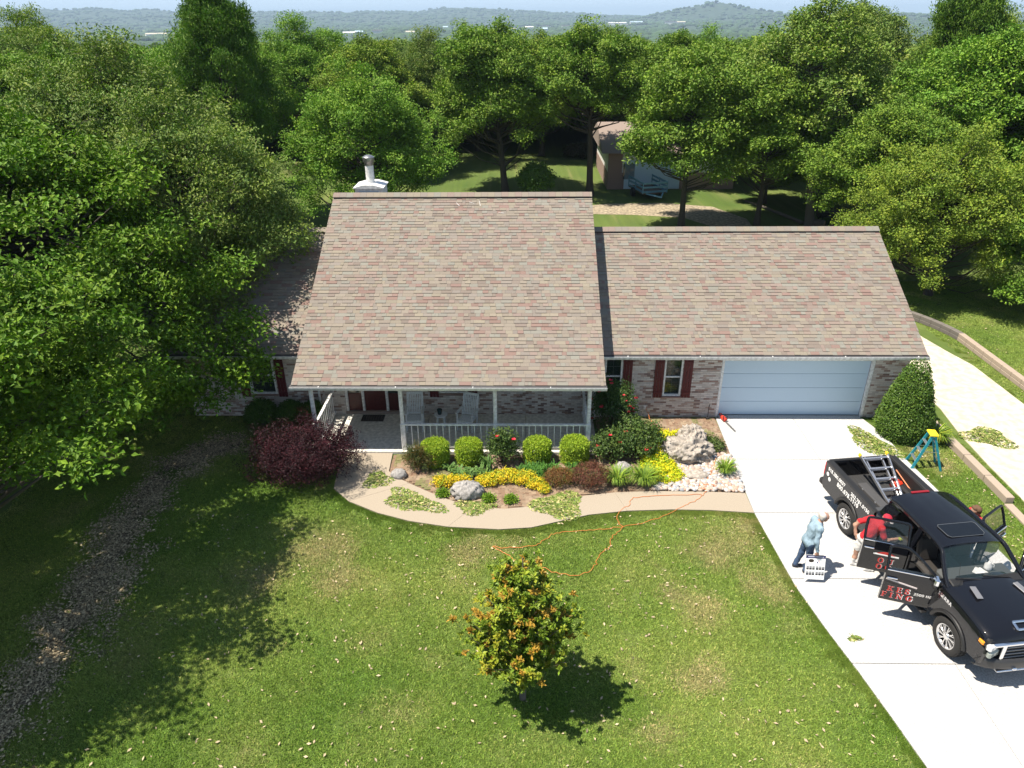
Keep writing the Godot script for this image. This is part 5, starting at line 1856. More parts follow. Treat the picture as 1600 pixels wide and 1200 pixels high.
# ------------------------------------------------------------------ things behind the house
func make_behind() -> void:
	var o := thing("outbuilding", "brick and white outbuilding with a low brown roof behind the yard", "building", Vector3(6.35, 0, -36.4), 0.0)
	var brick := grained(mat(0.36, 0.25, 0.21, 0.95), grain, 3.0)
	var g := Geo.new()
	g.box(Vector3(5.1, 0.65, -5.0), Vector3(10.0, 1.3, 9.9))
	part(o, "brick_base", g, brick)
	var h := Geo.new()
	h.box(Vector3(5.1, 2.1, -5.0), Vector3(9.96, 1.6, 9.86))
	part(o, "siding", h, M.white)
	var f := Geo.new()
	f.box(Vector3(0.65, 1.45, -0.04), Vector3(1.1, 2.88, 0.12))
	part(o, "brick_corner", f, brick)
	var d := Geo.new()
	d.rbox(Vector3(3.6, 1.15, -0.01), Vector3(4.4, 2.2, 0.06), 0.01)
	part(o, "overhead_door", d, M.garage)
	var w := Geo.new()
	w.rbox(Vector3(1.75, 1.4, 0.0), Vector3(0.9, 1.2, 0.08), 0.01)
	part(o, "window", w, M.pane)
	var rf := Geo.new()
	var e := [Vector3(-0.45, 2.85, 0.45), Vector3(10.6, 2.85, 0.45), Vector3(10.6, 2.85, -10.4), Vector3(-0.45, 2.85, -10.4), Vector3(-0.45, 4.5, -5.0), Vector3(10.6, 4.5, -5.0)]
	rf.quad(e[0], e[1], e[5], e[4]); rf.quad(e[2], e[3], e[4], e[5]); rf.ft(e[1], e[2], e[5]); rf.ft(e[3], e[0], e[4]); rf.quad(e[3], e[2], e[1], e[0])
	part(o, "roof", rf, grained(mat(0.34, 0.27, 0.23, 0.95), grain, 3.0))
	# blue trailer
	var blue := grained(mat(0.13, 0.33, 0.46, 0.5), mottle, 1.0)
	var t := thing("utility_trailer", "light blue utility trailer parked in the gravel yard", "trailer", Vector3(9.6, 0, -32.9), 0.25)
	for y: float in [0.62, 0.95, 1.25]:
		for s: float in [-1.0, 1.0]:
			var q := Geo.new()
			q.rbox(Vector3(0.95 * s, y, -1.3), Vector3(0.05, 0.14, 2.9), 0.01)
			part(t, "side_rail", q, blue)
		var q2 := Geo.new()
		q2.rbox(Vector3(0, y, 0.17), Vector3(1.95, 0.14, 0.05), 0.01)
		part(t, "front_rail", q2, blue)
	for s: float in [-1.0, 1.0]:
		for z: float in [0.15, -1.3, -2.7]:
			var q := Geo.new()
			q.rbox(Vector3(0.97 * s, 0.92, z), Vector3(0.06, 0.85, 0.06), 0.01)
			part(t, "stake", q, blue)
		var tg := Geo.new()
		tg.bar(Vector3(0.7 * s, 0.5, 0.1), Vector3(0, 0.45, 1.35), 0.08, 0.1)
		part(t, "tongue", tg, blue)
		var wh := Geo.new()
		wh.lathe([Vector2(0.02, -0.1), Vector2(0.3, -0.1), Vector2(0.34, -0.05), Vector2(0.34, 0.05), Vector2(0.3, 0.1), Vector2(0.02, 0.1)], 18, Transform3D(Basis(Vector3(0, 0, 1), PI / 2), Vector3(1.12 * s, 0.34, -1.4)))
		part(t, "wheel", wh, M.rubber)
	var bed := Geo.new()
	bed.rbox(Vector3(0, 0.5, -1.3), Vector3(1.9, 0.1, 2.9), 0.01)
	part(t, "bed", bed, mat(0.12, 0.10, 0.08, 0.9))
	# logs and smoker
	var lb := grained(mat(0.40, 0.27, 0.17, 0.9), grain, 3.0)
	for q: Array in [[19.1, 0.22, -25.0, 0.9, "short cut log lying against the leaning grey trunk"], [20.2, 0.24, -24.9, 0.25, "thick pale cut log beside the black cooker"]]:
		var lg := thing("cut_log", q[4], "log", Vector3(q[0], q[1], q[2]), q[3])
		var s := Geo.new()
		s.tube(PackedVector3Array([Vector3(0, 0, -0.35), Vector3(0, 0.01, 0.0), Vector3(0, 0, 0.35)]), PackedFloat32Array([0.24, 0.25, 0.245]), 14, false)
		part(lg, "bark", s, M.bark)
		for s2: float in [-1.0, 1.0]:
			var c := Geo.new()
			c.lathe([Vector2(0.235, 0.0), Vector2(0.23, 0.01), Vector2(0.001, 0.012)], 14, Transform3D(Basis(Vector3.RIGHT, PI / 2 * s2), Vector3(0, 0, 0.345 * s2)))
			part(lg, "cut_face", c, lb)
	var sm := thing("smoker", "black barrel cooker standing behind the cut logs", "cooker", Vector3(19.95, 0, -25.9), 0.2)
	var sb := Geo.new()
	sb.lathe([Vector2(0.001, -0.7), Vector2(0.30, -0.7), Vector2(0.32, -0.66), Vector2(0.32, 0.66), Vector2(0.30, 0.7), Vector2(0.001, 0.7)], 20, Transform3D(Basis(Vector3(0, 0, 1), PI / 2), Vector3(0, 0.72, 0)))
	part(sm, "barrel", sb, M.blackplastic)
	for x: float in [-0.5, 0.5]:
		for z: float in [-0.22, 0.22]:
			var l := Geo.new()
			l.bar(Vector3(x, 0, z * 1.2), Vector3(x, 0.6, z), 0.05, 0.05)
			part(sm, "leg", l, M.blackplastic)
	var shf := Geo.new()
	shf.rbox(Vector3(0.1, 0.8, 0.45), Vector3(1.1, 0.03, 0.28), 0.005)
	part(sm, "shelf", shf, M.blackplastic)
	var stk := Geo.new()
	stk.tube(PackedVector3Array([Vector3(-0.55, 0.95, 0), Vector3(-0.55, 1.35, 0)]), PackedFloat32Array([0.06]), 10)
	part(sm, "smoke_stack", stk, M.blackplastic)
	# fallen branch in the back yard
	var fb := Geo.new()
	fb.tube(PackedVector3Array([Vector3(18.3, 0.1, -25.6), Vector3(17.5, 0.14, -28.0), Vector3(16.9, 0.12, -30.2), Vector3(16.2, 0.1, -32.0)]), PackedFloat32Array([0.12, 0.11, 0.09, 0.06]), 8)
	tag(part(self, "fallen_log", fb, M.bark), "long bare log lying on the grass behind the garage", "log")
	# house glimpsed between the trees
	var n := thing("neighbour_house", "grey roofed house glimpsed between the trees beyond the outbuilding", "house", Vector3(17.5, terrain(17.5, -68), -68.0), 0.2)
	var nw := Geo.new()
	nw.box(Vector3(0, 1.6, 0), Vector3(14, 3.2, 9))
	part(n, "wall", nw, brick)
	var nr := Geo.new()
	nr.ext(PackedVector2Array([Vector2(-5.2, 3.0), Vector2(5.2, 3.0), Vector2(0, 6.6)]), 15.0, Transform3D(Basis(Vector3(0, 0, -1), Vector3.UP, Vector3.RIGHT), Vector3(-7.5, 0, 0)))
	part(n, "roof", nr, mat(0.16, 0.16, 0.18, 0.9))
	for x: float in [-5.0, -2.0, 2.0, 5.0]:
		var q := Geo.new()
		q.rbox(Vector3(x, 1.7, 4.52), Vector3(1.1, 1.4, 0.08), 0.01)
		part(n, "window", q, M.pane)

# ------------------------------------------------------------------ valley and hills
func make_far() -> void:
	var f := FastNoiseLite.new()
	f.seed = 3; f.frequency = 0.0012; f.fractal_octaves = 5
	var f2 := FastNoiseLite.new()
	f2.seed = 6; f2.frequency = 0.006; f2.fractal_octaves = 3
	var hill := func(a: float, d: float) -> float:
		# a: bearing from straight ahead, d: distance; height of the land above the house
		var n := f.get_noise_2d(sin(a) * d, -cos(a) * d)
		var h := -42.0 + 14.0 * n
		var ridge := 80.0 * smoothstep(0.16, -0.12, a) * (0.80 + 0.25 * sin(a * 9.0 + 1.0)) + 34.0
		h += ridge * smoothstep(4300.0, 6800.0, d) * (0.9 + 0.35 * n)
		var k := Vector2(sin(a) * d, -cos(a) * d).distance_to(Vector2(1120, -4900))
		h += 92.0 * exp(-pow(k / 360.0, 2.0)) * (0.92 + 0.5 * n)
		var k2 := Vector2(sin(a) * d - 1500.0, (-cos(a) * d + 3900.0)).length()
		h += 46.0 * exp(-pow(k2 / 650.0, 2.0))
		return h
	var g := Geo.new()
	var rows := []
	for i in 60:
		var d := 1500.0 + 7000.0 * pow(i / 59.0, 1.15)
		var line := PackedVector3Array()
		for j in 150:
			var a := -0.9 + 1.8 * j / 149.0
			var h: float = hill.call(a, d)
			line.append(Vector3(sin(a) * d, h if i > 0 else -70.0, -cos(a) * d))
		rows.append(line)
	g.col = Color(0.055, 0.100, 0.045)
	g.grid(rows, false)
	structure(part(self, "hills", g, grained(tinted(1.0), blotch, 0.004)))
	# woods on the valley floor and the hills: low crowns
	var crown := rock_mesh(77, Vector3(1, 0.8, 1), 0.5, 6)
	var r := RandomNumberGenerator.new()
	r.seed = 12
	var sp: Array[Transform3D] = []
	var cl: Array[Color] = []
	while sp.size() < 16000:
		var a := r.randf_range(-0.72, 0.72)
		var d := 1550.0 + 6000.0 * pow(r.randf(), 1.25)
		var x := sin(a) * d
		var z := -cos(a) * d
		if d < 4200.0 and f2.get_noise_2d(x, z) < -0.12:
			continue
		var s := r.randf_range(5.0, 9.5)
		var h: float = hill.call(a, d)
		sp.append(Transform3D(Basis(Vector3.UP, r.randf() * TAU).scaled(Vector3(s * 1.3, s, s * 1.3)), Vector3(x, h + s * 0.35, z)))
		var q := r.randf_range(0.6, 1.2)
		cl.append(Color(0.045, 0.085, 0.036) * q)
	scatter(self, "valley_woods", crown.mesh(tinted(1.0)), sp, cl, "hazy woods covering the valley and the far hills", "wood")
	# pale buildings of the town
	var spots := [[-0.420, 2700, 60, 9], [-0.395, 2750, 30, 7], [-0.352, 2650, 75, 9], [-0.335, 2800, 25, 8], [-0.262, 2350, 40, 8], [-0.2, 2300, 34, 9], [-0.188, 2340, 22, 10], [-0.165, 2500, 30, 8], [-0.125, 2450, 26, 8], [-0.10, 2480, 20, 8], [-0.055, 2900, 22, 8], [-0.03, 3300, 26, 7], [0.005, 3000, 24, 8], [0.025, 3400, 36, 8], [0.045, 2600, 18, 8], [0.075, 3300, 60, 9], [0.095, 3500, 40, 9], [0.135, 3800, 85, 8], [0.158, 3850, 60, 9], [0.20, 3600, 52, 12], [0.212, 3640, 40, 8], [0.085, 2500, 20, 7], [-0.08, 3300, 20, 8], [0.045, 3700, 30, 9]]
	for i in spots.size():
		var s: Array = spots[i]
		var a: float = s[0] - 0.0216
		var d: float = s[1]
		var h: float = hill.call(a, d)
		var b := thing("distant_building", ("long pale building of the valley town" if s[2] > 45 else ("mid sized pale building of the valley town" if s[2] > 25 else "small pale building of the valley town")), "building", Vector3(sin(a) * d, h, -cos(a) * d), -a + r.randf_range(-0.3, 0.3), "pale buildings in the valley town")
		var w := Geo.new()
		w.box(Vector3(0, s[3] * 0.5 + 3.0, 0), Vector3(s[2], s[3], 18))
		w.box(Vector3(0, 0.0, 0), Vector3(s[2] * 0.98, 6.0, 17.5))
		part(b, "wall", w, M.white)
		var rf := Geo.new()
		rf.ext(PackedVector2Array([Vector2(-9.8, 0), Vector2(9.8, 0), Vector2(0, 3.2)]), s[2] + 1.0, Transform3D(Basis(Vector3(0, 0, -1), Vector3.UP, Vector3.RIGHT), Vector3(-s[2] * 0.5 - 0.5, s[3] + 3.0, 0)))
		part(b, "roof", rf, [M.cream, M.white, M.garage, M.guard][i % 4])
	# bare cleared field
	for q: Array in [[-0.17, 2550, 150, 40], [-0.30, 2700, 120, 40], [0.14, 3900, 190, 70]]:
		var c := Geo.new()
		c.col = Color(0.42, 0.33, 0.22)
		var a: float = q[0] - 0.0216
		var d: float = q[1]
		var h: float = hill.call(a, d)
		var line := []
		var rr := []
		for i in 6:
			var l := PackedVector3Array()
			for j in 12:
				var aa: float = a + (j - 5.5) / 5.5 * q[2] / d
				var dd: float = d + (i - 2.5) / 2.5 * q[3]
				l.append(Vector3(sin(aa) * dd, hill.call(aa, dd) + 1.2, -cos(aa) * dd))
			rr.append(l)
		c.grid(rr, false)
		structure(part(self, "cleared_field", c, grained(tinted(1.0), blotch, 0.02)))

# ------------------------------------------------------------------ pickup truck
var truck: Node3D
var paint: StandardMaterial3D

func arch(c: float, rad: float, y0: float, n := 14) -> Array:
	var o := []
	var a0 := asin(clampf((y0 - 0.42) / rad, -1, 1))
	for i in n + 1:
		var a := PI - a0 - (PI - 2.0 * a0) * i / n
		o.append(Vector2(c + cos(a) * rad, 0.42 + sin(a) * rad))
	return o

func lettering(parent: Node, called: String, words: String, h: float, m: Material, xf: Transform3D, depth := 0.004, slant := false) -> void:
	var t := TextMesh.new()
	var f := SystemFont.new()
	f.font_names = PackedStringArray(["Droid Serif" if slant else "Droid Sans"])
	f.font_weight = 700
	t.font = f
	t.text = words
	t.font_size = 64
	t.pixel_size = h / 46.0
	t.depth = depth
	t.curve_step = 3.0
	t.material = m
	var o := MeshInstance3D.new()
	o.mesh = t
	o.name = numbered(parent, called)
	parent.add_child(o, true)
	o.transform = xf

func wheel_at(parent: Node, x: float, z: float) -> void:
	var s := signf(x)
	var w := Node3D.new()
	w.name = numbered(parent, "wheel")
	parent.add_child(w, true)
	var ax := Transform3D(Basis(Vector3(0, 0, 1), -PI / 2 * s), Vector3(x, 0.42, z))
	var t := Geo.new()
	t.lathe([Vector2(0.26, -0.12), Vector2(0.33, -0.135), Vector2(0.39, -0.125), Vector2(0.418, -0.09), Vector2(0.42, 0.0), Vector2(0.418, 0.09), Vector2(0.39, 0.125), Vector2(0.33, 0.135), Vector2(0.275, 0.12), Vector2(0.265, 0.07)], 36, ax)
	for i in 40:
		var a := TAU * i / 40.0
		for q: float in [-0.06, 0.06]:
			t.box(ax * Vector3(cos(a + q) * 0.419, q, sin(a + q) * 0.419), Vector3(0.02, 0.075, 0.028), ax.basis * Basis(Vector3.UP, -a - q))
	part(w, "tyre", t, M.rubber)
	var r := Geo.new()
	r.lathe([Vector2(0.001, 0.03), Vector2(0.245, 0.03), Vector2(0.255, 0.08), Vector2(0.268, 0.115), Vector2(0.278, 0.115), Vector2(0.275, 0.10)], 30, ax)
	part(w, "barrel", r, M.dark)
	var rim := Geo.new()
	rim.lathe([Vector2(0.242, 0.09), Vector2(0.255, 0.112), Vector2(0.272, 0.12), Vector2(0.278, 0.112)], 30, ax)
	for i in 10:
		var a := TAU * i / 10.0
		rim.bar(ax * Vector3(cos(a) * 0.05, 0.09, sin(a) * 0.05), ax * Vector3(cos(a + 0.06) * 0.252, 0.10, sin(a + 0.06) * 0.252), 0.022, 0.035, ax.basis.y)
		rim.bar(ax * Vector3(cos(a) * 0.10, 0.085, sin(a) * 0.10), ax * Vector3(cos(a + 0.26) * 0.252, 0.095, sin(a + 0.26) * 0.252), 0.016, 0.03, ax.basis.y)
	rim.lathe([Vector2(0.085, 0.06), Vector2(0.085, 0.10), Vector2(0.06, 0.125), Vector2(0.001, 0.128)], 18, ax)
	part(w, "rim", rim, mat(0.72, 0.72, 0.73, 0.25, 0.9))

func door_at(called: String, label: String, s: float, hz: float, L: float, open: float, front: bool) -> Node3D:
	var d := Node3D.new()
	d.name = numbered(truck, called)
	truck.add_child(d, true)
	d.set_meta("label", label)
	d.position = Vector3(0.95 * s, 0, hz)
	d.rotation.y = deg_to_rad(-open * s)
	var b := Basis(Vector3(0, 0, 1), Vector3.UP, Vector3(-1, 0, 0))
	# lower panel: slightly curved outer skin
	var rows := []
	var ys := [0.56, 0.62, 0.80, 1.00, 1.18, 1.32, 1.42]
	var out := [0.025, 0.040, 0.050, 0.052, 0.062, 0.058, 0.040]
	for i in ys.size():
		var line := PackedVector3Array()
		for j in 5:
			line.append(Vector3(out[i] * s, ys[i], -L + 0.012 + (L - 0.024) * j / 4.0))
		rows.append(line)
	var g := Geo.new()
	g.grid(rows, false, s < 0.0)
	var inner := []
	for i in ys.size():
		var line := PackedVector3Array()
		for j in 5:
			line.append(Vector3(-0.05 * s, ys[i], -L + 0.012 + (L - 0.024) * j / 4.0))
		inner.append(line)
	for i in ys.size() - 1:
		for e: int in [0, 4]:
			g._oq(rows[i][e], rows[i + 1][e], inner[i + 1][e], inner[i][e], Vector3(0, 1, -L * 0.5))
	g._oq(rows[0][0], rows[0][4], inner[0][4], inner[0][0], Vector3(0, 1, -L * 0.5))
	g._oq(rows[6][0], rows[6][4], inner[6][4], inner[6][0], Vector3(0, 1, -L * 0.5))
	part(d, "door_skin", g, paint)
	var tr := Geo.new()
	tr.rbox(Vector3(-0.062 * s, 1.0, -L * 0.5), Vector3(0.025, 0.80, L - 0.06), 0.01)
	tr.rbox(Vector3(-0.10 * s, 1.08, -L * 0.5), Vector3(0.07, 0.07, L * 0.55), 0.015)
	part(d, "inner_trim", tr, M.blackplastic)
	# window frame
	var lean := -0.20 * s
	var top := 1.90
	var fr := Geo.new()
	var z0 := -0.03
	var z1 := -L + 0.03
	var p0 := Vector3(0.0, 1.42, z0)
	var p1 := Vector3(lean, top, -0.62 if front else -0.06)
	var p2 := Vector3(lean, top, z1)
	var p3 := Vector3(0.0, 1.42, z1)
	fr.tube(_curve([p0, p0.lerp(p1, 0.55) + Vector3(0, 0.02, 0), p1 + Vector3(0, -0.02, 0), p1.lerp(p2, 0.3) + Vector3(0, 0.01, 0), p2.lerp(p1, 0.12), p2.lerp(p3, 0.15), p3], 3, 0.0), PackedFloat32Array([0.034]), 6)
	part(d, "window_frame", fr, paint)
	var pn := Geo.new()
	var q := [p0.lerp(p3, 0.03), p3, p2.lerp(p3, 0.04), p1.lerp(p2, 0.04)]
	if not front or s > 0.0:
		pn.quad(q[0], q[1], q[2], q[3])
		part(d, "window_pane", pn, M.carglass)
	else:
		var lo := 0.10
		pn.quad(q[0], q[1], q[1].lerp(q[2], lo), q[0].lerp(q[3], lo))
		part(d, "window_pane", pn, M.carglass)
	var bt := Geo.new()
	bt.rbox(Vector3(0.045 * s, 1.425, -L * 0.5), Vector3(0.02, 0.025, L - 0.06), 0.005)
	part(d, "belt_moulding", bt, M.chrome)
	var hd := Geo.new()
	hd.rbox(Vector3(0.085 * s, 1.24, -L + 0.16), Vector3(0.03, 0.04, 0.22), 0.012)
	hd.rbox(Vector3(0.07 * s, 1.24, -L + 0.07), Vector3(0.05, 0.035, 0.03), 0.008)
	hd.rbox(Vector3(0.07 * s, 1.24, -L + 0.25), Vector3(0.05, 0.035, 0.03), 0.008)
	part(d, "door_handle", hd, M.chrome)
	return d

func make_truck() -> void:
	paint = mat(0.0045, 0.0050, 0.0075, 0.45)
	paint.metallic_specular = 0.15
	paint.clearcoat_enabled = true
	paint.clearcoat = 1.0
	paint.clearcoat_roughness = 0.03
	M.carglass = glass(0.012, 0.018, 0.018, 0.40)
	M.windshield = glass(0.03, 0.06, 0.06, 0.22)
	truck = thing("pickup_truck", "black crew cab pickup with all four doors open on the driveway", "pickup truck", Vector3(9.49, 0.035, 6.08), deg_to_rad(8.0))
	var sb := Basis(Vector3(0, 0, 1), Vector3.UP, Vector3(-1, 0, 0))
	for s: float in [-1.0, 1.0]:
		var x0 := 1.0 if s > 0 else -0.90
		var bs := [Vector2(-1.30, 0.70), Vector2(-1.22, 0.60)]
		bs.append_array(arch(0.0, 0.52, 0.58))
		bs.append_array([Vector2(1.02, 0.56), Vector2(1.02, 1.40), Vector2(-1.30, 1.40)])
		var g := Geo.new()
		g.ext(PackedVector2Array(bs), 0.10, Transform3D(sb, Vector3(x0, 0, 0)))
		part(truck, "bed_side", g, paint)
		var fs := [Vector2(3.42, 0.56)]
		fs.append_array(arch(4.10, 0.52, 0.58))
		fs.append_array([Vector2(4.72, 0.60), Vector2(5.02, 0.64), Vector2(5.04, 1.06), Vector2(3.42, 1.06)])
		var f := Geo.new()
		f.ext(PackedVector2Array(fs), 0.10, Transform3D(sb, Vector3(x0, 0, 0)))
		part(truck, "front_fender", f, paint)
		for c: float in [0.0, 4.10]:
			var fl := Geo.new()
			var pts := PackedVector3Array()
			for p: Vector2 in arch(c, 0.545, 0.56):
				pts.append(Vector3(1.0 * s, p.y, p.x))
			fl.tube(pts, PackedFloat32Array([0.045]), 8)
			part(truck, "wheel_arch", fl, M.blackplastic)
			var lin := Geo.new()
			var lr := []
			for p: Vector2 in arch(c, 0.50, 0.50):
				lr.append(PackedVector3Array([Vector3(0.97 * s, p.y, p.x), Vector3(0.60 * s, p.y, p.x)]))
			lin.grid(lr, false, s > 0.0)
			part(truck, "arch_liner", lin, M.dark)
			wheel_at(truck, 0.885 * s, c)
		var rk := Geo.new()
		rk.rbox(Vector3(0.90 * s, 0.55, 2.22), Vector3(0.16, 0.15, 2.42), 0.03)
		part(truck, "rocker_panel", rk, paint)
		var st := Geo.new()
		st.rbox(Vector3(1.02 * s, 0.42, 2.15), Vector3(0.16, 0.06, 2.5), 0.02)
		part(truck, "running_board", st, M.blackplastic)
		var rc := Geo.new()
		rc.rbox(Vector3(0.915 * s, 1.415, -0.13), Vector3(0.19, 0.05, 2.34), 0.02)
		part(truck, "bed_rail_cap", rc, M.blackplastic)
		var iw := Geo.new()
		iw.rbox(Vector3(0.83 * s, 1.14, -0.13), Vector3(0.04, 0.52, 2.22), 0.008)
		iw.rbox(Vector3(0.72 * s, 1.00, 0.0), Vector3(0.22, 0.24, 0.95), 0.05)
		part(truck, "bed_liner_side", iw, M.blackplastic)
		var tl := Geo.new()
		tl.rbox(Vector3(0.955 * s, 1.17, -1.30), Vector3(0.10, 0.40, 0.07), 0.02)
		part(truck, "tail_light", tl, mat(0.45, 0.012, 0.02, 0.15))
		# pillars
		var bp := Geo.new()
		bp.rbox(Vector3(0.89 * s, 1.0, 2.33), Vector3(0.10, 0.86, 0.16), 0.02)
		bp.bar(Vector3(0.90 * s, 1.40, 2.33), Vector3(0.715 * s, 1.90, 2.30), 0.07, 0.13, Vector3(0, 0, 1))
		part(truck, "centre_pillar", bp, paint)
		var cp := Geo.new()
		cp.rbox(Vector3(0.90 * s, 1.0, 1.16), Vector3(0.13, 0.86, 0.30), 0.03)
		cp.ext(PackedVector2Array([Vector2(1.02, 1.40), Vector2(1.36, 1.40), Vector2(1.50, 1.72), Vector2(1.56, 1.92), Vector2(1.22, 1.93), Vector2(1.10, 1.80)]), 0.07, Transform3D(Basis(Vector3(0, 0, 1), Vector3(-0.36 * s, 1, 0).normalized(), Vector3(0, 0, 1).cross(Vector3(-0.36 * s, 1, 0).normalized())), Vector3((1.40 if s > 0 else -1.36), -0.05, 0)))
		part(truck, "rear_pillar", cp, paint)
		var ap := Geo.new()
		ap.tube(_curve([Vector3(0.90 * s, 1.38, 3.66), Vector3(0.87 * s, 1.52, 3.46), Vector3(0.80 * s, 1.74, 3.20), Vector3(0.74 * s, 1.90, 2.96), Vector3(0.73 * s, 1.925, 2.3), Vector3(0.73 * s, 1.92, 1.5), Vector3(0.74 * s, 1.88, 1.2)], 4, 0.0), PackedFloat32Array([0.05]), 8)
		part(truck, "roof_rail", ap, paint)
		var hg := Geo.new()
		hg.rbox(Vector3(0.90 * s, 1.0, 3.48), Vector3(0.14, 0.86, 0.16), 0.02)
		part(truck, "hinge_pillar", hg, paint)
		# lamps
		var hl := Geo.new()
		hl.rbox(Vector3(0.80 * s, 1.10, 5.02), Vector3(0.36, 0.15, 0.12), 0.03, Basis(Vector3.UP, -0.35 * s))
		part(truck, "headlight", hl, mat(0.75, 0.77, 0.78, 0.08, 0.4))
		var lb := Geo.new()
		lb.rbox(Vector3(0.80 * s, 0.93, 5.05), Vector3(0.30, 0.16, 0.10), 0.03, Basis(Vector3.UP, -0.35 * s))
		part(truck, "lower_lamp", lb, mat(0.30, 0.33, 0.30, 0.1, 0.2))
		var am := Geo.new()
		am.rbox(Vector3(0.975 * s, 1.12, 4.90), Vector3(0.06, 0.10, 0.14), 0.02)
		part(truck, "marker_light", am, mat(0.85, 0.30, 0.02, 0.15))
		var hk := Geo.new()
		hk.rbox(Vector3(0.34 * s, 0.60, 5.20), Vector3(0.10, 0.06, 0.08), 0.02)
		part(truck, "tow_hook", hk, M.chrome)
		var sc := Geo.new()
		sc.rbox(Vector3(0.52 * s, 1.50, 3.98), Vector3(0.13, 0.03, 0.34), 0.012, Basis(Vector3.UP, 0.16 * s) * Basis(Vector3.RIGHT, 0.07))
		part(truck, "hood_vent", sc, mat(0.25, 0.25, 0.26, 0.3, 0.5))
		lettering(truck, "fender_badge", "SIERRA", 0.09, M.chrome, Transform3D(Basis(Vector3(0, 0, -s), Vector3.UP, Vector3(s, 0, 0)), Vector3(1.004 * s, 1.20, 3.78)), 0.01)
	# hood and upper fenders in one skin
	var rows := []
	var zs := [3.42, 3.62, 3.9, 4.2, 4.5, 4.75, 4.92, 5.02, 5.06]
	var hy := [1.47, 1.49, 1.485, 1.475, 1.455, 1.425, 1.385, 1.32, 1.22]
	for i in zs.size():
		var y: float = hy[i]
		var q: float = 1.0 if i < 6 else [1.0, 0.985, 0.96, 0.95][i - 5]
		var line := PackedVector3Array()
		for p: Array in [[-1.0, 1.04], [-1.003, 1.15], [-0.985, y - 0.17], [-0.93, y - 0.085], [-0.80, y - 0.055], [-0.62, y - 0.045], [-0.52, y - 0.01], [-0.3, y + 0.012], [0, y + 0.018], [0.3, y + 0.012], [0.52, y - 0.01], [0.62, y - 0.045], [0.80, y - 0.055], [0.93, y - 0.085], [0.985, y - 0.17], [1.003, 1.15], [1.0, 1.04]]:
			line.append(Vector3(p[0] * q, minf(p[1], y) if absf(p[0]) < 0.9 else minf(p[1], y - 0.01), zs[i]))
		rows.append(line)
	var hood := Geo.new()
	hood.grid(rows, false, true)
	part(truck, "hood", hood, paint)
	var cw := Geo.new()
	cw.rbox(Vector3(0, 1.44, 3.60), Vector3(1.64, 0.06, 0.20), 0.02, Basis(Vector3.RIGHT, 0.2))
	part(truck, "cowl", cw, M.blackplastic)
	for x: float in [-0.15, 0.5]:
		var wp := Geo.new()
		wp.bar(Vector3(x, 1.485, 3.62), Vector3(x - 0.55, 1.53, 3.55), 0.02, 0.02)
		part(truck, "wiper", wp, M.dark)
	# front end
	var fe := Geo.new()
	fe.rbox(Vector3(0, 0.95, 4.98), Vector3(1.90, 0.62, 0.10), 0.03)
	part(truck, "front_panel", fe, M.blackplastic)
	var gr := Geo.new()
	for y: float in [0.80, 0.89, 0.98, 1.07]:
		gr.rbox(Vector3(0, y, 5.07), Vector3(1.10, 0.03, 0.05), 0.01)
	part(truck, "grille_bars", gr, mat(0.20, 0.20, 0.20, 0.3, 0.6))
	var gf := Geo.new()
	gf.rbox(Vector3(0, 1.17, 5.085), Vector3(1.72, 0.075, 0.07), 0.02)
	gf.rbox(Vector3(0, 0.72, 5.08), Vector3(1.14, 0.06, 0.06), 0.02)
	gf.rbox(Vector3(-0.60, 0.94, 5.08), Vector3(0.08, 0.44, 0.06), 0.02)
	gf.rbox(Vector3(0.60, 0.94, 5.08), Vector3(0.08, 0.44, 0.06), 0.02)
	part(truck, "grille_frame", gf, M.chrome)
	var sc2 := Geo.new()
	for q: Array in [[0, 1.40, 4.955, 0.66, 0.05], [-0.31, 1.41, 4.87, 0.06, 0.18], [0.31, 1.41, 4.87, 0.06, 0.18], [0, 1.445, 4.79, 0.66, 0.05]]:
		sc2.rbox(Vector3(q[0], q[1] + 0.012, q[2]), Vector3(q[3], 0.03, q[4]), 0.01, Basis(Vector3.RIGHT, 0.28))
	part(truck, "hood_scoop_trim", sc2, M.chrome)
	var bu := Geo.new()
	var br := []
	for p: Array in [[0.78, 0.0], [0.76, 0.05], [0.70, 0.07], [0.58, 0.07], [0.52, 0.04], [0.50, -0.06]]:
		var line := PackedVector3Array()
		for j in 13:
			var t := -1.0 + j / 6.0
			line.append(Vector3(t * 1.01, p[0], 5.12 + p[1] - 0.22 * pow(absf(t), 4.0)))
		br.append(line)
	bu.grid(br, false, true)
	part(truck, "front_bumper", bu, mat(0.03, 0.03, 0.031, 0.35))
	var bc := Geo.new()
	bc.rbox(Vector3(0, 0.49, 5.12), Vector3(1.30, 0.04, 0.10), 0.015)
	part(truck, "bumper_trim", bc, M.chrome)
	var pl := Geo.new()
	pl.rbox(Vector3(0, 0.9, 2.2), Vector3(0.3, 0.2, 0.2), 0.05)
	# roof
	var rr := []
	for i in 12:
		var z := lerpf(1.10, 3.0, i / 11.0)
		var line := PackedVector3Array()
		for j in 15:
			var t := -1.0 + j / 7.0
			var edge := 0.055 * pow(absf(t), 4.0) + 0.03 * t * t
			var drop := 0.03 * pow(i / 11.0, 3.0) + 0.035 * pow(1.0 - i / 11.0, 4.0)
			var rib := 0.006 * (1.0 if (j == 4 or j == 10 or j == 7) and i > 0 and i < 6 else 0.0)
			line.append(Vector3(t * 0.755, 2.015 - edge - drop + rib, z))
		rr.append(line)
	var rf := Geo.new()
	rf.grid(rr, false, true)
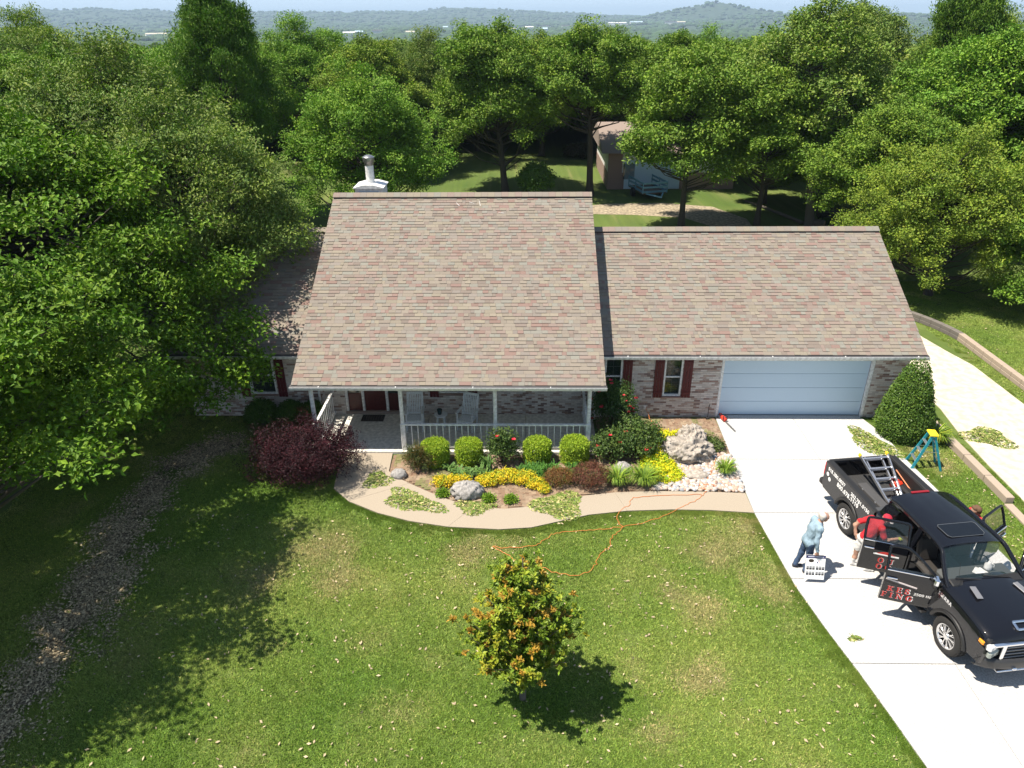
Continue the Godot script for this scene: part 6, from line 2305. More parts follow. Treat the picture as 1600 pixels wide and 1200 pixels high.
	for i in 11:
		for e: int in [0, 14]:
			rf._oq(rr[i][e], rr[i + 1][e], rr[i + 1][e] - Vector3(0, 0.06, 0), rr[i][e] - Vector3(0, 0.06, 0), Vector3(0, 1.9, 2))
	part(truck, "roof", rf, paint)
	var li := Geo.new()
	li.box(Vector3(0, 1.90, 2.05), Vector3(1.42, 0.015, 1.75))
	part(truck, "headliner", li, mat(0.10, 0.10, 0.10, 0.9))
	var su := Geo.new()
	su.ext(PackedVector2Array([Vector2(-0.42, 2.36), Vector2(0.42, 2.36), Vector2(0.46, 2.42), Vector2(0.44, 2.74), Vector2(0.38, 2.80), Vector2(-0.38, 2.80), Vector2(-0.44, 2.74), Vector2(-0.46, 2.42)]), 0.008, Transform3D(Basis(Vector3.RIGHT, Vector3(0, -0.012, 1), Vector3(0, -1, 0)), Vector3(0, 2.041, 0)))
	part(truck, "sunroof", su, mat(0.004, 0.005, 0.007, 0.03))
	var rim := Geo.new()
	var loop := PackedVector3Array()
	for p: Vector2 in [Vector2(-0.42, 2.36), Vector2(0.42, 2.36), Vector2(0.46, 2.42), Vector2(0.44, 2.74), Vector2(0.38, 2.80), Vector2(-0.38, 2.80), Vector2(-0.44, 2.74), Vector2(-0.46, 2.42), Vector2(-0.42, 2.36)]:
		loop.append(Vector3(p.x, 2.040 - 0.012 * p.y, p.y))
	rim.tube(loop, PackedFloat32Array([0.006]), 4)
	part(truck, "sunroof_seal", rim, mat(0.10, 0.11, 0.12, 0.5))
	var bl := Geo.new()
	bl.rbox(Vector3(0, 1.985, 1.10), Vector3(0.46, 0.045, 0.07), 0.012)
	part(truck, "high_brake_light", bl, mat(0.22, 0.01, 0.015, 0.2))
	var an := Geo.new()
	an.tube(PackedVector3Array([Vector3(-0.78, 1.46, 3.75), Vector3(-0.70, 1.95, 3.55)]), PackedFloat32Array([0.004]), 4)
	part(truck, "antenna", an, M.dark)
	# glass
	var ws := Geo.new()
	var wr := []
	for i in 6:
		var line := PackedVector3Array()
		for j in 11:
			var t := -1.0 + j / 5.0
			var k := i / 5.0
			line.append(Vector3(t * lerpf(0.84, 0.70, k), lerpf(1.45, 1.945, k) - 0.02 * t * t, lerpf(3.60, 2.99, k) - 0.10 * t * t + 0.02 * sin(k * PI)))
		wr.append(line)
	ws.grid(wr, false)
	part(truck, "windshield", ws, M.windshield)
	var bw := Geo.new()
	bw.quad(Vector3(0.70, 1.42, 1.04), Vector3(-0.70, 1.42, 1.04), Vector3(-0.62, 1.86, 1.14), Vector3(0.62, 1.86, 1.14))
	part(truck, "rear_window", bw, M.carglass)
	var cb := Geo.new()
	cb.rbox(Vector3(0, 1.0, 1.05), Vector3(1.75, 0.84, 0.06), 0.02)
	cb.bar(Vector3(-0.78, 1.42, 1.04), Vector3(-0.68, 1.90, 1.14), 0.14, 0.05)
	cb.bar(Vector3(0.78, 1.42, 1.04), Vector3(0.68, 1.90, 1.14), 0.14, 0.05)
	part(truck, "cab_back", cb, paint)
	var fl := Geo.new()
	fl.rbox(Vector3(0, 0.60, 2.25), Vector3(1.72, 0.08, 2.40), 0.02)
	part(truck, "cab_floor", fl, M.dark)
	var fw := Geo.new()
	fw.rbox(Vector3(0, 1.0, 3.46), Vector3(1.72, 0.84, 0.06), 0.01)
	part(truck, "firewall", fw, M.dark)
	# inside
	var leather := grained(mat(0.045, 0.040, 0.036, 0.5), mottle, 3.0)
	for x: float in [-0.42, 0.42]:
		var se := Geo.new()
		se.rbox(Vector3(x, 0.92, 2.55), Vector3(0.54, 0.18, 0.54), 0.06)
		se.rbox(Vector3(x, 1.28, 2.28), Vector3(0.50, 0.62, 0.16), 0.05, Basis(Vector3.RIGHT, -0.2))
		se.rbox(Vector3(x, 1.66, 2.20), Vector3(0.26, 0.18, 0.10), 0.03, Basis(Vector3.RIGHT, -0.15))
		part(truck, "front_seat", se, leather)
	var re := Geo.new()
	re.rbox(Vector3(0, 0.92, 1.55), Vector3(1.5, 0.18, 0.5), 0.05)
	re.rbox(Vector3(0, 1.28, 1.22), Vector3(1.5, 0.60, 0.16), 0.05, Basis(Vector3.RIGHT, -0.12))
	part(truck, "rear_bench", re, leather)
	var da := Geo.new()
	da.rbox(Vector3(0, 1.32, 3.30), Vector3(1.62, 0.24, 0.46), 0.07)
	da.rbox(Vector3(0, 0.95, 2.75), Vector3(0.28, 0.36, 0.9), 0.05)
	part(truck, "dashboard", da, mat(0.06, 0.065, 0.065, 0.6))
	var sw := Geo.new()
	var cir := PackedVector3Array()
	for i in 19:
		var a := TAU * i / 18.0
		cir.append(Vector3(0.42 + cos(a) * 0.19, 1.30 + sin(a) * 0.17, 2.95 - sin(a) * 0.08))
	sw.tube(cir, PackedFloat32Array([0.016]), 6)
	sw.bar(Vector3(0.25, 1.30, 2.96), Vector3(0.59, 1.30, 2.96), 0.05, 0.03)
	part(truck, "steering_wheel", sw, M.blackplastic)
	# bed
	var bf := Geo.new()
	bf.rbox(Vector3(0, 0.86, -0.13), Vector3(1.64, 0.05, 2.28), 0.01)
	for i in 9:
		bf.rbox(Vector3(-0.64 + i * 0.16, 0.892, -0.13), Vector3(0.07, 0.022, 2.2), 0.008)
	part(truck, "bed_floor", bf, grained(mat(0.045, 0.046, 0.048, 0.6), grain, 4.0))
	var bh := Geo.new()
	bh.rbox(Vector3(0, 1.14, 0.96), Vector3(1.66, 0.56, 0.06), 0.01)
	bh.rbox(Vector3(0, 1.425, 0.95), Vector3(1.84, 0.05, 0.16), 0.02)
	part(truck, "bed_front", bh, mat(0.05, 0.052, 0.055, 0.5))
	var tg := Geo.new()
	tg.rbox(Vector3(0, 1.10, -1.29), Vector3(1.78, 0.58, 0.07), 0.02)
	part(truck, "tailgate", tg, paint)
	var tc := Geo.new()
	tc.rbox(Vector3(0, 1.415, -1.29), Vector3(1.84, 0.05, 0.10), 0.02)
	part(truck, "tailgate_cap", tc, M.blackplastic)
	var rb := Geo.new()
	rb.rbox(Vector3(0, 0.66, -1.42), Vector3(1.96, 0.20, 0.20), 0.05)
	part(truck, "rear_bumper", rb, M.blackplastic)
	var un := Geo.new()
	un.rbox(Vector3(0, 0.55, 1.9), Vector3(0.9, 0.22, 6.0), 0.03)
	part(truck, "chassis", un, M.dark)
	# lettering on the bed side
	var wt := mat(0.85, 0.85, 0.85, 0.5)
	var side := Basis(Vector3(0, 0, 1), Vector3.UP, Vector3(-1, 0, 0))
	lettering(truck, "phone_number", "918.280.0037", 0.100, wt, Transform3D(side, Vector3(-1.003, 1.27, -0.72)))
	lettering(truck, "phone_number", "800.678.1119", 0.122, wt, Transform3D(side, Vector3(-1.003, 1.10, -0.12)))
	lettering(truck, "phone_number", "262.781.0150", 0.100, wt, Transform3D(side, Vector3(-1.003, 1.24, 0.42)))
	for q: Array in [[-1.12, 1.10], [-1.00, 1.00]]:
		var dc := Geo.new()
		dc.lathe([Vector2(0.001, 0.0), Vector2(0.058, 0.0), Vector2(0.058, 0.004), Vector2(0.001, 0.004)], 16, Transform3D(Basis(Vector3(0, 0, 1), PI / 2), Vector3(-1.001, q[1], q[0])))
		part(truck, "round_decal", dc, wt)
	# doors
	var red := mat(0.50, 0.03, 0.025, 0.5)
	var d1 := door_at("front_door", "open front door lettered KES and FING in red and white", -1.0, 3.40, 1.05, 64.0, true)
	var d2 := door_at("rear_door", "open rear door lettered OU and OO in red and white", -1.0, 2.36, 0.98, 62.0, false)
	var d3 := door_at("rear_door", "open rear door on the lawn side", 1.0, 2.36, 0.98, 62.0, false)
	var d4 := door_at("front_door", "open front door on the lawn side", 1.0, 3.40, 1.05, 64.0, true)
	for d: Array in [[d1, "K E S", "F I N G", -0.70], [d2, "O U", "O O", -0.42]]:
		for row in 2:
			var y := 0.92 if row == 0 else 0.74
			lettering(d[0], "letters_outline", d[1 + row], 0.142, wt, Transform3D(side, Vector3(-0.0555, y - 0.006, d[3] + 0.012)), 0.004, true)
			lettering(d[0], "letters", d[1 + row], 0.136, red, Transform3D(side, Vector3(-0.0605, y, d[3])), 0.004, true)
	var st1 := Geo.new()
	st1.bar(Vector3(-0.064, 1.19, -1.0), Vector3(-0.064, 1.07, -0.36), 0.008, 0.035)
	part(d1, "stripe", st1, mat(0.62, 0.55, 0.55, 0.5))
	var st2 := Geo.new()
	st2.bar(Vector3(-0.064, 1.09, -0.70), Vector3(-0.064, 1.09, -0.16), 0.008, 0.035)
	part(d2, "stripe", st2, wt)
	var ro := Geo.new()
	ro.ext(PackedVector2Array([Vector2(-0.62, 1.11), Vector2(-0.24, 1.11), Vector2(-0.38, 1.18), Vector2(-0.50, 1.17)]), 0.006, Transform3D(side, Vector3(-0.060, 0, 0)))
	part(d2, "roof_emblem", ro, red)
	lettering(d1, "model_badge", "2500 HD", 0.07, M.chrome, Transform3D(side, Vector3(-0.058, 0.90, -0.20)), 0.008)
	for q: Array in [[d1, -1.0], [d4, 1.0]]:
		var s: float = q[1]
		var mr := Geo.new()
		mr.bar(Vector3(0.03 * s, 1.38, -0.12), Vector3(0.16 * s, 1.40, -0.10), 0.06, 0.05)
		mr.rbox(Vector3(0.22 * s, 1.36, -0.10), Vector3(0.18, 0.12, 0.09), 0.03)
		part(q[0], "mirror", mr, M.blackplastic)
		var mc := Geo.new()
		mc.rbox(Vector3(0.22 * s, 1.50, -0.09), Vector3(0.19, 0.18, 0.11), 0.03)
		part(q[0], "mirror_cap", mc, M.chrome)
	make_load()

func make_load() -> void:
	# folded aluminium ladder leaning over the tailgate
	var l := thing("aluminium_ladder", "folded aluminium ladder with yellow feet lying in the truck bed", "ladder")
	var a := Vector3(9.55, 1.60, 4.93)
	var b := Vector3(9.72, 0.97, 6.22)
	var ax := (b - a).normalized()
	var sx := Vector3(1, 0, -0.14).normalized()
	var up := sx.cross(ax).normalized()
	if up.y < 0: up = -up
	for k in 2:
		var o := up * (0.05 - 0.09 * k)
		var w := 0.30 - 0.06 * k
		for s: float in [-1.0, 1.0]:
			var g := Geo.new()
			var p0 := a + o + sx * s * (w + 0.09 * (1.0 - k))
			var p1 := b + o + sx * s * w * 0.72
			g.bar(p0, p1, 0.035, 0.07, up)
			part(l, "rail", g, M.alu)
			if k == 0:
				var f := Geo.new()
				f.rbox(p0 - ax * 0.03, Vector3(0.06, 0.09, 0.10), 0.012)
				part(l, "foot", f, mat(0.80, 0.58, 0.02, 0.5))
		for i in 5:
			var t := 0.06 + i * 0.22
			var c := a.lerp(b, t) + o
			var ww := lerpf(w + 0.09 * (1.0 - k), w * 0.72, t)
			var g := Geo.new()
			g.bar(c - sx * ww, c + sx * ww, 0.045, 0.035, up)
			part(l, "rung", g, M.alu)
	# red blower and tools
	var bl := thing("leaf_blower", "red leaf blower with a black tube in the truck bed", "leaf blower", Vector3(10.02, 0.94, 5.55), 0.5)
	var g1 := Geo.new()
	g1.rbox(Vector3(0, 0.16, 0), Vector3(0.24, 0.26, 0.26), 0.05)
	part(bl, "engine_cover", g1, mat(0.65, 0.04, 0.015, 0.35))
	var g2 := Geo.new()
	g2.tube(PackedVector3Array([Vector3(0.1, 0.1, 0.1), Vector3(0.12, 0.07, 0.4), Vector3(0.1, 0.06, 0.65)]), PackedFloat32Array([0.05, 0.045, 0.05]), 10)
	part(bl, "tube", g2, M.blackplastic)
	var g3 := Geo.new()
	g3.tube(PackedVector3Array([Vector3(-0.08, 0.28, -0.08), Vector3(-0.05, 0.37, 0), Vector3(0.05, 0.37, 0.04), Vector3(0.09, 0.28, 0.08)]), PackedFloat32Array([0.018]), 6)
	part(bl, "handle", g3, M.blackplastic)
	var po := Geo.new()
	po.tube(PackedVector3Array([Vector3(10.15, 1.30, 5.15), Vector3(10.35, 0.96, 6.55)]), PackedFloat32Array([0.017]), 6)
	tag(part(self, "tool_pole", po, mat(0.55, 0.20, 0.10, 0.6)), "orange tool pole lying along the truck bed side", "pole")
	var co := Geo.new()
	var pts := []
	for i in 40:
		pts.append(Vector3(10.06 + cos(i * 0.8) * 0.13, 0.93 + 0.0018 * i, 6.0 + sin(i * 0.8) * 0.11))
	co.tube(_curve(pts, 3, 0.0), PackedFloat32Array([0.014]), 5)
	tag(part(self, "hose_coil", co, mat(0.42, 0.06, 0.05, 0.5)), "coil of red hose on the truck bed floor", "hose")
	var bx := thing("tool_case", "long dark tool case lying beside the ladder in the truck bed", "case", Vector3(9.28, 0.905, 5.9), 0.14)
	var c1 := Geo.new()
	c1.rbox(Vector3(0, 0.06, 0), Vector3(0.26, 0.12, 1.1), 0.02)
	part(bx, "case_body", c1, mat(0.06, 0.06, 0.062, 0.5))
	for z: float in [-0.3, 0.3]:
		var c2 := Geo.new()
		c2.rbox(Vector3(-0.132, 0.08, z), Vector3(0.012, 0.04, 0.06), 0.003)
		part(bx, "latch", c2, M.alu)
	# jug and papers on the dashboard
	var jug := thing("white_jug", "white plastic jug standing on the truck dashboard", "jug", truck.transform * Vector3(0.28, 1.445, 3.28))
	var j1 := Geo.new()
	j1.lathe([Vector2(0.001, 0), Vector2(0.075, 0), Vector2(0.08, 0.02), Vector2(0.08, 0.12), Vector2(0.03, 0.17), Vector2(0.03, 0.20), Vector2(0.001, 0.2)], 16)
	part(jug, "bottle", j1, M.white)
	var j2 := Geo.new()
	j2.tube(PackedVector3Array([Vector3(0.03, 0.17, 0.03), Vector3(0.07, 0.16, 0.06), Vector3(0.075, 0.1, 0.065)]), PackedFloat32Array([0.012]), 6)
	part(jug, "handle", j2, M.white)
	var pp := Geo.new()
	pp.box(truck.transform * Vector3(0.05, 1.448, 3.36), Vector3(0.28, 0.006, 0.2), Basis(Vector3.UP, 0.5))
	pp.box(truck.transform * Vector3(0.02, 1.456, 3.35), Vector3(0.24, 0.006, 0.2), Basis(Vector3.UP, 0.8))
	tag(part(self, "papers", pp, M.white), "white papers lying on the truck dashboard", "papers")

# ------------------------------------------------------------------ people
# bones: [from, radius, to, radius, colour]; joined with a smooth minimum and meshed as surface nets
func flesh(bones: Array, cell: float, blend: float) -> Geo:
	var lo := Vector3.ONE * 1e9
	var hi := -lo
	for b: Array in bones:
		for e: int in [0, 2]:
			var q: Vector3 = b[e]
			var rr: float = b[e + 1]
			lo = lo.min(q - Vector3.ONE * (rr + 2.5 * cell)); hi = hi.max(q + Vector3.ONE * (rr + 2.5 * cell))
	var nx := int((hi.x - lo.x) / cell) + 2
	var ny := int((hi.y - lo.y) / cell) + 2
	var nz := int((hi.z - lo.z) / cell) + 2
	var f := PackedFloat32Array(); f.resize(nx * ny * nz); f.fill(1.0)
	var near := PackedFloat32Array(); near.resize(nx * ny * nz); near.fill(1e9)
	var who := PackedByteArray(); who.resize(nx * ny * nz)
	for bi in bones.size():
		var b: Array = bones[bi]
		var p: Vector3 = b[0]
		var q: Vector3 = b[2]
		var ra: float = b[1]
		var rb: float = b[3]
		var m := maxf(ra, rb) + blend + cell * 2.0
		var b0 := (p.min(q) - Vector3.ONE * m - lo) / cell
		var b1 := (p.max(q) + Vector3.ONE * m - lo) / cell
		var d := q - p
		var dd := maxf(d.length_squared(), 1e-8)
		for z in range(maxi(0, int(b0.z)), mini(nz - 1, int(b1.z)) + 1):
			for y in range(maxi(0, int(b0.y)), mini(ny - 1, int(b1.y)) + 1):
				for x in range(maxi(0, int(b0.x)), mini(nx - 1, int(b1.x)) + 1):
					var w := lo + Vector3(x, y, z) * cell
					var t := clampf((w - p).dot(d) / dd, 0.0, 1.0)
					var s := w.distance_to(p + d * t) - lerpf(ra, rb, t)
					var i := (z * ny + y) * nx + x
					if s < near[i]:
						near[i] = s; who[i] = bi
					var c := f[i]
					var h := maxf(blend - absf(c - s), 0.0) / blend
					f[i] = minf(c, s) - h * h * blend * 0.25
	var id := {}
	var vs := PackedVector3Array()
	var cs := PackedColorArray()
	for z in nz - 1:
		for y in ny - 1:
			for x in nx - 1:
				var i := (z * ny + y) * nx + x
				var v := [f[i], f[i + 1], f[i + nx], f[i + nx + 1], f[i + nx * ny], f[i + nx * ny + 1], f[i + nx * ny + nx], f[i + nx * ny + nx + 1]]
				var neg := 0
				for k in 8:
					if v[k] < 0.0: neg += 1
				if neg == 0 or neg == 8:
					continue
				var acc := Vector3.ZERO
				var n := 0
				for e: Array in EDGES:
					var a: float = v[e[0]]
					var b: float = v[e[1]]
					if (a < 0.0) != (b < 0.0):
						var t := a / (a - b)
						acc += CORN[e[0]].lerp(CORN[e[1]], t)
						n += 1
				id[i] = vs.size()
				vs.append(lo + (Vector3(x, y, z) + acc / n) * cell)
				var bb: Array = bones[who[i]]
				cs.append(bb[4])
	var tris := PackedInt32Array()
	for i: int in id:
		var x := i % nx
		var y := (i / nx) % ny
		var z := i / (nx * ny)
		if x == 0 or y == 0 or z == 0:
			continue
		var ax := [[1, nx, nx * ny], [nx, nx * ny, 1], [nx * ny, 1, nx]]
		for k in 3:
			var s: int = ax[k][0]
			var u: int = ax[k][1]
			var w: int = ax[k][2]
			var a := f[i] < 0.0
			var b := f[i + s] < 0.0
			if a == b:
				continue
			if not (id.has(i - u) and id.has(i - w) and id.has(i - u - w)):
				continue
			var q := [id[i], id[i - u], id[i - u - w], id[i - w]]
			if not a:
				q.reverse()
			tris.append_array([q[0], q[1], q[2], q[0], q[2], q[3]])
	var nr := PackedVector3Array(); nr.resize(vs.size())
	for i in range(0, tris.size(), 3):
		var m := (vs[tris[i + 1]] - vs[tris[i]]).cross(vs[tris[i + 2]] - vs[tris[i]])
		for k in 3:
			nr[tris[i + k]] += m
	if cell > 0.012:
		# folds of the cloth
		var fold := FastNoiseLite.new()
		fold.seed = 4; fold.frequency = 5.5; fold.fractal_octaves = 2
		for i in vs.size():
			vs[i] += nr[i].normalized() * 0.016 * fold.get_noise_3d(vs[i].x * 1.6, vs[i].y * 0.9, vs[i].z * 1.6)
		nr.fill(Vector3.ZERO)
		for i in range(0, tris.size(), 3):
			var m := (vs[tris[i + 1]] - vs[tris[i]]).cross(vs[tris[i + 2]] - vs[tris[i]])
			for k in 3:
				nr[tris[i + k]] += m
	var g := Geo.new()
	for i in range(0, tris.size(), 3):
		for k: int in [0, 2, 1]:
			var j := tris[i + k]
			g.v.append(vs[j]); g.n.append(nr[j].normalized()); g.k.append(cs[j])
	return g

const EDGES := [[0, 1], [2, 3], [4, 5], [6, 7], [0, 2], [1, 3], [4, 6], [5, 7], [0, 4], [1, 5], [2, 6], [3, 7]]
const CORN := [Vector3(0, 0, 0), Vector3(1, 0, 0), Vector3(0, 1, 0), Vector3(1, 1, 0), Vector3(0, 0, 1), Vector3(1, 0, 1), Vector3(0, 1, 1), Vector3(1, 1, 1)]
const SKIN := Color(0.47, 0.27, 0.19)

# a hand at w pointing along d, palm facing n
func hand_bones(w: Vector3, d: Vector3, n: Vector3, curl: float, c := SKIN) -> Array:
	d = d.normalized()
	var s := d.cross(n).normalized()
	n = s.cross(d).normalized()
	var o := []
	o.append([w, 0.027, w + d * 0.045, 0.024, c])
	for i in 4:
		var off := (i - 1.5) * 0.021
		var k := w + d * 0.085 + s * off
		o.append([w + d * 0.03 + s * off * 0.6, 0.016, k, 0.0125, c])
		var l: float = [0.040, 0.046, 0.043, 0.034][i]
		var d1 := (d * cos(curl * 0.6) + n * sin(curl * 0.6))
		var d2 := (d * cos(curl * 1.4) + n * sin(curl * 1.4))
		o.append([k, 0.0105, k + d1 * l, 0.0095, c])
		o.append([k + d1 * l, 0.0095, k + d1 * l + d2 * l * 0.85, 0.0082, c])
	var th := w + d * 0.03 + s * -0.03
	o.append([w + d * 0.015 - s * 0.01, 0.017, th, 0.0125, c])
	o.append([th, 0.0115, th + (d * 0.7 - s * 0.45 + n * 0.4).normalized() * 0.05, 0.009, c])
	return o

# head at c, looking along f, crown towards u
func head_bones(c: Vector3, f: Vector3, u: Vector3, skin := SKIN) -> Array:
	f = f.normalized()
	var s := f.cross(u).normalized()
	u = s.cross(f).normalized()
	var o := [[c + u * 0.035 - f * 0.02, 0.088, c + u * 0.03 + f * 0.015, 0.084, skin], [c + u * 0.01 + f * 0.03, 0.072, c - u * 0.07 + f * 0.045, 0.048, skin],
		[c + f * 0.092 + u * 0.015, 0.010, c + f * 0.108 - u * 0.022, 0.014, skin],
		[c + f * 0.088 - u * 0.055 - s * 0.018, 0.010, c + f * 0.088 - u * 0.055 + s * 0.018, 0.010, Color(0.40, 0.16, 0.13)]]
	for k: float in [-1.0, 1.0]:
		o.append([c + s * 0.084 * k + u * 0.02 - f * 0.005, 0.014, c + s * 0.088 * k - u * 0.025, 0.012, skin])
		o.append([c + f * 0.082 + s * 0.032 * k + u * 0.018, 0.011, c + f * 0.083 + s * 0.033 * k + u * 0.018, 0.011, Color(0.12, 0.09, 0.08)])
	return o

func person(label: String, parts: Array, skin_m: Material) -> Node3D:
	var t := thing("person", label, "person")
	var g := Geo.new()
	for p: Array in parts:
		var q := flesh(p[0], p[1], p[2])
		g.v.append_array(q.v); g.n.append_array(q.n); g.k.append_array(q.k)
	part(t, "body", g, skin_m)
	return t

func make_people() -> void:
	var cloth := grained(tinted(0.85), mottle, 5.0)
	# man in a pale denim shirt carrying a sign; he faces the truck
	var denim := Color(0.30, 0.42, 0.52)
	var jean := Color(0.055, 0.10, 0.19)
	var shoe := Color(0.05, 0.055, 0.075)
	var y0 := 0.035
	var B := Vector3(6.98, y0, 7.72)
	var hipl := B + Vector3(-0.03, 0.90, -0.10)
	var hipr := B + Vector3(-0.03, 0.90, 0.10)
	var chest := B + Vector3(0.06, 1.28, 0.0)
	var neck := B + Vector3(0.13, 1.50, 0.0)
	var head := B + Vector3(0.21, 1.63, 0.0)
	var shr := B + Vector3(0.07, 1.42, 0.20)
	var shl := B + Vector3(0.09, 1.42, -0.20)
	var handr := B + Vector3(0.08, 0.80, 0.33)
	var handl := B + Vector3(0.22, 0.86, -0.30)
	var elr := B + Vector3(0.01, 1.10, 0.30)
	var ell := B + Vector3(0.06, 1.10, -0.29)
	var kr := B + Vector3(0.02, 0.48, 0.11)
	var kl := B + Vector3(-0.09, 0.48, -0.10)
	var fr := B + Vector3(-0.01, 0.07, 0.12)
	var fl := B + Vector3(-0.19, 0.08, -0.10)
	var b1 := [
		[hipl.lerp(hipr, 0.2), 0.125, hipl.lerp(hipr, 0.8), 0.125, jean], [B + Vector3(-0.02, 0.98, 0), 0.150, chest, 0.160, denim], [chest + Vector3(0.03, -0.18, 0), 0.150, chest + Vector3(0.02, 0.05, 0), 0.150, denim],
		[shl, 0.085, shr, 0.085, denim], [chest, 0.15, neck - Vector3(0.02, 0.06, 0), 0.085, denim], [B + Vector3(-0.03, 0.92, -0.05), 0.148, B + Vector3(-0.03, 0.92, 0.05), 0.148, denim],
		[neck, 0.058, head - Vector3(0.02, 0.04, 0), 0.055, SKIN],
		[shr, 0.072, elr, 0.056, denim], [elr, 0.055, handr + Vector3(0, 0.06, -0.005), 0.042, denim], [shl, 0.072, ell, 0.056, denim], [ell, 0.055, handl + Vector3(-0.02, 0.05, 0), 0.042, denim],
		[hipr, 0.105, kr, 0.072, jean], [kr, 0.070, fr + Vector3(0, 0.03, 0), 0.056, jean], [hipl, 0.105, kl, 0.072, jean], [kl, 0.070, fl + Vector3(0, 0.03, 0), 0.056, jean],
		[fr + Vector3(-0.03, -0.025, 0), 0.046, fr + Vector3(0.15, -0.035, 0.01), 0.038, shoe], [fl + Vector3(-0.03, -0.025, 0), 0.046, fl + Vector3(0.15, -0.040, 0), 0.038, shoe]]
	var p1 := person("grey haired person in pale denim shirt and jeans carrying a white sign", [[b1, 0.017, 0.05], [head_bones(head, Vector3(1, -0.28, 0.1), Vector3(0.2, 1, 0)), 0.008, 0.02],
		[hand_bones(handr + Vector3(0, 0.03, 0), Vector3(0.0, -1, 0.02), Vector3(0, 0, -1), 1.1), 0.006, 0.008], [hand_bones(handl + Vector3(0, 0.02, 0), Vector3(0.3, -1, 0), Vector3(0, 0, 1), 0.5), 0.006, 0.008]], cloth)
	var hc := Color(0.62, 0.58, 0.54)
	part(p1, "hair", flesh([[head + Vector3(-0.05, 0.05, -0.03), 0.082, head + Vector3(-0.05, 0.05, 0.03), 0.082, hc], [head + Vector3(-0.07, 0.0, -0.045), 0.058, head + Vector3(-0.07, 0.0, 0.045), 0.058, hc]], 0.008, 0.02), cloth)
	# the sign board
	var sgn := thing("sign_board", "white sample board with a dark blue header held by the person in denim", "sign", Vector3(7.05, 0.10, 8.20), -0.06)
	var im := Image.create(184, 248, false, Image.FORMAT_RGB8)
	im.fill(Color(0.96, 0.96, 0.96))
	im.fill_rect(Rect2i(0, 0, 184, 32), Color(0.10, 0.12, 0.33))
	im.fill_rect(Rect2i(18, 12, 60, 7), Color(0.85, 0.86, 0.92))
	im.fill_rect(Rect2i(84, 12, 84, 7), Color(0.85, 0.86, 0.92))
	for y in range(40, 78):
		for x in range(24, 78):
			if Vector2((x - 51) / 26.0, (y - 56) / 18.0).length() < 1.0:
				im.set_pixel(x, y, Color(0.17, 0.13, 0.10))
	for y in range(48, 82):
		im.fill_rect(Rect2i(118 - (y - 48) / 2, y, 3 + (y - 48) / 3, 1), Color(0.13, 0.15, 0.36))
		im.fill_rect(Rect2i(122 + (y - 48) / 3, y, 4, 1), Color(0.6, 0.1, 0.12))
	im.fill_rect(Rect2i(144, 52, 26, 5), Color(0.35, 0.45, 0.42))
	im.fill_rect(Rect2i(144, 64, 22, 4), Color(0.45, 0.5, 0.5))
	im.fill_rect(Rect2i(30, 90, 44, 4), Color(0.35, 0.35, 0.38))
	for row in 2:
		for k in 6:
			var y := 112 + row * 56
			im.fill_rect(Rect2i(10 + k * 28 + (6 if k > 2 else 0), y, 24, 20), Color(0.55, 0.56, 0.57))
			im.fill_rect(Rect2i(10 + k * 28 + (6 if k > 2 else 0), y + 20, 24, 18), Color(0.16, 0.17, 0.2) if (k + row) % 2 else Color(0.25, 0.24, 0.24))
	im.fill_rect(Rect2i(10, 232, 34, 3), Color(0.5, 0.5, 0.5))
	im.fill_rect(Rect2i(160, 228, 10, 6), Color(0.45, 0.45, 0.5))
	var sm := mat(1, 1, 1, 0.45)
	sm.albedo_texture = ImageTexture.create_from_image(im)
	var qm := QuadMesh.new()
	qm.size = Vector2(0.46, 0.62)
	qm.material = sm
	var face := put(sgn, "printed_face", qm, Vector3(0, 0.35, 0.006))
	face.rotation.x = 0.0
	var bd := Geo.new()
	bd.rbox(Vector3(0, 0.35, 0), Vector3(0.47, 0.63, 0.008), 0.002)
	part(sgn, "board", bd, M.white)
	sgn.rotation.x = -0.30
	# man in red leaning in at the rear door
	var red := Color(0.56, 0.018, 0.03)
	var white := Color(0.78, 0.77, 0.75)
	var C := Vector3(8.36, y0, 7.62)
	var h2 := C + Vector3(0.36, 1.50, 0.02)
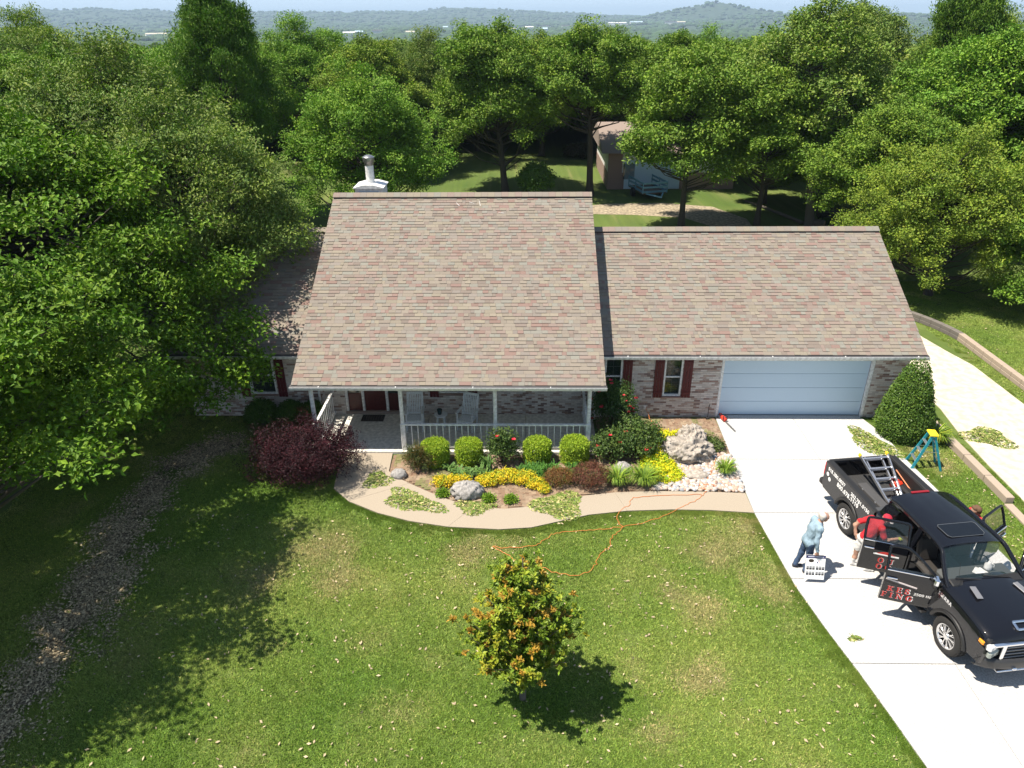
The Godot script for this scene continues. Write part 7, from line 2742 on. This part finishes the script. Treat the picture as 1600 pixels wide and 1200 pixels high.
	var b2 := [
		[C + Vector3(-0.02, 0.88, -0.07), 0.13, C + Vector3(0.02, 0.88, 0.09), 0.13, white], [C + Vector3(0.02, 0.98, 0), 0.145, C + Vector3(0.20, 1.25, 0), 0.16, red],
		[C + Vector3(0.14, 1.36, -0.20), 0.082, C + Vector3(0.22, 1.36, 0.20), 0.082, red], [C + Vector3(0.20, 1.25, 0), 0.15, C + Vector3(0.28, 1.40, 0), 0.085, red], [C + Vector3(0.29, 1.40, 0), 0.058, C + Vector3(0.34, 1.46, 0.01), 0.055, SKIN],
		[C + Vector3(0.22, 1.36, 0.20), 0.075, C + Vector3(0.27, 1.17, 0.27), 0.068, red], [C + Vector3(0.27, 1.17, 0.27), 0.052, C + Vector3(0.36, 1.08, 0.29), 0.047, SKIN], [C + Vector3(0.36, 1.08, 0.29), 0.045, C + Vector3(0.62, 1.10, 0.24), 0.034, SKIN],
		[C + Vector3(0.14, 1.36, -0.20), 0.075, C + Vector3(-0.06, 1.20, -0.30), 0.066, red], [C + Vector3(-0.06, 1.20, -0.30), 0.052, C + Vector3(-0.16, 1.08, -0.30), 0.046, SKIN], [C + Vector3(-0.16, 1.08, -0.30), 0.044, C + Vector3(-0.14, 0.86, -0.20), 0.034, SKIN],
		[C + Vector3(-0.02, 0.86, -0.08), 0.11, C + Vector3(-0.06, 0.56, -0.10), 0.10, white], [C + Vector3(0.03, 0.86, 0.10), 0.11, C + Vector3(0.10, 0.56, 0.11), 0.10, white],
		[C + Vector3(-0.06, 0.54, -0.10), 0.070, C + Vector3(-0.09, 0.22, -0.09), 0.052, SKIN], [C + Vector3(-0.09, 0.24, -0.09), 0.050, C + Vector3(-0.10, 0.10, -0.08), 0.046, white],
		[C + Vector3(0.10, 0.54, 0.11), 0.070, C + Vector3(0.14, 0.22, 0.12), 0.052, SKIN], [C + Vector3(0.14, 0.24, 0.12), 0.050, C + Vector3(0.15, 0.10, 0.12), 0.046, white],
		[C + Vector3(-0.13, 0.048, -0.08), 0.046, C + Vector3(0.05, 0.040, -0.04), 0.040, white], [C + Vector3(0.12, 0.048, 0.12), 0.046, C + Vector3(0.30, 0.040, 0.15), 0.040, white]]
	var glove := Color(0.42, 0.48, 0.06)
	var p2 := person("person in red shirt, white shorts and red cap leaning in at the open rear door", [[b2, 0.017, 0.045], [head_bones(h2, Vector3(1, -0.5, 0.25), Vector3(0.5, 1, 0)), 0.008, 0.02],
		[hand_bones(C + Vector3(0.62, 1.10, 0.24), Vector3(1, 0.0, -0.1), Vector3(0, -1, 0), 0.9, glove), 0.006, 0.008], [hand_bones(C + Vector3(-0.14, 0.86, -0.20), Vector3(0.1, -1, 0.4), Vector3(1, 0, 0), 0.7), 0.006, 0.008]], cloth)
	var cap := Geo.new()
	var up := Vector3(0.45, 1, 0.1).normalized()
	var cf := Vector3(1, -0.45, 0.25).normalized()
	var cs := cf.cross(up).normalized()
	cf = up.cross(cs).normalized()
	var cb := Basis(cs, up, -cf)
	cap.col = Color(0.50, 0.02, 0.05)
	cap.lathe([Vector2(0.108, 0.0), Vector2(0.110, 0.04), Vector2(0.095, 0.08), Vector2(0.055, 0.108), Vector2(0.001, 0.116)], 18, Transform3D(cb, h2 + up * 0.035))
	cap.col = Color(0.75, 0.70, 0.70)
	var bill := []
	for i in 4:
		var line := PackedVector3Array()
		for j in 9:
			var a := -1.15 + 2.3 * j / 8.0
			line.append(h2 + up * (0.042 - 0.004 * i) + (cs * sin(a) + cf * cos(a)) * (0.10 + 0.026 * i * cos(a * 0.8)))
		bill.append(line)
	cap.grid(bill, false)
	part(p2, "cap", cap, cloth)
	# person on the far side of the truck
	var D := Vector3(11.12, 0.02, 7.35)
	var h3 := D + Vector3(-0.16, 1.62, 0.06)
	var hair := Color(0.14, 0.075, 0.04)
	var b3 := [
		[D + Vector3(0, 0.90, -0.08), 0.13, D + Vector3(0, 0.90, 0.08), 0.13, jean], [D + Vector3(0, 0.98, 0), 0.145, D + Vector3(-0.07, 1.28, 0), 0.155, red], [D + Vector3(-0.06, 1.42, -0.20), 0.08, D + Vector3(-0.06, 1.42, 0.20), 0.08, red],
		[D + Vector3(-0.07, 1.28, 0), 0.14, D + Vector3(-0.10, 1.47, 0.02), 0.08, red], [D + Vector3(-0.11, 1.47, 0.02), 0.056, h3 - Vector3(-0.01, 0.05, 0), 0.054, SKIN],
		[D + Vector3(-0.06, 1.42, 0.20), 0.072, D + Vector3(-0.12, 1.16, 0.28), 0.058, red], [D + Vector3(-0.12, 1.16, 0.28), 0.046, D + Vector3(-0.34, 1.08, 0.22), 0.034, SKIN],
		[D + Vector3(-0.06, 1.42, -0.20), 0.072, D + Vector3(-0.10, 1.16, -0.28), 0.058, red], [D + Vector3(-0.10, 1.16, -0.28), 0.046, D + Vector3(-0.34, 1.06, -0.20), 0.034, SKIN],
		[D + Vector3(0, 0.88, -0.09), 0.105, D + Vector3(-0.02, 0.48, -0.10), 0.072, jean], [D + Vector3(-0.02, 0.48, -0.10), 0.070, D + Vector3(0.02, 0.10, -0.11), 0.055, jean],
		[D + Vector3(0, 0.88, 0.09), 0.105, D + Vector3(-0.02, 0.48, 0.10), 0.072, jean], [D + Vector3(-0.02, 0.48, 0.10), 0.070, D + Vector3(0.02, 0.10, 0.11), 0.055, jean],
		[D + Vector3(0.04, 0.05, -0.11), 0.046, D + Vector3(-0.15, 0.04, -0.12), 0.038, shoe], [D + Vector3(0.04, 0.05, 0.11), 0.046, D + Vector3(-0.15, 0.04, 0.12), 0.038, shoe]]
	var p3 := person("brown haired person in red shirt behind the truck on the lawn side", [[b3, 0.017, 0.05], [head_bones(h3, Vector3(-1, -0.3, 0.1), Vector3(-0.2, 1, 0)), 0.008, 0.02],
		[hand_bones(D + Vector3(-0.34, 1.08, 0.22), Vector3(-1, -0.1, -0.1), Vector3(0, -1, 0), 0.6), 0.006, 0.008], [hand_bones(D + Vector3(-0.34, 1.06, -0.20), Vector3(-1, -0.1, 0.1), Vector3(0, -1, 0), 0.6), 0.006, 0.008]], cloth)
	part(p3, "hair", flesh([[h3 + Vector3(0.03, 0.055, -0.03), 0.086, h3 + Vector3(0.03, 0.055, 0.03), 0.086, hair], [h3 + Vector3(0.05, 0.0, -0.04), 0.064, h3 + Vector3(0.05, 0.0, 0.04), 0.064, hair], [h3 + Vector3(-0.05, 0.085, -0.03), 0.05, h3 + Vector3(-0.05, 0.085, 0.03), 0.05, hair]], 0.008, 0.02), cloth)

func _ready() -> void:
	rng.seed = 1
	set_view()
	make_materials()
	make_ground()
	make_paving()
	make_edgings()
	make_house()
	make_far()
	make_trees()
	make_behind()
	make_garden()
	make_rocks()
	make_grass()
	make_truck()
	make_people()
	make_objects()
